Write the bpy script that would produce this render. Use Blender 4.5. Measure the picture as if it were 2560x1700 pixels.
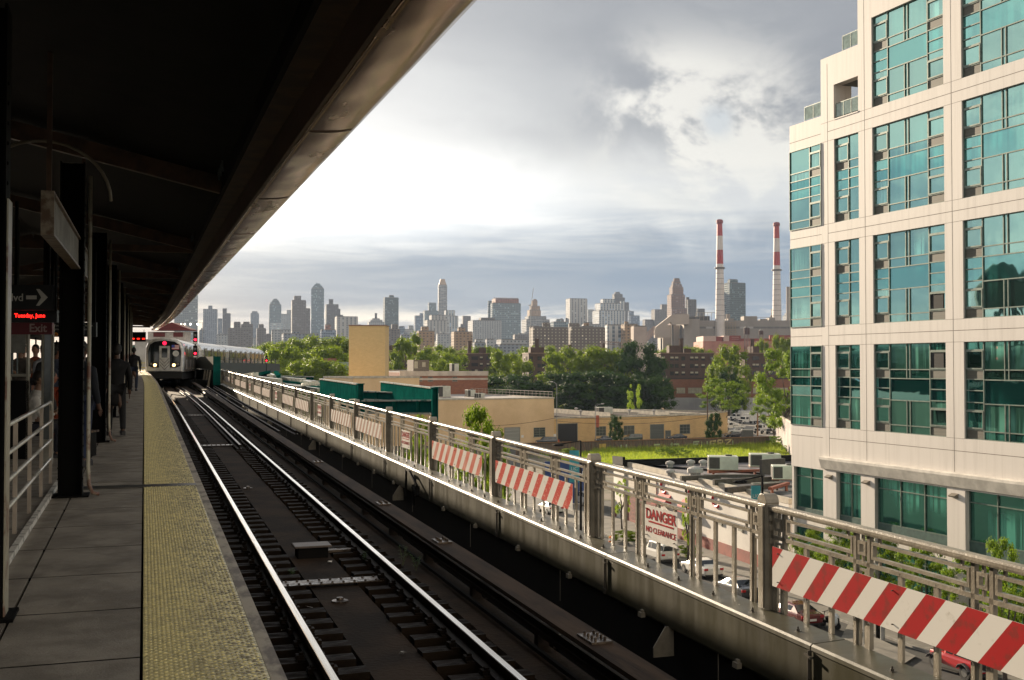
import bpy, math, random
from math import radians, sin, cos, tan, pi, atan2, hypot, sqrt
from mathutils import Matrix, Vector
random.seed(7)
for o in list(bpy.data.objects): bpy.data.objects.remove(o)
scene = bpy.context.scene
COL = scene.collection
# ---------------------------------------------------------------- camera
EYE = 17.5                       # eye height above the street
YAW = radians(18.29); FPX = 2780.0; PITCH = math.atan(62 / 2780)
cam_data = bpy.data.cameras.new('camera'); cam = bpy.data.objects.new('camera', cam_data); COL.objects.link(cam)
cam.location = (0, 0, EYE); cam.rotation_euler = (pi / 2 + PITCH, 0, -YAW)
cam_data.sensor_width = 36; cam_data.lens = 36 * FPX / 2560; cam_data.clip_start = 0.1; cam_data.clip_end = 30000
scene.camera = cam
scene.render.resolution_x = 1024; scene.render.resolution_y = 680
sv = scene.view_settings
sv.view_transform = 'Standard'; sv.look = 'None'; sv.gamma = 1; sv.use_curve_mapping = False
sv.exposure = 1.25
scene.cycles.use_denoising = True
scene.cycles.max_bounces = 6; scene.cycles.volume_bounces = 0; scene.cycles.transparent_max_bounces = 8
scene.cycles.sample_clamp_indirect = 4
scene.cycles.volume_step_rate = 1
# ---------------------------------------------------------------- node helper
class NV:
    def __init__(s, t, sock): s.t = t; s.s = sock
    def _m(s, op, *o, clamp=False):
        n = s.t.nodes.new('ShaderNodeMath'); n.operation = op; n.use_clamp = clamp
        for i, v in enumerate((s,) + o):
            if isinstance(v, NV): s.t.links.new(v.s, n.inputs[i])
            else: n.inputs[i].default_value = v
        return NV(s.t, n.outputs[0])
    def __add__(s, o): return s._m('ADD', o)
    def __radd__(s, o): return s._m('ADD', o)
    def __sub__(s, o): return s._m('SUBTRACT', o)
    def __mul__(s, o): return s._m('MULTIPLY', o)
    def __rmul__(s, o): return s._m('MULTIPLY', o)
    def __truediv__(s, o): return s._m('DIVIDE', o)
    def __pow__(s, o): return s._m('POWER', o)
    def gt(s, o): return s._m('GREATER_THAN', o)
    def lt(s, o): return s._m('LESS_THAN', o)
    def mx(s, o): return s._m('MAXIMUM', o)
    def fract(s): return s._m('FRACT')
    def floor(s): return s._m('FLOOR')
    def abs(s): return s._m('ABSOLUTE')
    def inv(s): return (s * -1.0) + 1.0
    def ss(s, a, b, y0=0.0, y1=1.0):
        n = s.t.nodes.new('ShaderNodeMapRange'); n.interpolation_type = 'SMOOTHSTEP'
        s.t.links.new(s.s, n.inputs[0]); n.inputs[1].default_value = a; n.inputs[2].default_value = b
        n.inputs[3].default_value = y0; n.inputs[4].default_value = y1
        return NV(s.t, n.outputs[0])
def nmix(t, f, a, b):
    n = t.nodes.new('ShaderNodeMix'); n.data_type = 'RGBA'
    for k, v in ((0, f), (6, a), (7, b)):
        if isinstance(v, NV): t.links.new(v.s, n.inputs[k])
        elif k == 0: n.inputs[0].default_value = v
        else: n.inputs[k].default_value = tuple(v)[:3] + (1,)
    return NV(t, n.outputs[2])
def nnoise(t, vec, scale, detail=4, rough=.55, dist=0.0):
    n = t.nodes.new('ShaderNodeTexNoise'); t.links.new(vec.s, n.inputs['Vector'])
    n.inputs['Scale'].default_value = scale; n.inputs['Detail'].default_value = detail
    n.inputs['Roughness'].default_value = rough; n.inputs['Distortion'].default_value = dist
    return NV(t, n.outputs[0])
def nvec(t, x, y, z):
    n = t.nodes.new('ShaderNodeCombineXYZ')
    for i, v in enumerate((x, y, z)):
        if isinstance(v, NV): t.links.new(v.s, n.inputs[i])
        else: n.inputs[i].default_value = v
    return NV(t, n.outputs[0])
def nsep(t, v):
    n = t.nodes.new('ShaderNodeSeparateXYZ'); t.links.new(v.s, n.inputs[0])
    return [NV(t, o) for o in n.outputs]
def ncoord(t, which='Object'):
    n = t.nodes.new('ShaderNodeTexCoord'); return NV(t, n.outputs[which])
def ndot(t, v, d):
    n = t.nodes.new('ShaderNodeVectorMath'); n.operation = 'DOT_PRODUCT'; t.links.new(v.s, n.inputs[0])
    n.inputs[1].default_value = d; return NV(t, n.outputs['Value'])
def nmap(t, v, sc):
    n = t.nodes.new('ShaderNodeMapping'); t.links.new(v.s, n.inputs[0]); n.inputs['Scale'].default_value = sc
    return NV(t, n.outputs[0])
def L(h):                         # sRGB hex -> linear
    c = [int(h[i:i + 2], 16) / 255 for i in (0, 2, 4)]
    return tuple(x / 12.92 if x <= .04045 else ((x + .055) / 1.055) ** 2.4 for x in c)
# ---------------------------------------------------------------- sun and sky
SUN_AZ, SUN_EL = radians(13), radians(15)     # azimuth measured from +Y (along the track) towards -X
SUN = (-sin(SUN_AZ) * cos(SUN_EL), cos(SUN_AZ) * cos(SUN_EL), sin(SUN_EL))
ld = bpy.data.lights.new('sun', 'SUN'); ld.energy = 5.0; ld.angle = radians(0.5); ld.color = (1.0, .82, .60)
lo = bpy.data.objects.new('sun', ld); COL.objects.link(lo)
lo.rotation_euler = Vector(SUN).to_track_quat('Z', 'Y').to_euler(); lo.location = (0, 0, 60)
world = bpy.data.worlds.new('World'); scene.world = world; world.use_nodes = True
wt = world.node_tree; wt.nodes.clear()
sky = wt.nodes.new('ShaderNodeTexSky'); sky.sky_type = 'NISHITA'; sky.sun_disc = False
sky.sun_elevation = SUN_EL; sky.sun_rotation = -SUN_AZ
def dirpx(px, py):
    u = px - 1280; v = 850 - py; d = Vector(CAM_F) * FPX + Vector(CAM_R) * u + Vector(CAM_U) * v; return d.normalized()
sa, ca, ct, st = sin(YAW), cos(YAW), cos(PITCH), sin(PITCH)
CAM_R = (ca, -sa, 0); CAM_F = (sa * ct, ca * ct, st); CAM_U = (-sa * st, -ca * st, ct)
g = ncoord(wt, 'Generated')
gx, gy, gz = nsep(wt, g)
h = gz.mx(0.0) + 0.14
deck = nvec(wt, gx / h, gy / h, 0.3)
n1 = nnoise(wt, nmap(wt, deck, (1, 1, 1)), 0.42, 8, .54, .3)
n2 = nnoise(wt, nmap(wt, deck, (1, .8, 1)), 1.9, 7, .6, .35)
n3 = nnoise(wt, nmap(wt, g, (1, 1, 1.7)), 5.0, 8, .60, .5)
strk = nnoise(wt, nmap(wt, g, (2.2, 2.2, 26)), 2.6, 7, .62, .35)
cl = n1 * .75 + n3 * .25
def blob(px, py, k):
    return ndot(wt, g, tuple(dirpx(px, py))).mx(0.0) ** k
# heavy grey cloud overhead, darker towards the upper right, torn open lower down
base = nmix(wt, cl.ss(.36, .66), (.20, .208, .232), (.385, .39, .40))
white = (gz + (n3 - .5) * .10 + (n1 - .5) * .07).ss(.085, .125) * (gz + (n3 - .5) * .12 + (n1 - .5) * .08).ss(.15, .215).inv()
base = nmix(wt, white * .85, base, (.80, .79, .77))
fluff = (blob(1760, 420, 260.0) * 1.1 + blob(1640, 250, 900.0) * .7 + blob(1880, 330, 500.0) * .6) * (n3.ss(.40, .58))
base = nmix(wt, fluff.ss(0, .9) * .85, base, (.92, .88, .80))
hole = blob(1795, 300, 9000.0) * n3.ss(.4, .55)
base = nmix(wt, hole.ss(0, .6) * .5, base, (.42, .50, .58))
low = (gz + (strk - .5) * .05).ss(.06, .185).inv()
slate = nmix(wt, strk.ss(.36, .64), (.17, .26, .40), (.50, .55, .62))
dk = gz.ss(.035, .055) * gz.ss(.075, .11).inv()
slate = nmix(wt, dk * (blob(1750, 700, 14.0) * .75 + .15), slate, (.12, .205, .345))
base = nmix(wt, low * .96, base, slate)
tear = nnoise(wt, nmap(wt, g, (5, 5, 30)), 2.1, 6, .6, .4)
band = (gz.ss(.022, .036) * gz.ss(.040, .058).inv()) * tear.ss(.46, .60) * .85
band2 = gz.ss(.0, .012) * gz.ss(.018, .04).inv() * strk.ss(.36, .56)
base = nmix(wt, band, base, (1.0, .93, .82))
base = nmix(wt, band2 * .7, base, (.66, .68, .70))
sd = ndot(wt, g, SUN).mx(0.0)
glow = sd ** 34.0 * 1.1 * gz.ss(.05, .12, .10, 1.0) + sd ** 10.0 * .05 * gz.ss(.05, .13, .10, 1.0) + (blob(860, 560, 90.0) * .42 + blob(1230, 500, 200.0) * .16) * gz.ss(.085, .14, 0, 1)
glow = glow * cl.ss(.34, .62, .70, 1.15)
back = ndot(wt, g, (sin(radians(13)), -cos(radians(13)) * .9, .30)).mx(0.0) ** 1.6       # bright warm cloud added behind the camera to light the fronts facing it
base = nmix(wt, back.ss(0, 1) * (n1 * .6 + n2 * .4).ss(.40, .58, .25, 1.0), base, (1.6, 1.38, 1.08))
side = ndot(wt, g, (-.95, .05, .30)).mx(0.0).ss(.35, .85)                 # broken cloud to the left of the line
base = nmix(wt, side * .9, base, nmix(wt, (n3 * .5 + n1 * .5).ss(.44, .57), (.40, .47, .56), (1.45, 1.34, 1.16)))
cloud = nmix(wt, gz.ss(-.02, .0).inv(), base, (.055, .06, .055))
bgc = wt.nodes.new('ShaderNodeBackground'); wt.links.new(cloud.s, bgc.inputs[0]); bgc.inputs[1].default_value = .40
bgg = wt.nodes.new('ShaderNodeBackground'); bgg.inputs[0].default_value = (1, .965, .90, 1); wt.links.new((glow * .57).s, bgg.inputs[1])
bgs = wt.nodes.new('ShaderNodeBackground'); wt.links.new(sky.outputs[0], bgs.inputs[0]); bgs.inputs[1].default_value = .007
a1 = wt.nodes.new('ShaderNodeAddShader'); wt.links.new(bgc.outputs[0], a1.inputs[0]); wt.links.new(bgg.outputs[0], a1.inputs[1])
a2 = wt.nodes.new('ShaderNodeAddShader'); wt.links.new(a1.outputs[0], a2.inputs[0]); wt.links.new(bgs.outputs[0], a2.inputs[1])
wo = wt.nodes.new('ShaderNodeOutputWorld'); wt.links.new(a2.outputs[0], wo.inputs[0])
world.cycles.sampling_method = 'MANUAL'; world.cycles.sample_map_resolution = 512
# ---------------------------------------------------------------- picture <-> place
def ray(px, py):
    u = px - 1280; v = 850 - py
    return [CAM_F[i] * FPX + CAM_R[i] * u + CAM_U[i] * v for i in range(3)]
def atD(px, py, D):
    d = ray(px, py); t = D / (d[0] * sa + d[1] * ca); return Vector((d[0] * t, d[1] * t, EYE + d[2] * t))
def onz(px, py, z=0.0):
    d = ray(px, py); t = (z - EYE) / d[2]; return Vector((d[0] * t, d[1] * t, z))
def onX(px, py, X):
    d = ray(px, py); t = X / d[0]; return Vector((X, d[1] * t, EYE + d[2] * t))
G = .0119
PZ = EYE - 1.66                   # platform height beside the camera; the station climbs by G per metre
def rise(y): return G * y if y < 100 else G * 100 + .002 * (y - 100)
def sta(px, py, h=0.0):
    d = ray(px, py); t = (h - 1.66) / (d[2] - G * d[1]); return Vector((d[0] * t, d[1] * t, h))
# ---------------------------------------------------------------- mesh builder
class MB:
    def __init__(s): s.v = []; s.f = []; s.m = []; s.mi = 0
    def add(s, vs, fs):
        b = len(s.v); s.v += [tuple(v) for v in vs]; s.f += [tuple(b + i for i in f) for f in fs]; s.m += [s.mi] * len(fs); return s
    def bx(s, x0, x1, y0, y1, z0, z1):
        return s.add([(x0, y0, z0), (x1, y0, z0), (x1, y1, z0), (x0, y1, z0), (x0, y0, z1), (x1, y0, z1), (x1, y1, z1), (x0, y1, z1)],
                     [(0, 3, 2, 1), (4, 5, 6, 7), (0, 1, 5, 4), (1, 2, 6, 5), (2, 3, 7, 6), (3, 0, 4, 7)])
    def cb(s, c, d, rz=0.0, rx=0.0, ry=0.0):          # box by centre and size, turned
        R = Matrix.Rotation(rz, 3, 'Z') @ Matrix.Rotation(rx, 3, 'X') @ Matrix.Rotation(ry, 3, 'Y')
        t = MB().bx(-d[0] / 2, d[0] / 2, -d[1] / 2, d[1] / 2, -d[2] / 2, d[2] / 2)
        return s.add([R @ Vector(v) + Vector(c) for v in t.v], t.f)
    def bevbox(s, x0, x1, y0, y1, z0, z1, b):         # box with chamfered vertical and top edges
        o = [(x0 + b, y0), (x1 - b, y0), (x1, y0 + b), (x1, y1 - b), (x1 - b, y1), (x0 + b, y1), (x0, y1 - b), (x0, y0 + b)]
        i = [(min(max(p[0], x0 + b), x1 - b), min(max(p[1], y0 + b), y1 - b)) for p in o]
        vs = [(p[0], p[1], z0) for p in o] + [(p[0], p[1], z1 - b) for p in o] + [((p[0] * .0 + q[0]), q[1], z1) for p, q in zip(o, i)]
        fs = [tuple(range(7, -1, -1))] + [tuple(16 + k for k in range(8))]
        for r in (0, 8):
            fs += [(r + k, r + (k + 1) % 8, r + 8 + (k + 1) % 8, r + 8 + k) for k in range(8)]
        return s.add(vs, fs)
    def quad(s, a, b, c, d): return s.add([a, b, c, d], [(0, 1, 2, 3)])
    def bar(s, p, q, w, h=None, up=(0, 0, 1)):        # rectangular bar between two points
        h = h or w; p = Vector(p); q = Vector(q); d = (q - p).normalized()
        u = Vector(up); sd_ = d.cross(u)
        if sd_.length < 1e-4: sd_ = d.cross(Vector((1, 0, 0)))
        sd_.normalize(); u = sd_.cross(d)
        vs = []
        for e in (p, q):
            for a_, b_ in ((-1, -1), (1, -1), (1, 1), (-1, 1)): vs.append(e + sd_ * a_ * w / 2 + u * b_ * h / 2)
        return s.add(vs, [(0, 1, 2, 3), (7, 6, 5, 4), (0, 4, 5, 1), (1, 5, 6, 2), (2, 6, 7, 3), (3, 7, 4, 0)])
    def tube(s, pts, r, n=8, cap=True):
        pts = [Vector(p) for p in pts]; rr = r if isinstance(r, (list, tuple)) else [r] * len(pts)
        vs = []; prev = None
        for i, p in enumerate(pts):
            d = (pts[min(i + 1, len(pts) - 1)] - pts[max(i - 1, 0)]).normalized()
            x = d.cross(Vector((0, 0, 1)))
            if x.length < .05: x = d.cross(Vector((0, 1, 0)))
            x.normalize()
            if prev and x.dot(prev) < 0: x = -x
            prev = x; y = d.cross(x)
            vs += [p + (x * cos(2 * pi * k / n) + y * sin(2 * pi * k / n)) * rr[i] for k in range(n)]
        fs = []
        for i in range(len(pts) - 1):
            fs += [(i * n + k, i * n + (k + 1) % n, (i + 1) * n + (k + 1) % n, (i + 1) * n + k) for k in range(n)]
        if cap: fs += [tuple(range(n - 1, -1, -1)), tuple((len(pts) - 1) * n + k for k in range(n))]
        return s.add(vs, fs)
    def lathe(s, prof, c=(0, 0, 0), n=16):            # profile of (r, z)
        vs = []; fs = []
        for r, z in prof: vs += [(c[0] + r * cos(2 * pi * k / n), c[1] + r * sin(2 * pi * k / n), c[2] + z) for k in range(n)]
        for i in range(len(prof) - 1):
            fs += [(i * n + k, i * n + (k + 1) % n, (i + 1) * n + (k + 1) % n, (i + 1) * n + k) for k in range(n)]
        fs += [tuple(range(n - 1, -1, -1)), tuple((len(prof) - 1) * n + k for k in range(n))]
        return s.add(vs, fs)
    def sweep(s, prof, path, closed=True, cap=True):  # prof (x right, z up) carried along path points (x, y, z)
        P = [Vector(p) for p in path]; n = len(prof); vs = []; fs = []
        for i, p in enumerate(P):
            d = P[min(i + 1, len(P) - 1)] - P[max(i - 1, 0)]; d.z = 0; d.normalize(); rt = Vector((d.y, -d.x, 0))
            vs += [p + rt * q[0] + Vector((0, 0, q[1])) for q in prof]
        m = n if closed else n - 1
        for i in range(len(P) - 1):
            fs += [(i * n + k, (i + 1) * n + k, (i + 1) * n + (k + 1) % n, i * n + (k + 1) % n) for k in range(m)]
        if cap and closed: fs += [tuple(range(n)), tuple((len(P) - 1) * n + k for k in range(n - 1, -1, -1))]
        return s.add(vs, fs)
    def prism(s, poly, y0, y1, axis='y'):             # polygon (a, b) extruded; axis y -> (a, y, b), x -> (x, a, b), z -> (a, b, z)
        f_ = {'y': lambda p, t: (p[0], t, p[1]), 'x': lambda p, t: (t, p[0], p[1]), 'z': lambda p, t: (p[0], p[1], t)}[axis]
        n = len(poly)
        return s.add([f_(p, y0) for p in poly] + [f_(p, y1) for p in poly],
                     [tuple(range(n - 1, -1, -1)), tuple(range(n, 2 * n))] + [(k, (k + 1) % n, n + (k + 1) % n, n + k) for k in range(n)])
    def ell(s, c, r, nu=12, nv=8, rz=0.0):
        vs = []; fs = []
        for j in range(1, nv):
            t = pi * j / nv
            for i in range(nu):
                p = 2 * pi * i / nu; x = r[0] * sin(t) * cos(p); y = r[1] * sin(t) * sin(p)
                vs.append((c[0] + x * cos(rz) - y * sin(rz), c[1] + x * sin(rz) + y * cos(rz), c[2] + r[2] * cos(t)))
        vs += [(c[0], c[1], c[2] + r[2]), (c[0], c[1], c[2] - r[2])]
        for j in range(nv - 2):
            fs += [(j * nu + i, (j + 1) * nu + i, (j + 1) * nu + (i + 1) % nu, j * nu + (i + 1) % nu) for i in range(nu)]
        T, B = len(vs) - 2, len(vs) - 1
        fs += [(T, i, (i + 1) % nu) for i in range(nu)] + [(B, (nv - 2) * nu + (i + 1) % nu, (nv - 2) * nu + i) for i in range(nu)]
        return s.add(vs, fs)
    def build(s, name, mat, parent=None, loc=None, rz=0.0, climb=False, smooth=False, bevel=0, recalc=True):
        vs = [(x, y, z + rise(y)) for x, y, z in s.v] if climb else s.v
        me = bpy.data.meshes.new(name); me.from_pydata([tuple(v) for v in vs], [], s.f)
        for m_ in (mat if isinstance(mat, (list, tuple)) else [mat]): me.materials.append(m_)
        if max(s.m, default=0) > 0: me.polygons.foreach_set('material_index', s.m)
        if recalc and len(s.f) < 60000:
            import bmesh
            b = bmesh.new(); b.from_mesh(me); bmesh.ops.recalc_face_normals(b, faces=b.faces); b.to_mesh(me); b.free()
        if smooth: me.polygons.foreach_set('use_smooth', [True] * len(me.polygons))
        me.update()
        o = bpy.data.objects.new(name, me); COL.objects.link(o)
        if parent: o.parent = parent
        if loc is not None: o.location = loc
        o.rotation_euler.z = rz
        if bevel:
            b = o.modifiers.new('bevel', 'BEVEL'); b.width = bevel; b.segments = 2; b.limit_method = 'ANGLE'
        return o
def tag(o, label=None, cat=None, group=None, kind=None):
    if label: o['label'] = label
    if cat: o['category'] = cat
    if group: o['group'] = group
    if kind: o['kind'] = kind
    return o
def thing(name, label, cat, loc=(0, 0, 0), rz=0.0, group=None):
    o = bpy.data.objects.new(name, None); COL.objects.link(o); o.location = loc; o.rotation_euler.z = rz; o.empty_display_size = .2
    return tag(o, label, cat, group)
KIDS = {}
def copy_tree(root, loc=None, rz=None, label=None, scale=None, group=None, parent=None):
    c = root.copy(); COL.objects.link(c)
    if parent is not None: c.parent = parent
    if loc is not None: c.location = loc
    if rz is not None: c.rotation_euler.z = rz
    if scale is not None: c.scale = (scale,) * 3 if not isinstance(scale, tuple) else scale
    if label: c['label'] = label
    if group: c['group'] = group
    for ch in list(root.children):
        if ch.name in COL.objects: copy_tree(ch, parent=c)
    return c
# ---------------------------------------------------------------- materials
def P(name, col, rough=.6, metal=0.0, col2=None, scale=3.0, amount=1.0, bump=0.0, bscale=None, stretch=(1, 1, 1), spec=.5, coat=0.0,
      emit=None, estr=0.0, bdet=4, detail=5, lo_=.35, hi_=.65, rvar=0.0, bstretch=None):
    m = bpy.data.materials.new(name); m.use_nodes = True; t = m.node_tree; b = t.nodes['Principled BSDF']
    col = L(col) if isinstance(col, str) else col
    col2 = L(col2) if isinstance(col2, str) else (col2 or tuple(c * .72 for c in col))
    co = nmap(t, ncoord(t), stretch)
    n = nnoise(t, co, scale, detail, .6)
    c = nmix(t, n.ss(lo_, hi_) * amount, col, col2); t.links.new(c.s, b.inputs['Base Color'])
    b.inputs['Roughness'].default_value = rough; b.inputs['Metallic'].default_value = metal
    b.inputs['Specular IOR Level'].default_value = spec
    if coat: b.inputs['Coat Weight'].default_value = coat; b.inputs['Coat Roughness'].default_value = .05
    if rvar:
        r = nnoise(t, co, scale * 2.3, 4).ss(.3, .7, max(rough - rvar, .02), min(rough + rvar, 1)); t.links.new(r.s, b.inputs['Roughness'])
    if bump:
        bn = t.nodes.new('ShaderNodeBump'); bn.inputs['Strength'].default_value = 1; bn.inputs['Distance'].default_value = bump
        h_ = nnoise(t, nmap(t, ncoord(t), bstretch or stretch), bscale or scale * 6, bdet, .6); t.links.new(h_.s, bn.inputs['Height']); t.links.new(bn.outputs[0], b.inputs['Normal'])
    if emit: b.inputs['Emission Color'].default_value = tuple(emit) + (1,); b.inputs['Emission Strength'].default_value = estr
    return m
def brick(name, c1, c2, mortar, bw=.24, bh=.08, rough=.85, stain=.3, ms=.012):
    m = bpy.data.materials.new(name); m.use_nodes = True; t = m.node_tree; b = t.nodes['Principled BSDF']
    x, y, z = nsep(t, ncoord(t)); nx, ny, nz = nsep(t, ncoord(t, 'Normal'))
    f = nx.abs().gt(.7); u = x * f.inv() + y * f
    br = t.nodes.new('ShaderNodeTexBrick'); t.links.new(nvec(t, u, z, 0).s, br.inputs['Vector'])
    for k, v in (('Color1', c1), ('Color2', c2), ('Mortar', mortar)): br.inputs[k].default_value = tuple(v) + (1,)
    br.inputs['Scale'].default_value = 1; br.inputs['Brick Width'].default_value = bw; br.inputs['Row Height'].default_value = bh
    br.inputs['Mortar Size'].default_value = ms
    n = nnoise(t, nmap(t, ncoord(t), (1, 1, .5)), .35, 6, .62); c = nmix(t, n.ss(.4, .7) * stain, NV(t, br.outputs[0]), tuple(v * .45 for v in c1))
    t.links.new(c.s, b.inputs['Base Color']); b.inputs['Roughness'].default_value = rough
    return m
def facade(name, wall, win, su=4.0, sz=3.2, fu=.55, fz=.5, rough=.7, wr=.2, strip=0, var=.25, off=(0.0, 0.0)):
    """wall with a regular grid of small far-away windows: spacing su, sz; window share fu, fz; strip=1 vertical strips, 2 horizontal bands"""
    m = bpy.data.materials.new(name); m.use_nodes = True; t = m.node_tree; b = t.nodes['Principled BSDF']
    wall = L(wall) if isinstance(wall, str) else wall; win = L(win) if isinstance(win, str) else win
    oc = ncoord(t); x, y, z = nsep(t, oc); nx, ny, nz = nsep(t, ncoord(t, 'Normal'))
    f = nx.abs().gt(.6); u = x * f.inv() + y * f
    un, zn = (u + off[0] + 400.0) / su, (z + off[1]) / sz
    mk_u = (un.fract() - .5).abs().lt(fu / 2); mk_z = (zn.fract() - .5).abs().lt(fz / 2)
    mk = mk_u if strip == 1 else (mk_z if strip == 2 else mk_u * mk_z)
    if strip == 1: mk = mk * ((mk_z * .35) + .65)
    if strip == 2: mk = mk * ((mk_u * .35) + .65)
    mk = mk * nz.abs().lt(.5)
    wn = t.nodes.new('ShaderNodeTexWhiteNoise'); wn.noise_dimensions = '3D'; t.links.new(nvec(t, un.floor(), zn.floor(), f).s, wn.inputs[0])
    rv = NV(t, wn.outputs[0])
    wc = nmix(t, rv.gt(.86) * .8, win, tuple(min(1, c * 3 + .08) for c in win))
    n = nnoise(t, oc, .05, 5, .6)
    wa = nmix(t, n.ss(.35, .65) * var, wall, tuple(c * .6 for c in wall))
    c = nmix(t, mk, wa, wc); t.links.new(c.s, b.inputs['Base Color'])
    r = mk * (wr - rough) + rough; t.links.new(r.s, b.inputs['Roughness'])
    return m
# ================================================================ STATION
BX = lambda y: -.50 * (max(0, min(1, (y - 52) / 42)) ** 2)      # platform and track drift left before the train
def sb(mb, name, mat, parent=None, bend=False, dz=0.0, **k):   # build station mesh: heights are above the platform, climbing with the line
    mb.v = [(x + (BX(y) if bend else 0), y, z + PZ + rise(y) + dz) for x, y, z in mb.v]
    return mb.build(name, mat, parent, **k)
M_conc = P('platform_concrete', (.35, .31, .255), .6, col2=(.22, .192, .155), scale=2.6, bump=.005, bscale=70, detail=8, rvar=.15)
M_joint = P('joint_dark', (.010, .009, .008), .9, spec=.1)
def tact_mat():
    m = P('tactile_yellow', (.92, .80, .38), .22, col2=(.76, .66, .32), scale=4, spec=.6)
    t = m.node_tree; b = t.nodes['Principled BSDF']; old = b.inputs['Base Color'].links[0].from_socket
    oi = t.nodes.new('ShaderNodeObjectInfo'); gp = t.nodes.new('ShaderNodeNewGeometry')
    w = nnoise(t, nmap(t, NV(t, gp.outputs['Position']), (9, 30, 1)), 1.4, 3, .7, 1.2)
    x, y, z = nsep(t, NV(t, gp.outputs['Position']))
    k = w.ss(.46, .56) * (x.ss(.0, .62, .40, 1.0))
    c = nmix(t, k * .85, NV(t, old), (.13, .115, .095)); t.links.new(c.s, b.inputs['Base Color'])
    r = k * .25 + .30; t.links.new(r.s, b.inputs['Roughness'])
    return m
M_tact = tact_mat()
M_edge = P('edge_board', (.42, .36, .27), .55, col2=(.16, .13, .10), scale=6, stretch=(1, .4, 1), lo_=.45, hi_=.62)
M_bed = P('trackbed_grime', (.014, .009, .005), .9, spec=.15, col2=(.007, .005, .003), scale=2.2, bump=.01, bscale=25)
M_tie = P('tie_oiled', (.018, .011, .006), .7, spec=.10, col2=(.007, .0045, .0025), scale=8, bump=.006, stretch=(.3, 2, 1), rvar=.2)
M_rust = P('rail_rust', (.020, .011, .006), .6, spec=.25, col2=(.010, .006, .004), scale=9)
M_railtop = P('rail_polished', (.78, .74, .68), .16, 1.0, col2=(.6, .55, .48), scale=3, stretch=(8, .3, 1), rvar=.06)
M_plate = P('steel_plate', (.15, .115, .085), .35, .6, col2=(.05, .036, .026), scale=7, bump=.003, rvar=.15)
M_board = P('cover_board', (.060, .038, .024), .75, spec=.10, col2=(.025, .017, .012), scale=5, stretch=(1, .15, 1), bump=.004)
M_black = P('black_steel', (.007, .006, .005), .7, spec=.12, col2=(.004, .004, .004), scale=4)
M_dark = P('void_dark', (.008, .008, .008), .95, spec=.05)
M_girder = P('girder_paint', (.052, .048, .026), .42, col2=(.034, .031, .018), scale=.9, stretch=(1, 2, .25), bump=.0012, bscale=50, lo_=.3, hi_=.75, spec=.45, rvar=.06)
M_fence = P('fence_paint', (.27, .235, .18), .34, col2=(.19, .165, .125), scale=5, bump=.004, bscale=45, spec=.6)
M_bolt = P('bolt_dark', (.09, .08, .065), .45, .3)
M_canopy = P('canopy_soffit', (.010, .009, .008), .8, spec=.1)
M_fascia = P('fascia_metal', (.40, .27, .17), .24, .85, col2=(.24, .155, .10), scale=1.1, stretch=(1, .35, 1), bump=.035, bscale=.9, bstretch=(2.6, 1.0, 1), bdet=1, rvar=.05)
M_fascia2 = P('fascia_brown', (.16, .10, .07), .5, .2, col2=(.09, .055, .04), scale=1.5, stretch=(1, .2, 1))
M_beam = P('beam_brown', (.10, .055, .03), .6, col2=(.05, .028, .018), scale=4)
M_greyp = P('grey_enamel', (.42, .41, .37), .5, col2=(.3, .29, .26), scale=3)
M_steel = P('rail_galvanised', (.74, .71, .64), .25, .35, col2=(.6, .57, .5), scale=6)
M_signblk = P('sign_black', (.012, .012, .013), .4)
M_signred = P('sign_maroon', (.16, .015, .02), .4)
M_white = P('white_letter', (.62, .60, .55), .5)
M_orange = P('route_orange', (.75, .25, .02), .5)
M_redp = P('sign_red', (.36, .008, .010), .36, col2=(.24, .02, .015), scale=7, lo_=.5, hi_=.62, detail=9)
M_whitep = P('sign_white', (.66, .64, .60), .34, col2=(.48, .45, .40), scale=7, lo_=.58, hi_=.72, detail=9)
M_dwhite = P('danger_white', (.72, .70, .66), .34, col2=(.62, .60, .56), scale=4)
M_teal = P('teal_paint', (.006, .085, .070), .9, spec=.0, col2=(.004, .055, .048), scale=1.5, bump=.004, bscale=14)
def emit(name, col, s):
    m = bpy.data.materials.new(name); m.use_nodes = True; t = m.node_tree; b = t.nodes['Principled BSDF']
    b.inputs['Base Color'].default_value = tuple(col) + (1,); b.inputs['Emission Color'].default_value = tuple(col) + (1,); b.inputs['Emission Strength'].default_value = s
    return m
def txt(s, size, mat, org, xd, ud, parent, name='lettering', align='LEFT', sx=1.0, bold=0.0, ext=.001):
    cu = bpy.data.curves.new(name, 'FONT'); cu.body = s; cu.size = size; cu.extrude = ext; cu.offset = bold * size; cu.align_x = align
    cu.materials.append(mat); o = bpy.data.objects.new(name, cu); COL.objects.link(o)
    xd = Vector(xd).normalized(); ud = Vector(ud).normalized(); n = xd.cross(ud)
    me = bpy.data.meshes.new_from_object(o); me.name = name; bpy.data.objects.remove(o); bpy.data.curves.remove(cu)
    m = Matrix((xd * sx, ud, n)).transposed().to_4x4(); m.translation = Vector(org); me.transform(m)
    if not me.materials: me.materials.append(mat)
    o = bpy.data.objects.new(name, me); COL.objects.link(o)
    if parent: o.parent = parent
    return o
YEND = 104
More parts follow.
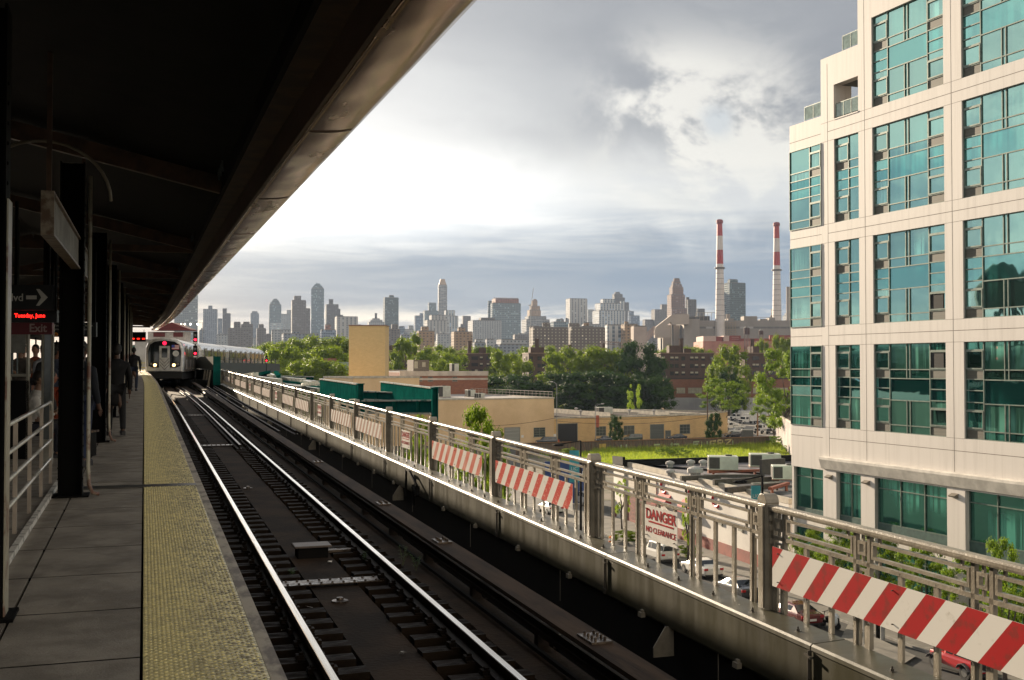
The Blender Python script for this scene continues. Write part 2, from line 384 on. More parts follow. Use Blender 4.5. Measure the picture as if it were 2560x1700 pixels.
# ---- platform
mb = MB(); y = 6.39 - 1.225 * 7
while y < YEND:
    for x0, x1 in ((-.770, -.012), (-2.4, -.790), (-4.2, -2.412), (-6.2, -4.212)):
        if not (14.1 < y < 14.5 and x0 > -.8): mb.bx(x0, x1, y + .015, y + 1.210, -.12, 0)
    y += 1.225
sb(mb, 'platform', M_conc, bend=True)['kind'] = 'structure'
mb = MB()
ys = [-3 + 4 * i for i in range(27)] + [YEND]
mb.sweep([(-6.3, -.6), (.63, -.6), (.63, -.03), (-6.3, -.03)], [(0, y, 0) for y in ys])
y = 6.39 - 1.225 * 7
while y < YEND: mb.bx(-6.2, -.012, y - .014, y + .014, -.02, -.0015); y += 1.225
sb(mb, 'platform_base', M_joint, bend=True)['kind'] = 'structure'
t = thing('expansion_plate', 'smooth grey steel cover plate across the platform beside the column base', 'floor plate', (0, 14.35, 0))
sb(MB().bx(-.78, .62, 14.22, 14.48, .006, .014), 'plate', P('plate_dull', (.13, .125, .115), .35, .5, scale=5), t); t.children[0].location = (0, -14.35, 0)
# ---- tactile strip
strip = thing('tactile_strip', 'worn yellow tactile warning strip with raised domes along the platform edge', 'warning strip')
pm = MB().bx(.004, .615, .004, 1.216, -.01, .008)
for r in range(40):
    for c in range(12):
        cx = .03 + c * .05 + (.0125 if r % 2 else -.0125); cy = .02 + r * .0302
        pm.add([(cx + q * .0115, cy + w * .0115, .008) for q, w in ((1, .4), (.4, 1), (-.4, 1), (-1, .4), (-1, -.4), (-.4, -1), (.4, -1), (1, -.4))] +
               [(cx + q * .0065, cy + w * .0065, .0135) for q, w in ((1, .4), (.4, 1), (-.4, 1), (-1, .4), (-1, -.4), (-.4, -1), (.4, -1), (1, -.4))],
               [tuple(range(8, 16))] + [(k, (k + 1) % 8, 8 + (k + 1) % 8, 8 + k) for k in range(8)])
p0 = pm.build('panel', M_tact, strip, recalc=False)
y = 6.39 - 1.225 * 7; first = True
while y < YEND - 1:
    o = p0 if first else p0.copy()
    if not first: COL.objects.link(o)
    first = False
    o.parent = strip; o.location = (BX(y + .6), y, PZ + rise(y)); o.rotation_euler = (math.atan(G), 0, math.atan((BX(y) - BX(y + 1.2)) / 1.2))
    y += 1.225
mb = MB().sweep([(.622, -.11), (.70, -.11), (.70, -.004), (.622, -.004)], [(0, y, 0) for y in ys])
o = sb(mb, 'edge_board', M_edge, bend=True); tag(o, 'pale chipped edge board at the lip of the platform', 'edge board')
# ---- track bed
mb = MB().sweep([(.66, -1.75), (3.6, -1.75), (3.6, -1.45), (.66, -1.45)], [(0, y, 0) for y in ys])
sb(mb, 'track_bed', M_bed, bend=True)['kind'] = 'structure'
mb = MB().sweep([(1.98, -1.44), (2.62, -1.44), (2.60, -1.31), (2.0, -1.31)], [(0, y, 0) for y in ys])
mb.sweep([(3.42, -1.44), (3.95, -1.44), (3.95, -1.34), (3.44, -1.34)], [(0, y, 0) for y in ys])
mb.sweep([(.72, -1.44), (1.16, -1.44), (1.16, -1.36), (.72, -1.36)], [(0, y, 0) for y in ys])
sb(mb, 'track_slab', P('track_slab_mud', (.040, .024, .013), .85, spec=.2, col2=(.014, .009, .005), scale=1.1, bump=.012, bscale=18, detail=8), bend=True)['kind'] = 'structure'
# ties: short oiled blocks under each rail
tm = MB().bx(-.34, .42, -.11, .11, -.34, -.17).bx(-.13, .13, -.10, .10, -.17, -.152)
for sx in (-1, 1):
    tm.bx(sx * .10 - .035, sx * .10 + .035, -.05, .05, -.152, -.115)
    tm.bx(sx * .085 - .02, sx * .085 + .02, -.03, .03, -.115, -.095)
t0 = None; k = 0; rnd = random.Random(3)
for i in range(118):
    y = 5.2 + i * .5
    for X, fl in ((1.535, 1), (3.034, -1)):
        if t0 is None:
            t0 = tm.build('rail_tie', M_tie, bevel=0); tag(t0, 'short oily wooden tie block under the running rail nearest the platform', 'rail tie', 'tie blocks under the running rails'); o = t0
        else: o = t0.copy(); COL.objects.link(o)
        o['label'] = 'short oily wooden tie block under the running rail ' + ('nearest the platform' if fl > 0 else 'on the far side of the track')
        o.location = (X + BX(y) + rnd.uniform(-.03, .03), y + rnd.uniform(-.02, .02), PZ - 1.09 + rise(y) - .005 + rnd.uniform(-.006, .004)); o.rotation_euler = (math.atan(G), 0, (0 if fl > 0 else pi) + rnd.uniform(-.03, .03))
# running rails
rp = [(-.07, -.15), (.07, -.15), (.07, -.138), (.012, -.12), (.012, -.045), (.036, -.035), (.036, -.004), (-.036, -.004), (-.036, -.035), (-.012, -.045), (-.012, -.12), (-.07, -.138)]
ry = [-2 + 3 * i for i in range(33)]
TP = [(2.285 + BX(y), y) for y in ry]
car_axis = [(-.0, 0)]
for X, lab in ((1.535, 'bright worn running rail nearest the platform edge'), (3.034, 'bright worn running rail on the far side of the track, catching a sun glint')):
    t = thing('running_rail', lab, 'rail')
    path = [(X + BX(y), y, 0) for y in ry] + [(X - .40, 99, 0), (X + .35, 106, 0), (X + 1.3, 112, 0), (X + 4.4, 126, 0), (X + 8.6, 146, 0), (X + 12.6, 165, 0)]
    sb(MB().sweep(rp, path), 'rail_web', M_rust, t, dz=-1.09)
    sb(MB().sweep([(-.034, -.004), (.034, -.004), (.030, .003), (-.030, .003)], path), 'rail_head', M_railtop, t, dz=-1.09)
# guard rail inside the track further on
t = thing('guard_rail', 'dull guard rail between the running rails near the train', 'rail')
sb(MB().sweep(rp, [(2.72 + BX(y), y, 0) for y in range(34, 92, 4)]), 'rail_web', M_rust, t, dz=-1.12)
sb(MB().sweep([(-.034, -.004), (.034, -.004), (.030, .003), (-.030, .003)], [(2.72 + BX(y), y, 0) for y in range(34, 92, 4)]), 'rail_head', M_plate, t, dz=-1.12)
# cross plates and the equipment box between the rails
def plate_on_track(y, w, lab):
    t = thing('cross_plate', lab, 'steel plate', (0, 0, 0))
    m = MB().bx(1.64, 2.93, y - w / 2, y + w / 2, -1.275, -1.262)
    b = MB()
    for i in range(9):
        for s_ in (-1, 1): b.lathe([(.016, 0), (.016, .012), (.006, .018)], (1.72 + i * .14, y + s_ * w * .32, -1.262), 6)
    sb(m, 'plate', M_plate, t); sb(b, 'rivets', M_plate, t)
p = sta(830, 1440, -1.2)
plate_on_track(p.y, .30, 'riveted steel cross plate nearest the camera, below the junction box')
p = sta(560, 1107, -1.2); plate_on_track(p.y, .3, 'riveted steel cross plate midway along the track')
p = sta(505, 1034, -1.2); plate_on_track(p.y, .3, 'narrow steel cross plate furthest down the track')
p = sta(778, 1372, -1.2)
t = thing('junction_box', 'low square metal junction box with a lid between the rails', 'junction box', (2.32, p.y, PZ + rise(p.y)))
MB().bevbox(-.22, .22, -.16, .16, -1.36, -1.16, .01).build('box', M_black, t)
MB().bevbox(-.27, .27, -.20, .20, -1.155, -1.13, .012).build('lid', P('lid_rust', (.12, .09, .07), .5, .2, scale=8), t)
MB().bar((.22, 0, -1.25), (.62, .02, -1.25), .04).bar((.22, .12, -1.25), (.62, .12, -1.25), .03).build('rod', M_plate, t)
for px, py, lab in ((760, 1505, 'dark round drain cap between the rails near the camera'), (620, 1222, 'dark round drain cap between the rails further on')):
    p = sta(px + 90 if py > 1400 else px, py, -1.31)
    o = MB().lathe([(.10, 0), (.10, .02), (.045, .03), (.04, .055), (.01, .06)], (0, 0, 0), 14).build('drain_cap', M_plate, loc=(p.x, p.y, PZ + rise(p.y) - 1.31)); tag(o, lab, 'drain')
rnd = random.Random(11)
for i, (px, py, lab) in enumerate(((668, 1545, 'crumpled pale paper scrap beside the left rail'), (710, 1572, 'small white scrap lying left of the near rail'), (772, 1518, 'flat pale shard between the ties'), (825, 1405, 'white crumpled wrapper behind the junction box'), (1008, 1632, 'pale splinter on the track slab'))):
    p = sta(px, py, -1.30); m = MB(); n = 7
    vs = [(rnd.uniform(-.05, .05), rnd.uniform(-.05, .05), rnd.uniform(0, .035)) for _ in range(n)]
    m.add(vs, [(0, 1, 2), (2, 3, 4), (4, 5, 6), (1, 3, 5), (0, 2, 5), (1, 4, 6)])
    tag(m.build('litter', M_whitep, loc=(p.x, p.y, PZ + rise(p.y) - 1.31), recalc=False), lab, 'litter', 'litter on the track')
def weed(px, py, h, lab, seed):
    rnd = random.Random(seed); p = sta(px, py, -1.33); m = MB(); st_ = MB()
    for k in range(5):
        a_ = rnd.uniform(0, 6.28); top = Vector((cos(a_) * h * .25, sin(a_) * h * .25, h * rnd.uniform(.6, 1)))
        st_.tube([(0, 0, 0), top], .003, 4)
        for j in range(12):
            q = top * rnd.uniform(.35, 1.05); b = rnd.uniform(0, 6.28); l_ = rnd.uniform(.03, .06)
            d = Vector((cos(b), sin(b), rnd.uniform(-.1, .5))) * l_; s_ = Vector((-sin(b), cos(b), 0)) * .007
            m.add([q, q + d * .5 + s_, q + d, q + d * .5 - s_], [(0, 1, 2, 3)])
    t = thing('weed', lab, 'weed', (p.x, p.y, PZ + rise(p.y) - 1.33), 0, 'weeds growing on the track')
    m.build('leaves', P('weed_leaf', (.06, .13, .025), .6), t, recalc=False); st_.build('stem', P('weed_stem', (.08, .1, .03), .6), t)
weed(1007, 1415, .28, 'leafy weed growing right of the far rail', 1); weed(1040, 1428, .22, 'low weed clump just behind the far rail', 2)
weed(915, 1412, .20, 'small weed between the ties left of the far rail', 3); weed(730, 1440, .09, 'tiny green sprout beside the cross plate', 4)
# ---- third rail with cover board
t = thing('third_rail', 'third rail under a long weathered wooden cover board', 'third rail')
yy = list(range(-2, 60, 4)) + [60, 66, 72, 80, 88, 96]
sb(MB().sweep([(3.80, -1.20), (3.98, -1.20), (3.98, -1.14), (3.92, -1.10), (3.86, -1.10), (3.80, -1.14)], [(0, y, 0) for y in yy]), 'power_rail', M_rust, t)
sb(MB().sweep([(3.74, -.985), (4.04, -.985), (4.04, -.94), (3.74, -.94)], [(0, y, 0) for y in yy]), 'cover_board', M_board, t)
sb(MB().sweep([(3.66, -1.28), (3.70, -1.28), (3.70, -1.24), (3.66, -1.24)], [(0, y, 0) for y in yy]), 'cable', M_black, t)
bm_ = MB().bx(4.0, 4.05, -.04, .04, -1.42, -.985).bx(3.76, 4.05, -.04, .04, -1.42, -1.38).bx(3.83, 3.95, -.06, .06, -1.38, -1.20)
b0 = None
for i in range(24):
    y = 6 + i * 2.4
    if b0 is None: b0 = o = bm_.build('bracket', M_rust, t)
    else: o = b0.copy(); COL.objects.link(o)
    o.parent = t; o.location = (0, y, PZ + rise(y))
sm = MB().bx(-.10, .10, -.18, .18, 0, .02)
for i in range(4):
    for j in range(2): sm.lathe([(.014, 0), (.014, .03), (.004, .034)], (-.045 + j * .09, -.13 + i * .085, .02), 6)
s0 = None
for px, py in ((1590, 1590), (1280, 1345), (990, 1150), (1000, 1258)):
    p = sta(px, py, -.94)
    if 0 < p.y < 60:
        if s0 is None: s0 = o = sm.build('splice_plate', M_plate, t)
        else: o = s0.copy(); COL.objects.link(o); o.parent = t
        o.location = (3.89, p.y, PZ + rise(p.y) - .94)
# second rail pair joining from the right (a siding behind the third rail)
t = thing('siding_rail', 'pair of rusty rails joining beyond the third rail', 'rail')
for dx in (0, 1.0):
    sb(MB().sweep(rp, [(4.55 + dx * .6 + .3 * max(0, (y - 60) / 40), y, 0) for y in range(40, 100, 6)]), 'rail_web', M_rust, t, dz=-1.15)
# ---- viaduct deck blackened and a black sheet added to stand for the shaded gap
o = sb(MB().sweep([(-8, -6.0), (6.30, -6.0), (6.30, -3.2), (-8, -3.2)], [(0, y, 0) for y in ys]), 'viaduct', M_dark); tag(o, 'steel deck carrying the elevated line, blackened for the shaded gap under the girder', 'viaduct')
o = sb(MB().sweep([(6.14, -3.3), (6.30, -3.3), (6.30, -1.30), (6.14, -1.30)], [(0, y, 0) for y in ys]), 'gap_shade_sheet', M_black); tag(o, 'added black sheet below the girder standing for the shaded gap', 'shade sheet')
# ---- box girder along the track
JY = [19.14 + 4.95 * k for k in range(-4, 17)]
gird = thing('track_girder', 'long olive grey steel box girder along the far side of the track', 'girder')
pl = 4.95
pm = MB()
prof = [(6.445, -1.10), (6.075, -1.115), (6.055, -1.135), (6.05, -1.17), (6.06, -1.185), (6.06, -1.655), (6.075, -1.68), (6.11, -1.68), (6.11, -1.20), (6.445, -1.18)]
pm.sweep([(x, z) for x, z in prof], [(0, 0, 0), (0, pl - .02, pl * G)])
bz = MB().bx(6.18, 6.235, -.028, .028, -1.113, -1.106).lathe([(.017, 0), (.017, .022), (.009, .024), (.009, .045)], (6.207, 0, -1.108), 6)
hz_ = MB().bar((6.035, 0, -1.17), (6.035, 0, -1.66), .012, .03).bar((6.03, -.05, -1.235), (6.03, .06, -1.215), .022).bar((6.03, -.05, -1.60), (6.03, .06, -1.58), .022).lathe([(.014, 0), (.014, .03)], (6.02, -.05, -1.25), 6).lathe([(.014, 0), (.014, .03)], (6.02, -.05, -1.615), 6)
cz = MB().bx(6.0, 6.06, -.05, .05, -1.70, -1.64).bx(6.02, 6.055, -.03, .03, -1.64, -1.61)
gz_ = MB().prism([(6.13, -1.66), (6.02, -1.66), (5.86, -1.90), (5.86, -2.02), (6.13, -2.02)], -.008, .008)
hp = MB().bar((6.08, 0, -1.68), (6.08, 0, -2.15), .008, .008)
pa = ba = ha = ca_ = ga = hh = None
def putc(src, mk, name, mat, parent, y, dy=0.0):
    if src is None: src = o = mk.build(name, mat, parent)
    else: o = src.copy(); COL.objects.link(o); o.parent = parent
    o.location = (0, y, PZ + rise(y)); return src, o
for j, y in enumerate(JY):
    if pa is None: pa = o = pm.build('girder_panel', M_girder, gird); panel = o
    else: panel = pa.copy(); COL.objects.link(panel); panel.parent = gird
    panel.location = (0, y - 4.94, PZ + rise(y - 4.94)); 
    for k in range(5):
        yb = y - 4.7 + k * .87 + .2
        if j * 5 + k < 98: ba, o = putc(ba, bz, 'bolt', M_bolt, gird, yb)
    ha, o = putc(ha, hz_, 'joint_latch', M_bolt, gird, y)
    for q in (1.2, 3.6): ca_, o = putc(ca_, cz, 'clip', M_fence, gird, y - q)
    if j % 3 == 0: ga, o = putc(ga, gz_, 'gusset_plate', M_fence, gird, y - 1.9)
    hh, o = putc(hh, hp, 'hanger_rod', M_fence, gird, y - 3.1)
# black bars standing for the shadow of an unseen arm on the girder face
p = onX(1015, 1180, 5.95); yb = p.y
t = thing('arm_shadow', 'black triangular shape standing for a shadow cast on the girder face', 'bracket')
sb(MB().bar((5.95, yb, -1.14), (5.95, yb, -1.75), .05).bar((5.95, yb, -1.14), (5.95, yb - .38, -1.16), .04).bar((5.95, yb - .38, -1.16), (5.95, yb - 1.15, -1.42), .05).bar((5.95, yb - 1.15, -1.42), (5.95, yb - 1.2, -1.62), .09).bar((5.95, yb - 1.2, -1.62), (5.95, yb - .75, -1.46), .08).bar((5.95, yb - .75, -1.46), (5.95, yb - .8, -1.9), .05), 'frame', M_black, t)
# ---- railing on the girder
FX = 6.45; FT = .03            # centre line and top height above the platform; base at -1.10
rail = thing('bridge_railing', 'grey brown iron railing with key pattern frieze standing on the girder', 'railing')
PY = [10.64 - 4.95, 10.64 + .0] + [10.64 + 4.93 * k for k in range(1, 20)]
NB = len(PY) - 1
postm = MB().bevbox(-.085, .085, -.095, .095, -1.11, FT + .02, .025)
postm.tube([(-.08, 0, FT + .015), (.08, 0, FT + .015)], .092, 16)
postm.bx(-.10, -.085, -.05, .05, -1.09, FT - .02).bx(.085, .10, -.05, .05, -1.09, FT - .02)
for zz in (-.12, -.22, -.36): postm.bx(-.055, .055, -.125, -.095, zz - .03, zz + .03)
def P0(src, mk, name, loc, mat=M_fence, parent=rail, **kw):
    if src is None: src = o = mk.build(name, mat, parent, **kw)
    else: o = src.copy(); COL.objects.link(o); o.parent = parent
    o.location = loc; o.rotation_euler = (math.atan(G), 0, 0) if name != 'post' else (0, 0, 0); return src
Lb = 4.94
trm = MB().prism([(-.055, FT - .065), (.055, FT - .065), (.06, FT - .045), (.06, FT - .02), (.045, FT - .004), (.02, FT), (-.02, FT), (-.045, FT - .004), (-.06, FT - .02), (-.06, FT - .045)], .09, Lb - .09)
frm = MB()
sq = [.22, Lb / 3 + .03, Lb * 2 / 3 - .03, Lb - .22]
z0, z1 = FT - .32, FT - .10
frm.bx(-.022, .022, .09, Lb - .09, FT - .365, FT - .325)
def ring(ya, yb_, za, zb, w=.030, d=.022):
    frm.bx(-d, d, ya, yb_, zb - w, zb).bx(-d, d, ya, yb_, za, za + w).bx(-d, d, ya, ya + w, za + w, zb - w).bx(-d, d, yb_ - w, yb_, za + w, zb - w)
for c in sq:
    ring(c - .062, c + .062, z0 + .05, z1 - .035)
    for s_ in (-1, 1): frm.bx(-.012, .012, c + s_ * .078 - .014, c + s_ * .078 + .014, (z0 + z1) / 2 - .014, (z0 + z1) / 2 + .016)
    frm.bx(-.012, .012, c - .012, c + .012, z1 - .035, FT - .07).bx(-.012, .012, c - .012, c + .012, FT - .325, z0 + .05)
for a_, b_ in ((sq[0], sq[1]), (sq[1], sq[2]), (sq[2], sq[3])):
    ring(a_ + .145, b_ - .145, z0 + .035, z1 - .02)
    for f_ in (.12, .88):
        yy_ = a_ + (b_ - a_) * f_ + (.06 if f_ < .5 else -.06)
        frm.bx(-.012, .012, yy_ - .012, yy_ + .012, z1 - .02, FT - .07).bx(-.012, .012, yy_ - .012, yy_ + .012, FT - .325, z0 + .035)
bal1 = MB().bx(-.015, .015, -.032, .032, -1.10, FT - .365).ell((0, 0, FT - .345), (.026, .02, .02), 8, 6)
bal2 = MB().bx(-.022, .022, -.022, .022, -1.10, FT - .07)
bal3 = MB().bx(-.012, .012, -.068, -.034, -1.10, FT - .42).bx(-.012, .012, .034, .068, -1.10, FT - .42).bx(-.012, .012, -.066, .066, FT - .42, FT - .395)
ts = fs_ = b1 = b2 = b3 = ps = None
items = []
for i in range(NB):
    y0 = PY[i]
    for c in sq:
        items += [(2, y0 + c - .105), (2, y0 + c + .105), (3, y0 + c)]
    for a_, b_ in ((sq[0], sq[1]), (sq[1], sq[2]), (sq[2], sq[3])):
        d_ = b_ - a_; items += [(1, y0 + a_ + d_ * .35), (1, y0 + a_ + d_ * .65)]
far = MB()
for n_, (kd, y) in enumerate(items):
    if n_ < 96:
        loc = (FX, y, PZ + rise(y))
        if kd == 1: b1 = P0(b1, bal1, 'baluster', loc)
        elif kd == 2: b2 = P0(b2, bal2, 'baluster', loc)
        else: b3 = P0(b3, bal3, 'baluster', loc)
    else:
        src = {1: bal1, 2: bal2, 3: bal3}[kd]
        far.add([(x + FX, yy_ + y, z + PZ + rise(y)) for x, yy_, z in src.v], src.f)
far.build('far_balusters', M_fence, rail)['kind'] = 'stuff'
for i in range(NB):
    y0 = PY[i]; loc = (FX, y0, PZ + rise(y0))
    ts = P0(ts, trm, 'top_rail', loc); fs_ = P0(fs_, frm, 'frieze', loc)
for y in PY: ps = P0(ps, postm, 'post', (FX, y, PZ + rise(y)), bevel=.004)
# ---- signs on the railing
def stripe_sign(y_hi, lab, wear):
    t = thing('barrier_sign', lab, 'striped sign', (FX - .075, y_hi, PZ + rise(y_hi) + FT - .64), 0, 'red and white striped boards on the railing')
    Ls, H = 4.03, .42; m = MB(); per = .50
    def clip(poly):                                    # clip to 0..Ls along u
        for lim, sgn in ((0, 1), (Ls, -1)):
            out = []
            for i in range(len(poly)):
                a_, b_ = poly[i], poly[(i + 1) % len(poly)]; ia = sgn * (a_[0] - lim) >= 0; ib = sgn * (b_[0] - lim) >= 0
                if ia: out.append(a_)
                if ia != ib:
                    f_ = (lim - a_[0]) / (b_[0] - a_[0]); out.append((lim, a_[1] + f_ * (b_[1] - a_[1])))
            poly = out
            if not poly: return []
        return poly
    k = -3
    while k * per / 2 < Ls + 1:
        u0 = k * per / 2 + .08; pg = clip([(u0, 0), (u0 + per / 2, 0), (u0 + per / 2 + H * .9, H), (u0 + H * .9, H)])
        if len(pg) > 2:
            m.mi = k % 2; m.add([(0, -u, v - H / 2) for u, v in pg], [tuple(range(len(pg)))])
        k += 1
    m.mi = 1
    m.add([(.004, 0, -H / 2), (.004, -Ls, -H / 2), (.004, -Ls, H / 2), (.004, 0, H / 2)], [(0, 1, 2, 3)])
    for a_, b_ in (((0, -H / 2), (-Ls, -H / 2)), ((-Ls, H / 2), (0, H / 2)), ((0, H / 2), (0, -H / 2)), ((-Ls, -H / 2), (-Ls, H / 2))):
        m.add([(0, a_[0], a_[1]), (0, b_[0], b_[1]), (.004, b_[0], b_[1]), (.004, a_[0], a_[1])], [(0, 1, 2, 3)])
    b = m.build('board', [wear[0], wear[1]], t, recalc=False)
    for u in (.12, Ls / 2, Ls - .12):
        for v in (-.15, .15): MB().tube([(-.018, -u, v), (.03, -u, v)], .006, 6).build('screw', M_bolt, t)
    t.rotation_euler.x = math.atan(G)
def danger(y_hi, lab, near=True):
    t = thing('danger_sign', lab, 'warning sign', (FX - .075, y_hi, PZ + rise(y_hi) + FT - .62), 0, 'danger signs on the railing')
    W, H = .95, .45
    MB().bx(0, .004, -W, 0, -H / 2, H / 2).build('board', M_dwhite, t)
    x, u = (0, -1, 0), (0, 0, 1)
    txt('DANGER', .185, M_redp, (-.003, -W / 2, .055), x, u, t, align='CENTER', sx=1.18, bold=.03)
    MB().bx(-.004, -.001, -.85, -.12, .005, .027).build('underline', M_redp, t)
    txt('NO CLEARANCE', .105, M_redp, (-.003, -W / 2, -.125), x, u, t, align='CENTER', sx=1.12, bold=.015)
    for uu in (.07, .88):
        for v in (-.17, .18): MB().tube([(-.025, -uu, v), (.03, -uu, v)], .008, 6).build('screw', M_bolt, t)
faded = P('sign_faded_red', (.55, .12, .08), .3, col2=(.60, .30, .24), scale=1.2, lo_=.4, hi_=.7)
pale = P('sign_bleached_red', (.58, .36, .30), .24, col2=(.62, .5, .45), scale=1.2, lo_=.3, hi_=.7)
scr = P('sign_scratched_red', (.5, .05, .035), .32, col2=(.62, .30, .24), scale=9, stretch=(1, 1.2, 4), lo_=.52, hi_=.66)
stripe_sign(10.44, 'large clean red and white striped board nearest the camera', (M_redp, M_whitep))
danger(13.62, 'white DANGER NO CLEARANCE sign in red letters, nearest and largest')
labs = {2: ('scratched red and white striped board left of the big danger sign', (scr, M_whitep)), 3: ('sun bleached striped board with a yellow tinted band, third from the camera', (faded, M_whitep)),
        5: ('pale bleached striped board just left of the second danger sign', (pale, M_whitep)), 6: ('pale bleached striped board, fifth along the railing from the camera', (pale, M_whitep))}
for i in range(2, NB - 1):
    y0 = PY[i + 1]
    if i % 3 == 1: danger(y0 - 1.9, 'second DANGER NO CLEARANCE sign, bleached pale, beyond two striped boards' if i == 4 else 'small far bleached danger sign on the railing towards the train', i < 5)
    else:
        lb, w = labs.get(i, ('glaring bleached striped board far along the railing towards the train', (pale, M_whitep)))
        stripe_sign(y0 - .20, lb, w)
# ---- canopy
YC = 98; cy = [-4 + 4 * i for i in range(26)]
can = thing('platform_canopy', 'black platform canopy roof with shiny metal fascia along its edge', 'canopy')
HC = 1.66 + 1.70
fy = [(0, y, 0) for y in cy]
sb(MB().sweep([(1.176, HC + .06), (1.178, HC + .022), (1.195, HC + .004), (1.23, HC), (1.32, HC + .004), (1.42, HC + .014), (1.52, HC + .032), (1.565, HC + .058), (1.575, HC + .10), (1.59, HC + .26), (1.56, HC + .26), (1.55, HC + .13), (1.3, HC + .08)], fy), 'fascia', M_fascia, can, bend=True, smooth=True)
sb(MB().sweep([(1.150, HC + .022), (1.172, HC + .010), (1.172, HC + .30), (1.150, HC + .30)], fy), 'inner_fascia', M_fascia2, can, bend=True)
sb(MB().sweep([(.90, HC + .30), (1.15, HC + .30), (1.15, HC + .33), (.90, HC + .33)], fy), 'soffit_ledge', M_beam, can, bend=True)
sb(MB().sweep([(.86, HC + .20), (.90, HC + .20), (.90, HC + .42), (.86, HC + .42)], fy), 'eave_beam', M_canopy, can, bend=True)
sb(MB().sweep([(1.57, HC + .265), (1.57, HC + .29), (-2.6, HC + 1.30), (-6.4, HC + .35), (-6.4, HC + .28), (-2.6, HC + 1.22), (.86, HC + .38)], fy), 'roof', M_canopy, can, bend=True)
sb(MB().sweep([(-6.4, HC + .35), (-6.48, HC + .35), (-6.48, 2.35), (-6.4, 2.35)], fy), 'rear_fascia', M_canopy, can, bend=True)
CYS = [5.74 - 7.92, 5.74] + [13.66 + 7.92 * k for k in range(11)]
for y in cy:
    if y > 2: sb(MB().sweep([(1.195, HC - .003), (1.23, HC - .006), (1.32, HC - .002), (1.42, HC + .008), (1.52, HC + .027), (1.52, HC + .035), (1.3, HC + .02), (1.195, HC + .01)], [(0, y + .585, 0), (0, y + .615, 0)]), 'fascia_joint', M_fascia2, can, bend=True)
bsrc = None
for i, y in enumerate(CYS):
    m = MB().bar((.86, 0, HC + .28), (-2.6, 0, HC + 1.05), .10, .20).bar((-2.6, 0, HC + 1.05), (-6.3, 0, HC + .2), .10, .20)
    m.v = [(x + BX(y), q + y, z + PZ + rise(y)) for x, q, z in m.v]; m.build('rafter', M_beam, can)
    m = MB().bar((.86, 0, HC + .22), (-6.3, 0, HC + .22), .08, .12); m.v = [(x + BX(y), q + y + .3, z + PZ + rise(y)) for x, q, z in m.v]
    if i > 2: m.build('tie_beam', M_beam, can)
    if i < 6:
        for k in range(3):
            q = MB().bar((.82, -.25 - k * .3, HC + .3), (.75, -.35 - k * .3, HC + .75), .02).bar((.80, -.5 - k * .3, HC + .3), (.80, -.5 - k * .3, HC + .8), .018)
            q.v = [(x, r_ + y, z + PZ + rise(y)) for x, r_, z in q.v]; q.build('vent_slat', P('slat_grey', (.10, .12, .12), .5), can)
# ---- columns
colm = MB().bx(-.13, -.115, -.12, .12, 0, HC + .45).bx(.115, .13, -.12, .12, 0, HC + .45).bx(-.115, .115, -.008, .008, 0, HC + .45).bx(-.20, .20, -.18, .18, 0, .02)
for k in range(28):
    for s_ in (-1, 1): colm.lathe([(.014, 0), (.008, .012)], (0, 0, 0), 6) if False else None
ripple = MB()
for k in range(26):
    ripple.ell((-.132, -.06, .2 + k * .125), (.008, .014, .014), 6, 4).ell((.132, -.06, .2 + k * .125), (.008, .014, .014), 6, 4)
pipem = MB().tube([(.19, -.10, HC + .3), (.19, -.10, .35), (.20, -.11, .14), (.24, -.13, .04), (.31, -.15, .03)], .022, 8)
arm_ = MB().tube([(0 + .75 * cos(a_), -.02, HC - .55 + .62 * sin(a_)) for a_ in [pi * k / 14 for k in range(0, 15)]], .03, 8)
c0 = None
M_colw = P('column_dark', (.003, .003, .003), .7, spec=.08, col2=(.005, .0045, .004), scale=3); M_pipe = P('pipe_cream', (.40, .37, .28), .4, col2=(.18, .09, .06), scale=4, lo_=.5, hi_=.62)
clab = {1: 'near black steel column at the left edge of the view', 2: 'thick black steel column with a cream conduit beside the stair railing', 3: 'second black column behind, with a rusty cream pipe'}
for i, y in enumerate(CYS):
    if i == 0: continue
    if i == 1: y = 7.6
    if c0 is None:
        c0 = thing('platform_column', clab[1], 'column', (0, 0, 0), 0, 'steel columns of the canopy')
        colm.build('shaft', M_colw, c0); ripple.build('rivets', M_colw, c0); None if i == 1 else pipem.build('conduit', M_pipe, c0, smooth=True)
        o = c0
    else: o = copy_tree(c0, label=clab.get(i, 'slim black canopy column further down the platform'))
    if i == 1: MB().bx(.135, .145, -.10, .10, .0, 2.6).build('lit_edge_strip', M_pipe, c0)  # cream strip stands for the lit flange edge, light put into its colour
    if i == 2: 
        for ch in list(o.children):
            if ch.name.startswith('lit_edge_strip'): bpy.data.objects.remove(ch)
    if i >= 2:
        if i == 2: cnd = pipem.build('conduit', M_pipe, o, smooth=True)
        else: q = cnd.copy(); COL.objects.link(q); q.parent = o
    if i >= 3:
        for ch in list(o.children):
            if ch.name.startswith('lit_edge_strip'): bpy.data.objects.remove(ch)
    o.location = ((-.95 if i == 1 else -.79) + BX(y), y, PZ + rise(y))
arch = thing('curved_pipe', 'thin curved cream pipe arching under the canopy above the sign box', 'pipe', (-.79, 10.4, PZ + rise(10.4)))
MB().tube([(.55 * cos(a_) - .05, 0, 1.66 + 1.32 + .50 * sin(a_)) for a_ in [pi * k / 18 for k in range(0, 19)]] + [(-.6, 0, 1.66 + 1.2)], .014, 8).build('pipe', P('brace_cream', (.20, .17, .12), .4), arch, smooth=True)
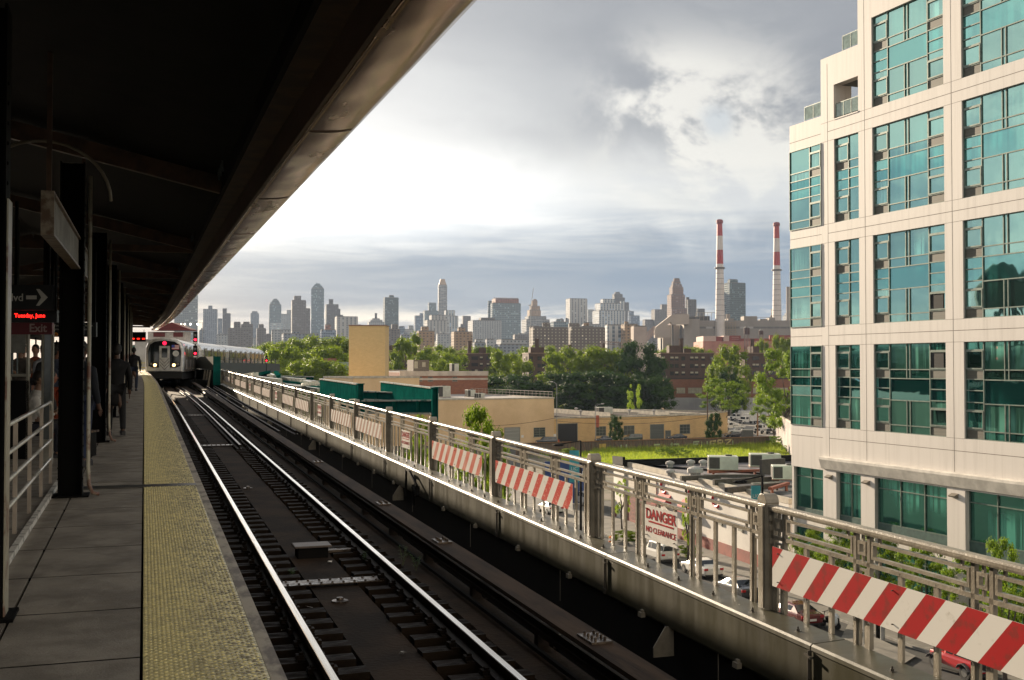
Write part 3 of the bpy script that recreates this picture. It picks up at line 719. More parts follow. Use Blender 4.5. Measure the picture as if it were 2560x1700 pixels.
# ---- long hanging sign box seen from its back
t = thing('hanging_sign_box', 'long ribbed grey sign box hung from the canopy over the platform', 'hanging sign')
za, zb = 1.66 + .95, 1.66 + 1.27
sb(MB().bx(-.79, -.735, 9.7, 15.7, za, zb), 'panel', M_greyp, t)
sb(MB().bx(-.80, -.70, 9.66, 15.74, za - .02, za).bx(-.80, -.70, 9.66, 15.74, zb, zb + .02).bx(-.80, -.70, 9.66, 9.70, za, zb), 'frame', P('sign_frame', (.30, .25, .18), .45, col2=(.12, .07, .04), scale=14), t)
rb = MB()
for k in range(75): rb.bx(-.735, -.722, 9.74 + k * .08, 9.765 + k * .08, za + .01, zb - .01)
sb(rb, 'ribs', M_greyp, t)
for y in (9.9, 15.3): sb(MB().bx(-.78, -.74, y, y + .05, zb + .02, HC + 1.0), 'hanger', M_beam, t)
# ---- stair railing
M_upr = P('upright_beige', (.42, .35, .28), .4, .2)
t = thing('stair_railing', 'white tubular railing with four rails around the stair opening', 'railing')
X = -1.09
for k, z in enumerate((1.03, .79, .56, .33)):
    sb(MB().tube([(X, 6.0, z), (X, 14.70, z)] + ([(X, 14.82, z - .03), (X, 14.86, z - .12)] if k == 0 else [(X, 14.86, z)]), .021, 8), 'rail', M_steel, t, smooth=True)
for y in (8.2, 9.5, 10.88, 12.2, 13.54, 14.86): sb(MB().bx(X - .02, X + .015, y - .022, y + .022, .02, 1.01), 'upright', M_upr, t)
o = sb(MB().bx(-1.03, -.98, 6.5, 14.9, 0, .05), 'stair_curb', P('curb_paint', (.72, .69, .62), .5, col2=(.3, .28, .24), scale=9, lo_=.52, hi_=.6)); tag(o, 'white painted curb at the foot of the stair railing', 'curb')
# ---- dark windscreen wall along the far edge of the platform with gaps
t = thing('windscreen_wall', 'dark panelled windscreen wall along the far side of the platform', 'wall')
sb(MB().sweep([(-6.05, 0), (-5.95, 0), (-5.95, 1.05), (-6.05, 1.05)], [(0, y, 0) for y in ys]), 'panel', M_black, t, bend=True)
for i in range(20): sb(MB().bx(-6.04, -5.96, 10 + i * 4, 10.15 + i * 4, 1.05, 2.4), 'post', M_black, t)
# ---- direction signs hanging over the platform
def board(name, px0, py0, px1, py1, D, lab, mat, cat='sign'):
    a_ = atD(px0, py0, D); b_ = atD(px1, py1, D); w = (b_ - a_).xy.length; hgt = a_.z - b_.z
    t = thing(name, lab, cat, (a_.x, a_.y, b_.z), -YAW)
    MB().bx(0, w, 0, .06, 0, hgt).build('panel', mat, t)
    for x in (.12 * w, .88 * w): MB().bx(x - .015, x + .015, .02, .05, hgt, hgt + .8 * (PZ + 3.9 - a_.z)).build('hanger', M_black, t)
    return t, w, hgt
t, w, hh_ = board('direction_sign', -60, 712, 132, 775, 12.5, 'black hanging direction sign reading Blvd with a right arrow', M_signblk)
txt('Queens Blvd', hh_ * .42, M_white, (w * .62, -.004, hh_ * .36), (1, 0, 0), (0, 0, 1), t, align='RIGHT', bold=.01)
m = MB(); ax, ay, s_ = w * .655, hh_ * .5, hh_
m.add([(ax, -.006, ay - .075 * s_), (ax + .42 * s_, -.006, ay - .075 * s_), (ax + .42 * s_, -.006, ay + .075 * s_), (ax, -.006, ay + .075 * s_)], [(0, 1, 2, 3)])
m.add([(ax + .40 * s_, -.007, ay - .33 * s_), (ax + .53 * s_, -.007, ay - .33 * s_), (ax + .86 * s_, -.007, ay), (ax + .53 * s_, -.007, ay + .33 * s_), (ax + .40 * s_, -.007, ay + .33 * s_), (ax + .60 * s_, -.007, ay)], [(0, 1, 5), (1, 2, 5), (2, 3, 5), (3, 4, 5)])
m.build('arrow', M_white, t, recalc=False)
t, w, hh_ = board('led_display', 22, 776, 142, 806, 13, 'black LED board showing the red date Tuesday, June', M_signblk, 'display')
txt('Tuesday, June', hh_ * .46, emit('led_red', (1, .015, .01), 1.5), (w * .12, -.004, hh_ * .42), (1, 0, 0), (0, 0, 1), t, bold=.02)
t, w, hh_ = board('exit_sign', 28, 806, 130, 836, 14.5, 'dark red Exit sign under the LED board', M_signred)
txt('Exit', hh_ * .95, P('exit_letter', (.5, .36, .33), .5), (w * .44, -.004, hh_ * .22), (1, 0, 0), (0, 0, 1), t, bold=.02)
def route(px0, py0, px1, py1, D, lines, rounds, lab):
    t, w, hh_ = board('route_sign', px0, py0, px1, py1, D, lab, M_signblk)
    for i, s_ in enumerate(lines): txt(s_, hh_ * .22, M_white, (w * .06, -.004, hh_ * (.72 - .26 * i)), (1, 0, 0), (0, 0, 1), t)
    for i, (c, m_) in enumerate(rounds):
        cx = w * (.2 + .3 * i); MB().tube([(cx, -.008, hh_ * .16), (cx, 0, hh_ * .16)], hh_ * .14, 20).build('route_disc', m_, t)
        txt(c, hh_ * .2, M_signblk, (cx, -.011, hh_ * .09), (1, 0, 0), (0, 0, 1), t, align='CENTER', bold=.01)
route(131, 806, 178, 842, 17, ['Manhattan', 'Brooklyn'], [('N', M_orange), ('Q', M_orange)], 'black route sign reading Manhattan Brooklyn with two orange discs')
route(196, 806, 240, 842, 19, ['Manhattan', 'Times Sq'], [('7', P('route_violet', (.35, .12, .3), .5))], 'black route sign reading Manhattan Times Sq with one purple disc')
for px0, py0, px1, py1, D, lab in ((365, 848, 412, 866, 70, 'far black LED board with three red dashes under the canopy'),):
    t, w, hh_ = board('led_display', px0 - 40, py0 - 18, px1 - 48, py1 - 12, D, lab, M_signblk, 'display')
    txt('- - -', hh_ * .9, emit('led_red_far', (1, .02, .01), 1.0), (w * .12, -.01, hh_ * .1), (1, 0, 0), (0, 0, 1), t, bold=.04)
# ---- platform booth behind the railing
def booth():
    a_ = atD(22, 990, 17); t = thing('platform_booth', 'cream metal platform booth with windows behind the stair railing', 'booth', (a_.x, a_.y, PZ + rise(a_.y)), -YAW)
    cr = P('booth_cream', (.33, .31, .25), .5, col2=(.22, .2, .16), scale=3); gl = P('booth_glass', (.05, .06, .06), .1)
    MB().bx(0, .26, 0, .05, 1.75, 2.08).bx(0, .02, 0, .06, 0, 2.1).bx(.26, .29, 0, .06, 0, 2.1).build('wall', cr, t)
    MB().bx(.03, .25, -.02, -.005, 1.62, 2.02).build('cabinet', P('cabinet_grey', (.3, .3, .27), .5, scale=6), t)
    MB().bx(0, .3, -.02, .08, 1.26, 1.30).build('counter', cr, t)
    MB().bx(.02, .05, 0, .03, 1.3, 1.7).bx(.11, .125, 0, .03, 1.3, 1.7).build('window', gl, t)
    MB().bx(0, .29, 0, .05, 0, 1.2).build('kick_panel', M_black, t)
    a_ = atD(103, 990, 16.4); t = thing('glass_door', 'cream framed glass door standing open beside the booth', 'door', (a_.x, a_.y, PZ + rise(a_.y)), -YAW)
    MB().bx(0, .03, 0, .04, 0, 2.05).bx(.14, .17, 0, .04, 0, 2.05).bx(.03, .14, 0, .04, 1.92, 2.05).bx(.03, .14, 0, .04, 0, .35).build('frame', cr, t)
    MB().bx(.03, .14, .015, .025, .35, 1.92).build('pane', P('door_glass', (.16, .17, .16), .12), t)
booth()
# ================================================================ PEOPLE
def skin(name, verts, edges, radii, mat, parent, lv=1, root=0):
    me = bpy.data.meshes.new(name); me.from_pydata([tuple(v) for v in verts], edges, []); me.materials.append(mat)
    o = bpy.data.objects.new(name, me); COL.objects.link(o); o.parent = parent
    m = o.modifiers.new('skin', 'SKIN'); m.use_smooth_shade = True
    for i, s_ in enumerate(me.skin_vertices[0].data):
        r = radii[i]; s_.radius = r if isinstance(r, tuple) else (r, r); s_.use_root = (i == root)
    ss_ = o.modifiers.new('sub', 'SUBSURF'); ss_.levels = lv; ss_.render_levels = lv
    return o
def person(lab, loc, rz, top, legs, hairc=(.01, .008, .007), pose='stand', stride=.0, coat=0.0, skinc=(.28, .16, .10), arms=None, bag=None, scale=1.0):
    """faces -Y in its own space; rz turns it"""
    t = thing('person', lab, 'person', loc, rz); sk = P('skin_tone', skinc, .5); tm_ = P('cloth_top', top, .85, scale=9); lm = P('cloth_legs', legs, .85, scale=9)
    hip = .92 if pose == 'stand' else .48
    s = stride
    if pose == 'stand':
        L_ = [(.10, 0, hip), (.11, -.02 - s * .5, .50), (.11, -s, .09), (.11, -s - .16, .03)]
        R_ = [(-.10, 0, hip), (-.11, s * .3, .50), (-.11, s, .09 + s * .12), (-.11, s - .14, .03)]
        lean = .02
    else:
        L_ = [(.10, 0, hip), (.13, -.42, .50), (.13, -.42, .09), (.13, -.58, .03)]
        R_ = [(-.10, 0, hip), (-.13, -.42, .50), (-.13, -.40, .09), (-.13, -.56, .03)]
        lean = -.10
    h = hip
    sp = [(0, 0, h), (0, lean * .4, h + .20), (0, lean, h + .45), (0, lean * 1.1, h + .56), (0, lean * 1.2 - .01, h + .64), (0, lean * 1.3 - .02, h + .73)]
    A = arms or [[(.20, lean, h + .47), (.25, lean + .02, h + .20), (.25, lean - .06, h - .03), (.25, lean - .09, h - .12)], [(-.20, lean, h + .47), (-.25, lean + .02, h + .20), (-.25, lean - .06, h - .03), (-.25, lean - .09, h - .12)]]
    V = []; E_ = []; Rr = []
    def chain(pts, rad, st=None):
        b = len(V); V.extend(pts); Rr.extend(rad); E_.extend([(b + i, b + i + 1) for i in range(len(pts) - 1)])
        if st is not None: E_.append((st, b))
        return b
    chain(sp, [(.13, .10), (.12, .09), (.16, .10), (.06, .06), (.055, .06), (.075, .09)])
    chain(L_[1:], [.055, .04, .035], 0); chain(R_[1:], [.055, .04, .035], 0)
    for a_ in A: chain(a_, [.05, .04, .03, .032], 2)
    body = skin('body', V, E_, Rr, sk, t)
    # fingers on both hands
    for a_ in A:
        w = Vector(a_[3]); d = (w - Vector(a_[2])).normalized(); sd_ = d.cross(Vector((1, 0, 0))).normalized()
        m = MB()
        for k in range(4):
            q = w + sd_ * (k - 1.5) * .018; ln = (.07, .08, .075, .06)[k]; m.tube([q, q + d * ln * .55, q + d * ln + Vector((0, -.015, -.005))], [.009, .008, .006], 5)
        m.tube([w - d * .03 + sd_ * .02, w + sd_ * .05 + d * .01, w + sd_ * .055 + d * .045], [.011, .009, .007], 5)
        m.build('hand', sk, t, smooth=True)
    hd = Vector(sp[5]) + Vector((0, 0, .03))
    f = MB().ell(hd, (.078, .098, .115), 14, 10).add([hd + Vector(v) for v in ((-.012, -.09, -.02), (.012, -.09, -.02), (0, -.12, -.02), (0, -.093, .03))], [(0, 1, 2), (1, 3, 2), (3, 0, 2)])
    for sx in (-1, 1): f.ell(hd + Vector((sx * .08, .0, -.005)), (.012, .022, .032), 6, 5)
    f.build('head', sk, t, smooth=True)
    fe = MB()
    for sx in (-1, 1): fe.ell(hd + Vector((sx * .03, -.088, .015)), (.013, .01, .007), 6, 4)
    fe.ell(hd + Vector((0, -.09, -.055)), (.022, .008, .006), 8, 4); fe.build('face_features', P('feature_dark', (.03, .015, .012), .5), t)
    hr = MB().ell(hd + Vector((0, .018, .03)), (.088, .10, .108), 14, 8).ell(hd + Vector((0, .06, -.02)), (.075, .055, .09), 10, 6); hr.build('hair', P('hair', hairc, .6), t, smooth=True)
    # clothes: shirt or coat, trousers, shoes
    tv = [(0, lean * .0, h - .06 - coat), (0, 0, h + .02), (0, lean * .4, h + .22), (0, lean, h + .44), (0, lean * 1.1, h + .56), (0, lean * 1.2, h + .60)]
    tr = [(.19 if coat else .16, .14 if coat else .12), (.16, .125), (.15, .11), (.185, .13), (.11, .10), (.068, .07)]
    ve = list(tv); re_ = list(tr); ed = [(i, i + 1) for i in range(5)]
    for a_ in A:
        b = len(ve); ve += a_[:3]; re_ += [.062, .056, .045]; ed += [(3, b), (b, b + 1), (b + 1, b + 2)]
    skin('coat' if coat else 'shirt', ve, ed, re_, tm_, t)
    lv_ = [(0, 0, h + .02)] + L_[:3] + R_[:3]; lr = [(.15, .115), (.085, .09), .07, .055, (.085, .09), .07, .055]
    skin('trousers', lv_, [(0, 1), (1, 2), (2, 3), (0, 4), (4, 5), (5, 6)], lr, lm, t)
    for a_ in (L_, R_):
        q = a_[2]; MB().bevbox(q[0] - .045, q[0] + .045, q[1] - .20, q[1] + .07, q[2] - .09, q[2] - .0, .02).build('shoe', P('shoe', (.03, .028, .03), .5), t)
    if bag: MB().ell((bag[0], bag[1], h + bag[2]), bag[3], 10, 8).build('bag', P('bag', bag[4], .7), t, smooth=True)
    t.scale = (scale,) * 3
    return t
def at_floor(px, py): q = sta(px, py, 0); return (q.x, q.y, PZ + rise(q.y))
D_ = (.010, .010, .012)
arms_up = [[(.20, -.02, 1.39), (.26, -.12, 1.14), (.12, -.34, 1.22), (.06, -.40, 1.26)], [(-.20, -.02, 1.39), (-.26, -.12, 1.14), (-.12, -.34, 1.20), (-.06, -.40, 1.24)]]
arms_sit = [[(.20, -.10, .95), (.26, -.16, .68), (.10, -.36, .72), (.05, -.42, .75)], [(-.20, -.10, .95), (-.26, -.16, .68), (-.10, -.36, .70), (-.05, -.42, .73)]]
def at_col(px, D): q = atD(px, 900, D); return (q.x, q.y, PZ + rise(q.y))
person('person in a long black coat walking away beside the columns', at_floor(290, 1090), pi + .1, (.006, .006, .007), (.006, .006, .007), stride=.22, coat=.30, skinc=(.10, .05, .03))
person('person in dark jacket and blue jeans walking away near the yellow strip', at_floor(334, 978), pi - .1, (.010, .009, .012), (.015, .022, .045), stride=.10, skinc=(.12, .055, .035))
person('standing person in a checked blue shirt and rust red trousers behind the column', at_col(146, 19.5), pi / 2 + .5, (.11, .13, .18), (.36, .06, .02), skinc=(.22, .09, .05))
person('seated person in a white top looking down, behind the railing', (at_col(74, 17.2)[0], at_col(74, 17.2)[1], PZ + .20), -1.5 + pi, (.70, .66, .60), (.02, .02, .03), pose='sit', arms=arms_sit, hairc=(.02, .012, .008))
person('seated person in black holding a sheet of paper, second on the bench', (at_col(104, 18.2)[0], at_col(104, 18.2)[1], PZ + .21), -1.3 + pi, (.02, .018, .02), (.02, .02, .02), pose='sit', arms=arms_sit, skinc=(.30, .10, .05))
person('dark haired person in black standing near the glass door', at_col(127, 20.5), .2, (.02, .02, .022), D_, arms=arms_up, skinc=(.50, .30, .20))
person('person in black with a white collar standing in shadow between two columns', at_col(224, 27), .4, (.02, .02, .022), D_, arms=arms_up)
person('person in dark clothes stepping out behind the thick near column', at_col(205, 16.0), pi - .6, (.008, .012, .02), (.02, .03, .07), stride=.12, skinc=(.12, .06, .04))
person('dark figure standing far down the platform between the slim columns', at_col(256, 33), .3, D_, D_, arms=arms_up, skinc=(.3, .12, .07))
person('figure in a grey top standing by the booth counter', at_col(48, 22), -.4, (.10, .085, .07), D_, arms=arms_up, skinc=(.32, .16, .09))
person('figure in a dark red top seated at the far end of the bench', (at_col(92, 20.5)[0], at_col(92, 20.5)[1], PZ + .22), -1.4 + pi, (.16, .02, .015), D_, pose='sit', arms=arms_sit, skinc=(.3, .12, .07))
person('dark figure with a bag at the far left of the platform crowd', at_col(170, 30), .9, D_, D_, bag=(.28, 0, .1, (.14, .2, .22), (.03, .03, .03)), skinc=(.3, .15, .1))
person('tall figure in a tan coat in the crowd behind the railing', at_col(58, 25), .2, (.16, .11, .07), D_, arms=arms_up, skinc=(.5, .28, .18))
person('figure in a rust orange top at the back of the crowd', at_col(88, 27), -.3, (.30, .07, .03), D_, arms=arms_up, skinc=(.45, .22, .14))
person('figure in a pale grey shirt among the crowd near the glass door', at_col(112, 24), .5, (.34, .34, .36), (.03, .035, .06), arms=arms_up, skinc=(.5, .28, .18))
person('dark figure in blue jeans standing further along by the slim columns', at_col(238, 22), -.5, (.015, .015, .02), (.04, .06, .12), skinc=(.4, .2, .13))
person('small far figure near the end of the platform', at_col(300, 48), .4, D_, D_, arms=arms_up, skinc=(.3, .15, .1))
a_ = atD(60, 900, 17.4)
t = thing('platform_bench', 'dark slatted platform bench under the seated people', 'bench', (a_.x - .2, a_.y + .1, PZ + .18), -YAW)
for k in range(4): MB().bx(-.3, 1.3, -.2 + k * .12, -.1 + k * .12, .42, .45).build('seat_slat', M_beam, t)
for x in (-.25, 1.2): MB().bx(x, x + .06, -.2, .25, -.02, .42).build('leg', M_black, t)
# ================================================================ CITY
def bld(name, lab, D, tiers, mat, cat='tower', rot=16, depth=.7, group=None, extras=None):
    """tiers: (px0, px1, ytop[, mat]) in the photograph at distance D; rot shows the left flank"""
    X0 = min(t_[0] for t_ in tiers); X1 = max(t_[1] for t_ in tiers); c = atD((X0 + X1) / 2, 900, D)
    r = radians(rot); t = thing(name, lab, cat, (c.x, c.y, 0), -YAW - radians(0) + r, group)
    k = D / FPX; frame = Matrix.Rotation(-r, 2)
    for i, T in enumerate(tiers):
        app = (T[1] - T[0]) * k; h = atD((X0 + X1) / 2, T[2], D).z; m_ = T[3] if len(T) > 3 else mat
        d = app * depth if i == 0 or app * depth < 1e9 else app; sr, cr_ = abs(sin(r)), cos(r)
        w = app / (cr_ + depth * sr); d = w * depth
        off = ((T[0] + T[1]) / 2 - (X0 + X1) / 2) * k; ox, oy = off * cos(r), -off * sin(r)   # offset in screen x -> local axes
        e = i * .37
        b = MB().bx(-w / 2 + e * .2, w / 2 - e * .2, -d / 2 + e, d / 2 - e, -.5 if i == 0 else 0, h)
        kind = 'wall' if i == 0 else ('tier' if app > 8 * k else 'mast')
        o = b.build(kind, m_, t); o.location = (ox, oy, 0)
        if app > 12 * k:
            pr = MB().bx(-w / 2 + .6, w / 2 - .6, -d / 2 + .6 + e, d / 2 - .6 - e, h + .01, h + 1.0); q = pr.build('roof', M_roofc, t); q.location = (ox, oy, 0)
    return t, k
M_roofc = P('city_roof', (.16, .15, .14), .9)
F = {}
def fm(key, *a, **k):
    if key not in F: F[key] = facade('facade_' + key, *a, **k)
    return F[key]
fgrey = fm('grey', (.17, .20, .24), (.05, .065, .09), 4.5, 3.4, .5, .5)
fbrown = fm('brown', (.125, .115, .11), (.045, .05, .06), 4, 3.1, .5, .45)
fdark = fm('dark', (.085, .085, .085), (.035, .04, .05), 3.8, 3.1, .55, .5)
fglass = fm('glass', (.17, .22, .25), (.06, .10, .13), 3, 3.6, .75, .7, rough=.4, wr=.12)
fpale = fm('pale', (.31, .33, .35), (.10, .12, .14), 4.2, 3.4, .4, .5)
fwhite = fm('white', (.44, .46, .47), (.09, .13, .18), 6.0, 4.0, .45, .6, strip=1)
fbeige = fm('beige', (.35, .35, .345), (.11, .12, .13), 6.5, 3.6, .38, .55, strip=1)
fband = fm('band', (.28, .29, .30), (.06, .075, .09), 6, 3.5, .6, .45, strip=2)
fblue = fm('blue', (.13, .19, .27), (.06, .09, .14), 3, 3.6, .8, .6, rough=.3, wr=.1)
fteal = fm('teal', (.035, .065, .07), (.02, .045, .055), 2.6, 3.4, .8, .6, rough=.35, wr=.15)
fred = fm('red', (.22, .10, .075), (.07, .06, .06), 4.5, 3.3, .45, .4)
forange = fm('orange', (.28, .18, .10), (.09, .07, .05), 4.2, 3.0, .45, .5)
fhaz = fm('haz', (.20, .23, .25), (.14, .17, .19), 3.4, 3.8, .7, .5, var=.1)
SL = 2700
S_ = lambda *a, **k: bld('city_tower', *a, **k)
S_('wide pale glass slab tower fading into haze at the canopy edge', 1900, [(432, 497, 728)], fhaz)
S_('grey tower with a small rooftop block right of the hazy slab', SL, [(505, 545, 774), (519, 531, 764), (543, 556, 797)], fgrey)
S_('narrow grey tower with a taller left half, left of the brown blocks', SL - 100, [(555, 577, 784), (555, 567, 771)], fdark)
S_('broad brown apartment block with a square top, near the train roof', 1700, [(566, 634, 822), (583, 602, 806), (606, 625, 806), (600, 634, 812)], fbrown, cat='apartment block')
S_('slim pale office tower standing alone above the brown blocks', SL + 300, [(624, 648, 784), (628, 644, 779)], fgrey)
S_('low brown stepped block right of the slim pale tower', 1800, [(640, 666, 822), (645, 660, 812)], fbrown, cat='apartment block')
S_('pointed tower with a tapering pale crown', SL, [(670, 704, 762), (673, 700, 756), (678, 697, 751), (682, 693, 747)], fglass)
S_('pale stepped building between the pointed tower and the tall brown one', SL + 100, [(698, 728, 786), (715, 728, 776)], fpale)
S_('low columned pale block under the pointed tower', 1500, [(676, 728, 826)], fpale, cat='office block')
S_('tall grey brown residential tower with a dark square cap', 2200, [(726, 766, 752), (733, 753, 741), (763, 776, 772)], fbrown)
t, k = S_('tallest glass tower at left with a rounded octagonal crown', SL, [(776, 811, 722)], fglass, rot=10)
m = MB(); zt = atD(793, 722, SL).z; zz = atD(793, 709, SL).z; wd = 35 * k * .82
for j, (f_, g_) in enumerate(((.92, .25), (.80, .5), (.62, .78), (.42, 1.0))): m.bx(-wd / 2 * f_, wd / 2 * f_, -wd / 3 * f_, wd / 3 * f_, zt + (zz - zt) * ((g_ - .27) if j else 0) + .2 * j, zt + (zz - zt) * g_)
m.tube([(-2, 0, zz), (-2, 0, zz + 4)], .6, 5); m.build('crown', fglass, t)
S_('dark stepped tower with a round rooftop tank, right of the glass tower', SL - 100, [(812, 847, 762), (821, 833, 748), (845, 851, 772), (850, 858, 787)], fdark)
S_('pale institutional block with vertical piers', 1800, [(835, 896, 793), (893, 903, 811)], fbeige, cat='office block')
S_('low blue grey block topped by a red brown box', 1500, [(799, 841, 826), (811, 828, 812, fred)], fblue, cat='office block')
S_('low grey housing block half hidden by the grove, left of the tower group', 1450, [(700, 800, 836), (728, 750, 829)], fgrey, cat='office block')
t, k = S_('pale domed power station roof with a steaming stack', 2300, [(917, 962, 806), (922, 957, 801), (928, 950, 797)], fpale, cat='power station')
p_ = atD(939, 783, 2300); MB().lathe([(3, 40), (2.4, p_.z)], (0, 0, 0), 8).build('chimney', fdark, t)
S_('dark teal glass slab tower standing alone', SL - 200, [(957, 997, 745), (971, 985, 739)], fteal)
S_('grey brown block with a small cupola under the teal slab', 1500, [(964, 1001, 824), (977, 995, 812)], fbrown, cat='apartment block')
S_('low blue grey block right of the cupola block', 1900, [(995, 1012, 817)], fblue, cat='office block')
S_('pale low blocks between the teal slab and the glass cluster', 2200, [(1008, 1036, 824), (1020, 1034, 815)], fpale, cat='apartment block')
S_('blue glass stepped tower at the left of the glass cluster', SL - 100, [(1035, 1057, 790), (1048, 1058, 783)], fblue)
S_('pale glass tower with a bright square top', SL, [(1056, 1096, 778), (1069, 1091, 758)], fglass)
t, k = S_('slender tall banded tower with a pale tapered crown', SL, [(1094, 1118, 713)], fband, rot=12)
m = MB(); za_, zb_ = atD(1106, 713, SL).z, atD(1106, 698, SL).z; w1, w2 = 9.5 * k, 5.5 * k
m.add([(-w1, -w1 * .6, za_), (w1, -w1 * .6, za_), (w1, w1 * .6, za_), (-w1, w1 * .6, za_), (-w2, -w2 * .6, zb_), (w2, -w2 * .6, zb_), (w2, w2 * .6, zb_), (-w2, w2 * .6, zb_)], [(4, 5, 6, 7), (0, 1, 5, 4), (1, 2, 6, 5), (2, 3, 7, 6), (3, 0, 4, 7)]).build('crown', P('crown_tan', (.42, .31, .22), .6), t)
S_('broad beige grey block in front of the slender banded tower', 2100, [(1060, 1122, 802), (1072, 1120, 789)], fbeige, cat='office block')
S_('white stepped block right of the slender tower', 2300, [(1102, 1146, 791), (1110, 1138, 777)], fwhite)
S_('orange brown housing block with a small top box, left of the beige hotel', 1250, [(1127, 1182, 831), (1143, 1164, 820)], forange, cat='apartment block')
S_('tan housing block standing in front of the glass cluster', 1250, [(1040, 1087, 829), (1051, 1072, 818)], forange, cat='apartment block')
S_('brownish tower behind the orange housing block', SL, [(1154, 1177, 791), (1150, 1160, 810)], fbrown)
S_('wide beige hotel block with many small windows', 1900, [(1169, 1254, 803), (1196, 1238, 796, fdark)], fpale, cat='hotel')
t, k = S_('large green glass block with red brown upper band', 2100, [(1219, 1302, 760, fglass), (1229, 1297, 748, fred), (1219, 1230, 752)], fglass, rot=14, cat='office block')
zt = atD(1260, 748, 2100).z
for i in range(12): MB().bx(-20 + i * 4, -18.6 + i * 4, -2, 0, zt, zt + 3.2).build('vent', fred, t) if i != 7 else None
t, k = S_('stepped tan spire tower behind the construction site', SL, [(1318, 1352, 776), (1324, 1350, 766), (1328, 1344, 752), (1332, 1342, 748)], forange)
t, k = S_('unfinished concrete building with open floors and netting', 2300, [(1304, 1374, 800), (1312, 1366, 792)], fband, cat='building site')
cr_ = atD(1327, 800, 2250); t = thing('tower_crane', 'tall thin lattice tower crane over the building site', 'crane', (cr_.x, cr_.y, 0), -YAW)
hz_ = atD(1330, 760, 2250).z; MB().bar((0, 0, 0), (0, 0, hz_), 1.4).build('mast', P('crane_grey', (.35, .33, .3), .6), t)
ja = atD(1334, 720, 2250).z; MB().bar((0, 0, hz_ - 6), (5.5, 0, ja), 1.0).bar((0, 0, hz_ - 4), (-5, 0, hz_ - 2), 1.6).build('jib', P('crane_jib', (.40, .36, .3), .6), t)
S_('small dark square tower alone in the gap before the white block', SL, [(1397, 1410, 799), (1400, 1407, 796)], fbrown)
S_('cream office tower with vertical strips, squat and square', 2300, [(1415, 1468, 748), (1413, 1420, 795)], fbeige)
S_('thin pale tower behind the cream office tower', SL, [(1466, 1486, 775)], fpale)
t, k = S_('white hospital tower with blue vertical window strips', 2200, [(1482, 1562, 778), (1488, 1553, 760), (1501, 1538, 749), (1550, 1562, 753)], fwhite, cat='hospital')
S_('dark stepped tower with a ragged dome behind the hospital', SL, [(1529, 1572, 757), (1530, 1562, 745), (1531, 1557, 736), (1536, 1551, 731), (1560, 1577, 777)], fdark)
S_('blue glass office block with a raised left part', 2500, [(1570, 1599, 790), (1570, 1585, 779)], fblue, cat='office block')
S_('low grey stepped apartment tower left of the conveyor', 2400, [(1607, 1634, 800), (1629, 1668, 775), (1651, 1669, 762)], fbrown)
t, k = S_('tall stepped red brown tower, widest in the middle', 1900, [(1669, 1716, 772), (1669, 1712, 738), (1674, 1709, 719), (1677, 1706, 712), (1679, 1703, 704), (1683, 1701, 697)], fm('redbrown', (.20, .12, .09), (.08, .08, .09), 4, 3.1, .5, .5))
S_('dark balconied tower right of the stepped red brown tower', 1950, [(1714, 1741, 750), (1714, 1724, 743)], fdark)
S_('low dark block right of the balconied tower', 2000, [(1738, 1762, 773)], fdark, cat='office block')
S_('dark green black glass tower between the two chimneys', 1800, [(1812, 1863, 709), (1820, 1845, 700)], fteal)
S_('small tan tower just left of the right chimney', 2200, [(1929, 1938, 772), (1926, 1934, 788)], forange)
S_('cream sunlit block right of the right chimney', 2000, [(1958, 1990, 790), (1962, 1978, 784)], fpale, cat='office block')
# mid-ground rows on the island
S_('long grey hall with a pale sloping roof, left of the museum like hall', 1200, [(1181, 1215, 858), (1186, 1209, 850, fpale)], fgrey, cat='hall')
S_('low museum like hall with a wide pale roof light', 1200, [(1236, 1322, 862), (1240, 1318, 851, fpale)], fgrey, cat='hall')
S_('grey white wing between the two halls', 1250, [(1213, 1238, 849)], fpale, cat='hall')
fpan = fm('pan', (.105, .085, .07), (.30, .27, .21), 3.6, 2.9, .34, .42, wr=.4)
S_('dark brown apartment slab with many lit windows, left part of the island row', 1050, [(1323, 1421, 820), (1323, 1350, 817), (1355, 1377, 808), (1383, 1400, 821)], fpan, cat='apartment block', depth=.35)
S_('dark brown apartment slab with tan rooftop boxes, right part of the island row', 1060, [(1418, 1513, 820), (1420, 1450, 810), (1458, 1474, 808, forange), (1452, 1486, 817)], fpan, cat='apartment block', depth=.35)
t, k = S_('white building with three arched windows on top', 1100, [(1513, 1554, 814)], fwhite, cat='office block', rot=8)
S_('tan brown narrow apartment tower beside the white arched building', 1080, [(1553, 1595, 812), (1560, 1572, 804)], forange, cat='apartment block')
rnd = random.Random(5)
fills = [(440, 470, 842), (497, 512, 826), (540, 570, 838), (600, 628, 842), (628, 668, 846), (655, 690, 838), (760, 800, 842), (842, 870, 838), (1000, 1030, 838), (1090, 1128, 836), (1150, 1175, 840), (1300, 1330, 836), (1376, 1420, 806), (1455, 1500, 812), (1595, 1620, 830), (1012, 1048, 846), (1086, 1130, 854), (1212, 1250, 828), (1282, 1326, 838)]
fl = ['behind the train roof', 'at the foot of the hazy slab', 'under the narrow twin tower', 'left of the grove', 'above the last train car', 'beside the low stepped block', 'below the tall glass tower', 'behind the blank tan tower', 'left of the tan housing block', 'at the foot of the slender banded tower', 'behind the orange housing block', 'under the building site', 'behind the island apartment row at left', 'behind the island apartment row at right', 'left of the power plant block', 'low behind the round tree', 'right of the tan housing block', 'below the green glass block', 'between the hall and the island row']
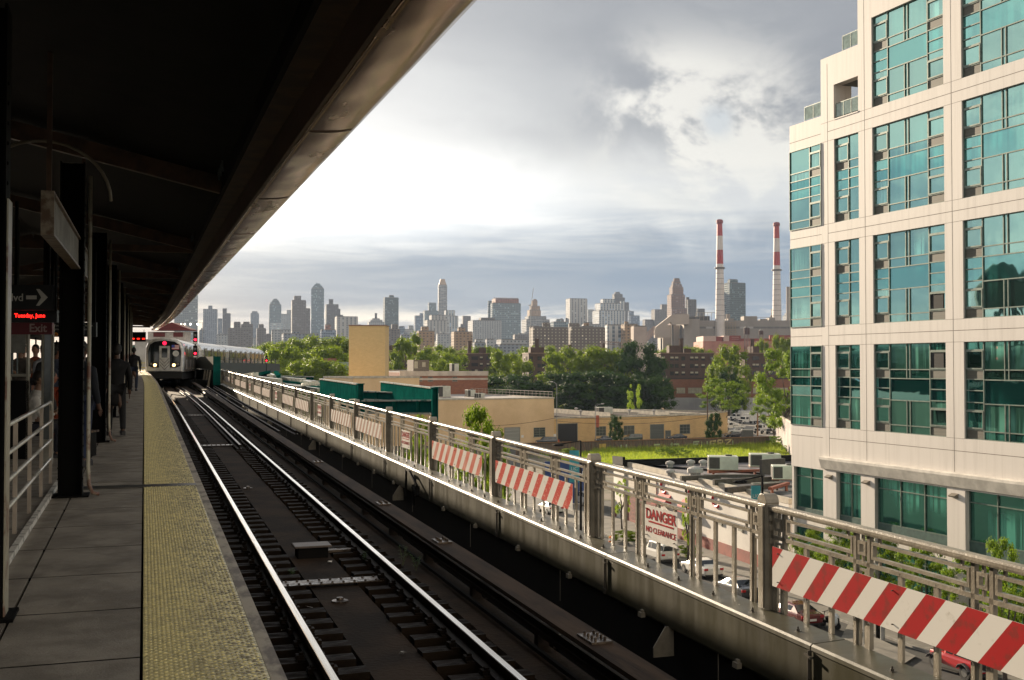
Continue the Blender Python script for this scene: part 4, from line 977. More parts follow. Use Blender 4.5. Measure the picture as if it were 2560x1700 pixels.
for (x0, x1, y), wh in zip(fills, fl):
    bld('city_block', 'low hazy city block ' + wh, rnd.choice([1600, 1700, 1900]), [(x0, x1, y), (x0 + (x1 - x0) * .3, x0 + (x1 - x0) * .6, y - rnd.uniform(3, 7))], rnd.choice([fgrey, fpale, fbrown, fglass]), cat='building', rot=rnd.choice([10, 16, 22]))
# billboard
p_ = atD(691, 808, 1450); t = thing('billboard', 'pale rooftop billboard panel in front of the pointed tower', 'billboard', (p_.x, p_.y, 0), -YAW)
za_, zb_ = atD(691, 824, 1450).z, atD(691, 807, 1450).z
MB().bx(-8, 8, 0, .6, za_, zb_).build('panel', fm('bb', (.45, .5, .55), (.25, .33, .42), 5, 3, .6, .3), t); MB().bx(-6, -5.4, .2, .6, 0, za_).bx(5.4, 6, .2, .6, 0, za_).build('post', fdark, t)
# ---------------------------------------------------------------- power plant
PD = 1150
def pz(py, D=PD): return atD(1700, py, D).z
def px_(px, D=PD): return (px - 1700) * D / FPX
O_ = atD(1700, 900, PD)
pl_ = thing('power_plant', 'large grey brown power plant hall with a slanting coal conveyor', 'power plant', (O_.x, O_.y, 0), -YAW)
mpl = facade('plant_wall', (.24, .21, .185), (.09, .085, .08), 7, 16, .8, .12, rough=.8, wr=.6, strip=2, var=.4)
mplb = P('plant_plain', (.30, .265, .23), .8, col2=(.22, .195, .17), scale=.03, stretch=(1, 1, .3))
mpd = P('plant_dark', (.07, .065, .06), .8)
MB().bx(px_(1748), px_(1990), 0, 60, 0, pz(801)).build('main_hall', mpl, pl_)
MB().bx(px_(1708), px_(1747), -6, 50, 0, pz(798)).bx(px_(1660), px_(1706), 8, 50, 0, pz(812)).build('boiler_house', mplb, pl_)
MB().bx(px_(1716), px_(1760), 2, 40, pz(801) + .1, pz(791)).build('upper_storey', mpd, pl_)
MB().prism([(px_(1634), pz(820)), (px_(1674), pz(789)), (px_(1686), pz(787)), (px_(1718), pz(787)), (px_(1718), pz(812)), (px_(1676), pz(812)), (px_(1672), pz(806)), (px_(1655), pz(822)), (px_(1672), pz(822)), (px_(1672), pz(845)), (px_(1634), pz(845))], -14, -3).build('conveyor_house', P('plant_tan', (.36, .30, .25), .75, col2=(.30, .25, .21), scale=.04), pl_)
tr_ = MB()
for i in range(8):
    f_ = i / 7; xa, ya = px_(1606 + 28 * f_), pz(861 - 26 * f_); tr_.bar((xa, -8, ya), (xa, -8, ya + 8), .6)
    if i < 7:
        xb_, yb_ = px_(1606 + 28 * (i + 1) / 7), pz(861 - 26 * (i + 1) / 7); tr_.bar((xa, -8, ya), (xb_, -8, yb_), .8).bar((xa, -8, ya + 8), (xb_, -8, yb_ + 8), .8).bar((xa, -8, ya), (xb_, -8, yb_ + 8), .5)
tr_.build('conveyor_truss', P('truss_rust', (.26, .16, .12), .7), pl_)
for x in (1652, 1680, 1700): MB().bar((px_(x), -5, 0), (px_(x), -5, pz(846 if x < 1672 else 813)), 1.6).build('leg', mpd, pl_)
sc = MB()
for i in range(8): sc.bar((px_(1789 + i * 7), -3, pz(842)), (px_(1789 + i * 7), -3, pz(806)), .35)
for i in range(7): sc.bar((px_(1788), -3, pz(840 - i * 5.5)), (px_(1839), -3, pz(840 - i * 5.5)), .35)
sc.build('scaffold', P('scaffold_tan', (.32, .25, .16), .7), pl_)
for x0, x1, y in ((1741, 1752, 790), (1822, 1836, 796), (1862, 1895, 790), (1907, 1920, 797), (1925, 1940, 794), (1757, 1776, 790)): MB().bx(px_(x0), px_(x1), 3, 20, pz(801) + .1, pz(y)).build('roof_unit', mplb if x0 != 1757 else mpd, pl_)
MB().lathe([(2.2, pz(801)), (2.2, pz(784))], (px_(1825), 10, 0), 10).build('vent_stack', mplb, pl_)
for q, s0_, s1_, y in ((1, 1741, 1790, 781), (2, 1896, 1935, 793)):
    m = MB().bar((px_(s0_), 2, pz(y)), (px_(s1_), 2, pz(y)), .4)
    for i in range(6): xx = s0_ + (s1_ - s0_) * i / 5; m.bar((px_(xx), 2, pz(y)), (px_(xx), 2, pz(801)), .35)
    m.build('roof_rail', mplb, pl_)
S_('pale pink windowless block left of the conveyor', 1000, [(1578, 1616, 817)], P('pinkish', (.42, .34, .29), .8, scale=.05), cat='industrial block', rot=12)
t = bpy.data.objects['city_tower']
# gantry bridge between the white building and the plant
g_ = atD(1500, 860, 980); t = thing('conveyor_bridge', 'low rusty lattice conveyor bridge above the tree tops', 'bridge', (g_.x, g_.y, 0), -YAW)
m = MB(); k = 980 / FPX; zb_ = atD(1500, 858, 980).z
for i in range(14): m.bar((i * 6 * k, 0, zb_ - i * .05), ((i + 1) * 6 * k, 0, zb_ + 1.6), .4)
m.bar((0, 0, zb_ + 2), (84 * k, 0, zb_ - 1), .5).bar((0, 0, zb_), (84 * k, 0, zb_ - 3), .5); m.build('truss', P('truss_rust2', (.22, .14, .11), .7), t)
m = MB()
for x in (10, 50): m.bar((x * k, 0, 0), (x * k, 0, zb_), .8)
m.build('pier', mpd, t)
# chimneys
def chimney(px, ytop, D, lab, w0, w1, bands, ring):
    p_ = atD(px, 900, D); t = thing('chimney', lab, 'chimney', (p_.x, p_.y, 0), 0, 'red and white banded chimneys')
    Z = lambda y: atD(px, y, D).z; zt = Z(ytop); zb_ = Z(812); R = lambda z: (w0 + (w1 - w0) * (z - zb_) / (zt - zb_)) / 2 * D / FPX
    wh = P('stack_white', (.60, .55, .52), .55, col2=(.50, .45, .42), scale=.06); rd = P('stack_red', (.36, .018, .02), .5, col2=(.30, .02, .02), scale=.06)
    prev = 0.0; lvl = [(0, wh)] + [(Z(y), m_ == 'r' and rd or wh) for y, m_ in bands] + [(zt, None)]
    for i in range(len(lvl) - 1):
        z0_, z1_ = lvl[i][0], lvl[i + 1][0]; n = max(1, int((z1_ - z0_) / 12))
        MB().lathe([(R(z0_ + (z1_ - z0_) * j / n), z0_ + (z1_ - z0_) * j / n) for j in range(n + 1)], n=24).build('band', lvl[i][1], t, smooth=False)
    dk = P('stack_ring', (.13, .11, .10), .6)
    z_ = Z(ring); MB().lathe([(R(z_) + 1.0, z_), (R(z_) + 1.7, z_ + .3), (R(z_) + 1.7, z_ + 1.3), (R(z_) + .4, z_ + 1.7)], n=20).build('gallery', dk, t)
    MB().lathe([(R(zt) + .1, zt - 4), (R(zt) + .8, zt - 3), (R(zt) + .8, zt - .5), (R(zt) - .4, zt + .5)], n=20).build('cap', P('stack_cap', (.25, .03, .03), .6), t)
    hoop = MB(); z_ = Z(790)
    while z_ < Z(ring) - 4: hoop.lathe([(R(z_) + .02, z_), (R(z_) + .12, z_), (R(z_) + .12, z_ + .35), (R(z_) + .02, z_ + .35)], n=20); z_ += 5.5
    hoop.build('hoops', dk, t); z_ = 0
chimney(1800.5, 550, 1150, 'left red and white banded chimney, the taller one', 24, 13, [(660, 'r'), (625, 'w'), (590, 'r')], 672)
chimney(1943, 557, 1180, 'right red and white banded chimney close to the glass building', 23, 13, [(664, 'r'), (630, 'w'), (596, 'r')], 677)
p_ = atD(1972, 900, 1250); t = thing('chimney', 'plain grey chimney half hidden at the corner of the glass building', 'chimney', (p_.x, p_.y, 0)); MB().lathe([(3.2, 0), (2.4, atD(1972, 717, 1250).z)], n=14).build('stack', mplb, t)
# pink and red low factory in front of the plant
D = 760; O_ = atD(1850, 900, D); t = thing('red_factory', 'low pink and red brick factory with a faded red sign panel', 'factory', (O_.x, O_.y, 0), -YAW)
k = D / FPX; zc = lambda y: atD(1850, y, D).z; xc = lambda x: (x - 1850) * k
pk = P('factory_pink', (.42, .19, .15), .8, scale=.1); rd_ = P('factory_red', (.26, .05, .04), .8, scale=.1); dk_ = P('factory_dark', (.08, .04, .035), .8)
MB().bx(xc(1758), xc(1990), 0, 40, 0, zc(853)).build('wall', pk, t); MB().bx(xc(1759), xc(1791), 1, 30, zc(853) + .1, zc(840)).bx(xc(1810), xc(1824), 1, 30, zc(853) + .1, zc(839)).build('pink_tower', P('factory_pale', (.55, .40, .35), .8), t)
MB().bx(xc(1792), xc(1808), 2, 30, zc(853) + .1, zc(841)).build('red_tower', rd_, t)
MB().bx(xc(1825), xc(1853), 1, 6, zc(853) + .1, zc(839)).build('sign_panel', rd_, t); MB().bx(xc(1830), xc(1848), .8, .99, zc(849), zc(847.5)).bx(xc(1830), xc(1848), .8, .99, zc(845), zc(842)).build('faded_letters', P('faded_lettering', (.34, .14, .12), .7), t)
MB().bx(xc(1854), xc(1946), 3, 30, zc(853) + .1, zc(846)).bx(xc(1925), xc(1990), 1, 3, zc(853) + .1, zc(838)).build('upper_wall', rd_, t)
for i, (px, yt, w) in enumerate(((1867, 815, 14), (1903, 822, 11))):
    p_ = atD(px, 900, 740); t = thing('water_tower', 'dark wooden rooftop water tower, ' + ('larger, on the left' if i == 0 else 'smaller, on the right'), 'water tower', (p_.x, p_.y, 0), 0, 'rooftop water towers')
    k = 740 / FPX; Z = lambda y: atD(px, y, 740).z; r = w / 2 * k
    MB().lathe([(r, Z(836)), (r * 1.03, Z(yt + 5))], n=16).build('tank', dk_, t); MB().lathe([(r * 1.1, Z(yt + 5)), (.2, Z(yt))], n=16).build('lid', P('lid_grey', (.2, .18, .16), .7), t)
    m = MB()
    for a_ in range(4): m.bar((r * .8 * cos(a_ * pi / 2 + .7), r * .8 * sin(a_ * pi / 2 + .7), 0), (r * .8 * cos(a_ * pi / 2 + .7), r * .8 * sin(a_ * pi / 2 + .7), Z(836)), .35)
    m.build('leg', dk_, t)
# ---------------------------------------------------------------- brown brick housing
mbk = brick('brown_brick', (.085, .047, .033), (.065, .036, .026), (.055, .036, .03), .9, .3)
Mwf = P('window_blind', (.42, .38, .28), .5, col2=(.30, .27, .2), scale=.4); Mwd = P('window_dark', (.03, .03, .035), .15); Mtan = P('coping_tan', (.25, .17, .12), .8)
wfm = MB().bx(-.75, .75, -.06, .02, 0, 1.5); wpn = MB().bx(-.62, .62, -.10, -.061, .75, 1.42); wpd = MB().bx(-.62, .62, -.10, -.061, .08, .70)
W0 = {}
def win(parent, x, y, z, lit, rz=0):
    key = 'l' if lit else 'd'
    if key not in W0:
        f_ = wfm.build('window', Mwd, parent); a_ = wpn.build('blind', Mwf if lit else Mwd, f_); b_ = wpd.build('pane', Mwd, f_); W0[key] = f_
    else:
        f_ = W0[key].copy(); COL.objects.link(f_); f_.parent = parent
        for ch in W0[key].children: c_ = ch.copy(); COL.objects.link(c_); c_.parent = f_
    f_.location = (x, y, z); f_.rotation_euler.z = rz
def housing(lab, x0, x1, ytop, D, rot, seed, ybase=1000, cols=7, caps=()):
    rnd = random.Random(seed); c = atD(x0, 900, D); t = thing('brick_housing', lab, 'apartment block', (c.x, c.y, 0), -YAW + radians(rot), 'brown brick housing blocks')
    k = D / FPX; w = (x1 - x0) * k / cos(radians(rot)); h = atD(x0, ytop, D).z; dp = 14
    MB().bx(0, w, 0, dp, -.5, h).build('wall', mbk, t)
    MB().bx(-.2, w + .2, -.2, .25, h, h + .35).bx(-.2, .25, .25, dp, h, h + .35).build('roof_edge', Mtan, t)
    for a_, b_, hh2 in caps: MB().bx(a_ * w, b_ * w, 4, 9, h + .05, h + hh2).build('rooftop_box', mbk, t)
    MB().lathe([(.9, h), (.8, h + 5.5), (.95, h + 5.6), (.95, h + 6)], (w * .45, 6, 0), 8).build('chimney', mbk, t)
    nf = int(h / 2.9)
    for f_ in range(1, nf + 1):
        z = h - 2.6 - (f_ - 1) * 2.9
        if z < 1: break
        for j in range(cols):
            if rnd.random() < .06: continue
            win(t, w * (j + .5) / cols + (.5 if j % 3 == 1 else -.3), 0, z, rnd.random() < .5)
        for j in range(2): win(t, 0, 4 + j * 5, z, rnd.random() < .4, -pi / 2)
housing('long brown brick block behind the blank tan tower', 962, 1072, 883, 480, -8, 1, cols=9, caps=((.05, .3, 3.5),))
housing('low brown brick block behind the trees, left of centre', 1124, 1224, 885, 500, -6, 2, cols=8, caps=((.7, .85, 3),))
housing('tall narrow brown brick block with a lit left flank', 1322, 1384, 884, 440, 10, 3, cols=4, caps=((.15, .7, 2.6),))
housing('brown brick block right of the big dark tree', 1652, 1786, 884, 430, 4, 4, cols=8, caps=((.2, .42, 3.2), (.5, .62, 2)))
housing('brown brick block behind the tall tree at the glass building', 1862, 1946, 884, 445, 14, 5, cols=6, caps=((.4, .6, 3),))
housing('dark brown brick wing right of the narrow block', 1386, 1470, 893, 520, -4, 6, cols=6)
housing('far brown roof ridge block between the trees, right of centre', 1470, 1560, 888, 560, 0, 7, cols=6, caps=((.3, .5, 3),))
# ================================================================ TREES
def leafmat(name, c1, c2, tr=.25):
    m = bpy.data.materials.new(name); m.use_nodes = True; t = m.node_tree; b = t.nodes['Principled BSDF']
    n = nnoise(t, ncoord(t), .9, 4, .6); oi = t.nodes.new('ShaderNodeObjectInfo')
    c = nmix(t, n.ss(.35, .65), c1, c2); t.links.new(c.s, b.inputs['Base Color']); b.inputs['Roughness'].default_value = .55
    b.inputs['Specular IOR Level'].default_value = .12
    tb = t.nodes.new('ShaderNodeBsdfTranslucent'); t.links.new(nmix(t, .5, c, tuple(x * 1.6 for x in c1)).s, tb.inputs[0])
    mx = t.nodes.new('ShaderNodeMixShader'); mx.inputs[0].default_value = tr
    t.links.new(b.outputs[0], mx.inputs[1]); t.links.new(tb.outputs[0], mx.inputs[2]); t.links.new(mx.outputs[0], t.nodes['Material Output'].inputs[0])
    return m
Mlf = leafmat('leaf_plane', (.20, .27, .012), (.06, .105, .008), .40)
Mlfd = leafmat('leaf_dark', (.034, .078, .008), (.014, .036, .005), .25)  # dark leaves; on the shaded trees the shade is put into this colour
Mlfy = leafmat('leaf_bright', (.27, .37, .03), (.16, .25, .022), .45)
Mlfm = leafmat('leaf_street', (.20, .29, .02), (.06, .115, .012), .38)
Mbark = P('bark', (.09, .07, .055), .9, scale=5)
def crown_mesh(name, seed, mat, nblob=26, leaves=4200, ls=.055, flat=.8, low=.12, core=.35, br=(.085, .17)):
    """unit crown about 1 wide (radius .5), 1 tall from z=0: leaf-sized faces on many irregular clumps"""
    rnd = random.Random(seed); bl = []
    for i in range(nblob):
        a_ = rnd.uniform(0, 2 * pi); z = rnd.uniform(low, .93); rmax = .47 * sqrt(max(.08, 1 - ((z - .45) / .58) ** 2)); r = rmax * sqrt(rnd.uniform(.15, 1))
        bl.append((cos(a_) * r, sin(a_) * r, z, rnd.uniform(*br)))
    tot = sum(b_[3] ** 2 for b_ in bl); m = MB()
    for b_ in bl:
        n = int(leaves * b_[3] ** 2 / tot)
        for _ in range(n):
            d = Vector((rnd.gauss(0, 1), rnd.gauss(0, 1), rnd.gauss(0, 1))).normalized()
            if d.z < -.3 and rnd.random() < .6: d.z = -d.z
            p = Vector(b_[:3]) + Vector((d.x, d.y, d.z * flat)) * b_[3] * rnd.uniform(.55, 1.22)
            nn = (d + Vector((rnd.uniform(-.8, .8), rnd.uniform(-.8, .8), rnd.uniform(-.3, .9)))).normalized()
            u = nn.cross(Vector((rnd.uniform(-1, 1), rnd.uniform(-1, 1), .3))).normalized(); v = nn.cross(u); s_ = ls * rnd.uniform(.5, 1.2)
            m.add([p - u * s_ * .5, p + v * s_ * .32, p + u * s_ * .5, p - v * s_ * .32], [(0, 1, 2, 3)])
        m.ell(b_[:3], (b_[3] * core * 1.6,) * 2 + (b_[3] * core * 1.5,), 7, 5) if core else None
    me = m.build(name, mat, recalc=False); d_ = me.data; bpy.data.objects.remove(me); return d_
CR = {'plane': [crown_mesh('crown_a', s, Mlf, 60, 9000, .036, low=.04, br=(.08, .145), core=.36) for s in (1, 2, 3, 4)],
      'dark': [crown_mesh('crown_d', 8, Mlfd, 60, 9000, .036, low=.04, br=(.08, .145), core=.36)],
      'fine': [crown_mesh('crown_f', s, Mlfm, 70, 9600, .028, core=.30, br=(.05, .10)) for s in (11, 12)],
      'loose': [crown_mesh('crown_l', s, Mlfy, 34, 4200, .042, core=0, low=.05, br=(.05, .10)) for s in (21, 22)]}
rt = random.Random(9)
def tree(kind, lab, px, ytop, wpx, D, zb=0.0, th=None, group=None, variant=None, name='tree', fr=.16, trunk=True, sq=1.0):
    p = atD(px, ytop, D); k = D / FPX; w = wpx * k; h = p.z - zb
    t = thing(name, lab, 'tree', (p.x, p.y, zb), rt.uniform(0, 6.28), group)
    o = bpy.data.objects.new('crown', (variant is not None and CR[kind][variant]) or rt.choice(CR[kind])); COL.objects.link(o); o.parent = t
    cb = h * fr; o.location = (0, 0, cb); o.scale = (w * 1.06, w * 1.06 * sq, (h - cb) * 1.0)
    if trunk:
        m = MB().tube([(0, 0, -.2), (.02 * h, 0, h * .25), (0, .02 * h, h * .55)], [h * .022, h * .016, h * .007], 8)
        for a_ in range(5):
            b = a_ * 1.3 + rt.uniform(0, .5); z = h * rt.uniform(.2, .45); m.tube([(0, 0, z), (cos(b) * w * .16, sin(b) * w * .16, z + h * .14), (cos(b) * w * .30, sin(b) * w * .30, z + h * .30)], [h * .010, h * .006, h * .002], 5)
        m.build('trunk', Mbark, t)
    return t
# grove at left (behind the train and the blank tower)
gl = 'tall green plane tree in the dense sunlit grove left of the blank tan tower'
for i, (px, y, w, D) in enumerate(((655, 868, 60, 470), (690, 856, 70, 450), (730, 848, 80, 430), (775, 845, 86, 420), (815, 841, 84, 415), (860, 842, 80, 410), (900, 850, 80, 420),
                              (640, 884, 60, 400), (675, 880, 76, 385), (720, 874, 84, 375), (770, 868, 88, 370), (820, 866, 90, 365), (870, 868, 90, 360), (910, 874, 60, 380),
                              (650, 905, 70, 340), (700, 905, 84, 330), (750, 898, 90, 325), (805, 896, 90, 320), (860, 900, 90, 315))):
    tree('plane', gl, px, y, w * 1.7, D, group='plane trees of the left grove', fr=.05)
tree('plane', 'large round bright green tree right of the blank tan tower', 1024, 833, 92, 430, fr=.1, variant=0)
gm = 'green tree in the band of foliage between the brown brick blocks'
for px, y, w, D in ((1090, 868, 70, 450), (1120, 864, 60, 470), (1100, 884, 90, 420), (1180, 868, 70, 520), (1205, 866, 80, 540), (1240, 878, 50, 500),
                    (1345, 864, 70, 540), (1320, 868, 50, 560), (1392, 868, 50, 560), (1660, 866, 60, 560), (1690, 868, 60, 560), (1720, 868, 50, 560), (1770, 872, 50, 540), (1960, 870, 60, 540)):
    tree('plane', gm, px, y, w * 1.6, D, group='trees between the brick blocks', fr=.1)
tree('plane', 'broad green tree standing between the low block and the narrow brick block', 1272, 878, 116, 400, fr=.05, variant=1)
tree('plane', 'green tree left of the broad tree, in front of the low brick block', 1110, 900, 90, 380, fr=.05, variant=2)
for px, y, w, lab in ((1420, 868, 96, 'left'), (1480, 866, 100, 'middle'), (1530, 872, 96, 'right')): tree('plane', 'tall yellow green tree right of the narrow brick block, %s of three' % lab, px, y, w * 1.5, 400, fr=.03)
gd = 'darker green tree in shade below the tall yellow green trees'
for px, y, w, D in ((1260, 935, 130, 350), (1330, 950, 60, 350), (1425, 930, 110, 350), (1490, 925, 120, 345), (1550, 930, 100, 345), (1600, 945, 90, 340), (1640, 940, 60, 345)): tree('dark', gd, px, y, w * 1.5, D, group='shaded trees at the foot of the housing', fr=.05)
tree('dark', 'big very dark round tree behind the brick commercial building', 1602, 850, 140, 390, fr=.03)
tree('plane', 'green tree between the two right hand brick blocks', 1822, 862, 110, 400, fr=.05, variant=3)
tree('plane', 'pale green tree behind the brick block near the glass building', 1955, 838, 60, 500, fr=.05); tree('plane', 'green tree above the last brick block roof', 1905, 850, 50, 520, fr=.05)
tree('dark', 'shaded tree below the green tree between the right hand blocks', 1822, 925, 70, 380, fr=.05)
tree('fine', 'tall bright green tree hugging the corner of the glass building', 1968, 868, 160, 235, fr=.12, variant=0, sq=1.0)
tree('fine', 'smaller bright green tree left of the glass building corner, overhanging the truck yard', 1935, 968, 110, 245, fr=.28, variant=1)
tree('fine', 'feathery green street tree in front of the red brick building', 1806, 944, 124, 285, fr=.38, variant=0, sq=1.0)
tree('loose', 'small very bright poplar against the white graffiti wall', 1585, 955, 44, 300, fr=.04, variant=1)
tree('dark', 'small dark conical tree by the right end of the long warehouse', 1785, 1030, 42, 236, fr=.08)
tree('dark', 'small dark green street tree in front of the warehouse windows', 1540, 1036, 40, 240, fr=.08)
# ================================================================ GROUND
gp = MB().quad((-2600, -130, -.02), (3300, -130, -.02), (3300, 3600, -.02), (-2600, 3600, -.02)).build('ground', P('ground_dust', (.11, .10, .085), .9, col2=(.06, .06, .05), scale=.05)); tag(gp, kind='structure')
Masph = P('asphalt', (.048, .046, .044), .85, col2=(.03, .029, .028), scale=.8, bump=.004, bscale=30, detail=8)
Mwalk = P('sidewalk_concrete', (.20, .185, .16), .85, col2=(.14, .13, .115), scale=.7)
Mkerb = P('kerb_stone', (.26, .245, .22), .8)
def flat(name, pts, z, mat, kind='structure'):
    o = MB().add([(p[0], p[1], z) for p in pts], [tuple(range(len(pts)))]).build(name, mat); o['kind'] = kind; return o
flat('road', [(28, 10), (45.2, 10), (45.2, 235), (28, 235)], .0, Masph)
r_ = MB().bx(45.2, 45.35, 10, 215, 0, .14); o = r_.build('kerb', Mkerb); o['kind'] = 'structure'
sw = MB()
for i in range(80):
    y = 12 + i * 2.5
    for x0, x1 in ((45.36, 47.3), (47.31, 49.2), (49.21, 51.4)): sw.bx(x0, x1, y, y + 2.49, 0, .12)
sw.build('sidewalk', Mwalk)['kind'] = 'structure'
ln = MB()
for y in range(14, 210, 9): ln.add([(36.4, y, .006), (36.55, y, .006), (36.55, y + 3.5, .006), (36.4, y + 3.5, .006)], [(0, 1, 2, 3)])
ln.build('lane_marking', P('road_paint', (.55, .54, .5), .7))['kind'] = 'structure'
A0, A1 = onz(1080, 1110), onz(2060, 1096)
flat('cross_street', [A0, A1, onz(2060, 1060), onz(1080, 1075)], .004, Masph)
flat('yard', [onz(1800, 1092), onz(2060, 1092), onz(2060, 1030), onz(1790, 1030)], .012, P('yard_concrete', (.22, .20, .17), .85, scale=.3))
lot = flat('vacant_lot', [onz(1300, 1260), onz(2060, 1230), onz(2060, 1112), onz(1300, 1138)], .004, P('lot_gravel', (.19, .155, .12), .95, col2=(.09, .085, .045), scale=.35, bump=.03, bscale=3))
# weeds and grass on the lot
Mgr = leafmat('grass_blade', (.33, .40, .04), (.18, .26, .025), .42)
gr = MB(); rnd = random.Random(17)
def blade(x, y, h, w):
    a_ = rnd.uniform(0, 6.28); b = rnd.uniform(-.25, .25) * h; c = rnd.uniform(-.25, .25) * h
    gr.add([(x - cos(a_) * w, y - sin(a_) * w, 0), (x + cos(a_) * w, y + sin(a_) * w, 0), (x + b, y + c, h)], [(0, 1, 2)])
patches = []
for _ in range(210):
    px = rnd.uniform(1400, 1990); py = rnd.uniform(1116, 1162); patches.append((px, py, rnd.uniform(.8, 2.6), rnd.uniform(.35, 1.0)))
for px in range(1500, 1980, 7): patches.append((px + rnd.uniform(-4, 4), 1133 - (px - 1500) * .032 + rnd.uniform(-3, 2), rnd.uniform(.7, 1.5), rnd.uniform(.7, 1.6)))
for px, py, r, h in patches:
    q = onz(px, py)
    for _ in range(int(120 * r)): blade(q.x + rnd.gauss(0, r), q.y + rnd.gauss(0, r * 1.2), h * rnd.uniform(.4, 1.2), .05)
o = gr.build('grass', Mgr, recalc=False); tag(o, 'bright yellow green weeds and grass on the vacant lot', kind='stuff')
def shrub(px, py, w, h, lab, mat='fine'):
    q = onz(px, py); t = thing('shrub', lab, 'shrub', (q.x, q.y, -.1), rnd.uniform(0, 6)); o = bpy.data.objects.new('foliage', rnd.choice(CR[mat])); COL.objects.link(o); o.parent = t; o.scale = (w, w, h)
shrub(1940, 1118, 5.0, 2.6, 'rounded bright bush at the right end of the graffiti fence'); shrub(1662, 1140, 4.2, 1.8, 'low bright bush in the middle of the lot, left one'); shrub(1700, 1142, 5.0, 1.9, 'low bright bush in the middle of the lot, right one')
shrub(1425, 1146, 3.2, 2.2, 'dark green bush against the board fence behind the banner', 'plane'); shrub(1975, 1130, 4, 1.5, 'low bush beside the corner of the glass building')
# ================================================================ WAREHOUSES
Myb = brick('yellow_brick', (.62, .41, .185), (.55, .36, .16), (.50, .36, .19), .6, .2, stain=.25)
Myp = P('stucco_tan', (.68, .49, .29), .85, col2=(.56, .39, .22), scale=.12)
Mtar = P('tar_roof', (.085, .07, .06), .9, spec=.1, col2=(.05, .045, .04), scale=.4)
Mwr = P('pale_roof', (.40, .38, .36), .7, col2=(.28, .26, .25), scale=.25)
Mcop = P('coping_pale', (.50, .45, .36), .7, col2=(.35, .31, .25), scale=1)
Mrb = brick('red_brick', (.26, .105, .06), (.20, .08, .05), (.17, .10, .075), .6, .2, stain=.2)
Mgl = P('dull_glass', (.06, .07, .065), .15); Mfr = P('steel_sash', (.22, .22, .19), .6); Mdoor = P('roller_door', (.10, .11, .10), .55, scale=.6, stretch=(.1, .1, 8))
Macw = P('ac_casing', (.46, .47, .41), .5, col2=(.38, .38, .33), scale=1); Macd = P('ac_louvre', (.05, .045, .04), .7)
def frame_at(pxL, pyL, pxR, pyR):
    a_, b_ = onz(pxL, pyL), onz(pxR, pyR); d = b_ - a_; return a_, d.length, atan2(d.y, d.x)
class Wall:
    """a building standing on the ground line between two image points; local x along the front, y into the building"""
    def __init__(s, name, lab, cat, pxL, pyL, pxR, pyR, ytopL, depth, mat, roof=Mtar, base=None, group=None):
        s.a, s.w, r = frame_at(pxL, pyL, pxR, pyR); D = s.a.x * sa + s.a.y * ca; s.h = atD(pxL, ytopL, D).z
        s.t = thing(name, lab, cat, (s.a.x, s.a.y, 0), r, group); s.r = r; s.d = depth
        MB().bx(0, s.w, 0, depth, -.3, s.h).build('wall', mat, s.t)
        MB().bx(.3, s.w - .3, .3, depth - .3, s.h + .004, s.h + .03).build('roof', roof, s.t)
        s.inv = Matrix.Rotation(-r, 3, 'Z')
    def uz(s, px, py):            # front-plane coordinates of an image point
        d = Vector(ray(px, py)); n = Vector((-sin(s.r), cos(s.r), 0)); t_ = (s.a - Vector((0, 0, EYE))).dot(n) / d.dot(n)
        p = Vector((0, 0, EYE)) + d * t_; q = s.inv @ (p - Vector((s.a.x, s.a.y, 0))); return q.x, q.z
    def rect(s, px0, py0, px1, py1):
        a_, b_ = s.uz(px0, py0), s.uz(px1, py1); return min(a_[0], b_[0]), max(a_[0], b_[0]), min(a_[1], b_[1]), max(a_[1], b_[1])
    def window(s, *r, cols=3, rows=3, glass=Mgl):
        x0, x1, z0, z1 = s.rect(*r); f = MB().bx(x0 - .1, x1 + .1, -.06, -.003, z0 - .12, z0).bx(x0, x1, -.05, -.003, z1 - .08, z1).bx(x0, x0 + .08, -.05, -.003, z0, z1 - .08).bx(x1 - .08, x1, -.05, -.003, z0, z1 - .08)
        for i in range(1, cols): xx = x0 + (x1 - x0) * i / cols; f.bx(xx - .03, xx + .03, -.045, -.02, z0, z1 - .08)
        for i in range(1, rows): zz = z0 + (z1 - z0) * i / rows; f.bx(x0 + .08, x1 - .08, -.04, -.019, zz - .03, zz + .03)
        o = f.build('window', Mfr, s.t); MB().bx(x0 + .08, x1 - .08, -.018, -.004, z0, z1 - .08).build('pane', glass, o)
    def door(s, *r, mat=None, name='door'):
        x0, x1, z0, z1 = s.rect(*r); z0 = max(z0, 0.01)
        o = MB().bx(x0, x1, -.03, -.003, z0, z1).build(name, mat or Mdoor, s.t)
        MB().bx(x0 - .12, x0, -.07, -.003, z0, z1 + .12).bx(x1, x1 + .12, -.07, -.003, z0, z1 + .12).bx(x0, x1, -.07, -.003, z1, z1 + .12).build('frame', Mfr, o)
    def coping(s, hh=.5, t_=.35, mat=Mcop, sides='FBLR'):
        m = MB(); w, d, h = s.w, s.d, s.h
        if 'F' in sides: m.bx(-.1, w + .1, -.1, t_, h + .01, h + hh)
        if 'B' in sides: m.bx(-.1, w + .1, d - t_, d + .1, h + .01, h + hh)
        if 'L' in sides: m.bx(-.1, t_, t_, d - t_, h + .01, h + hh)
        if 'R' in sides: m.bx(w - t_, w + .1, t_, d - t_, h + .01, h + hh)
        m.build('parapet', mat, s.t)
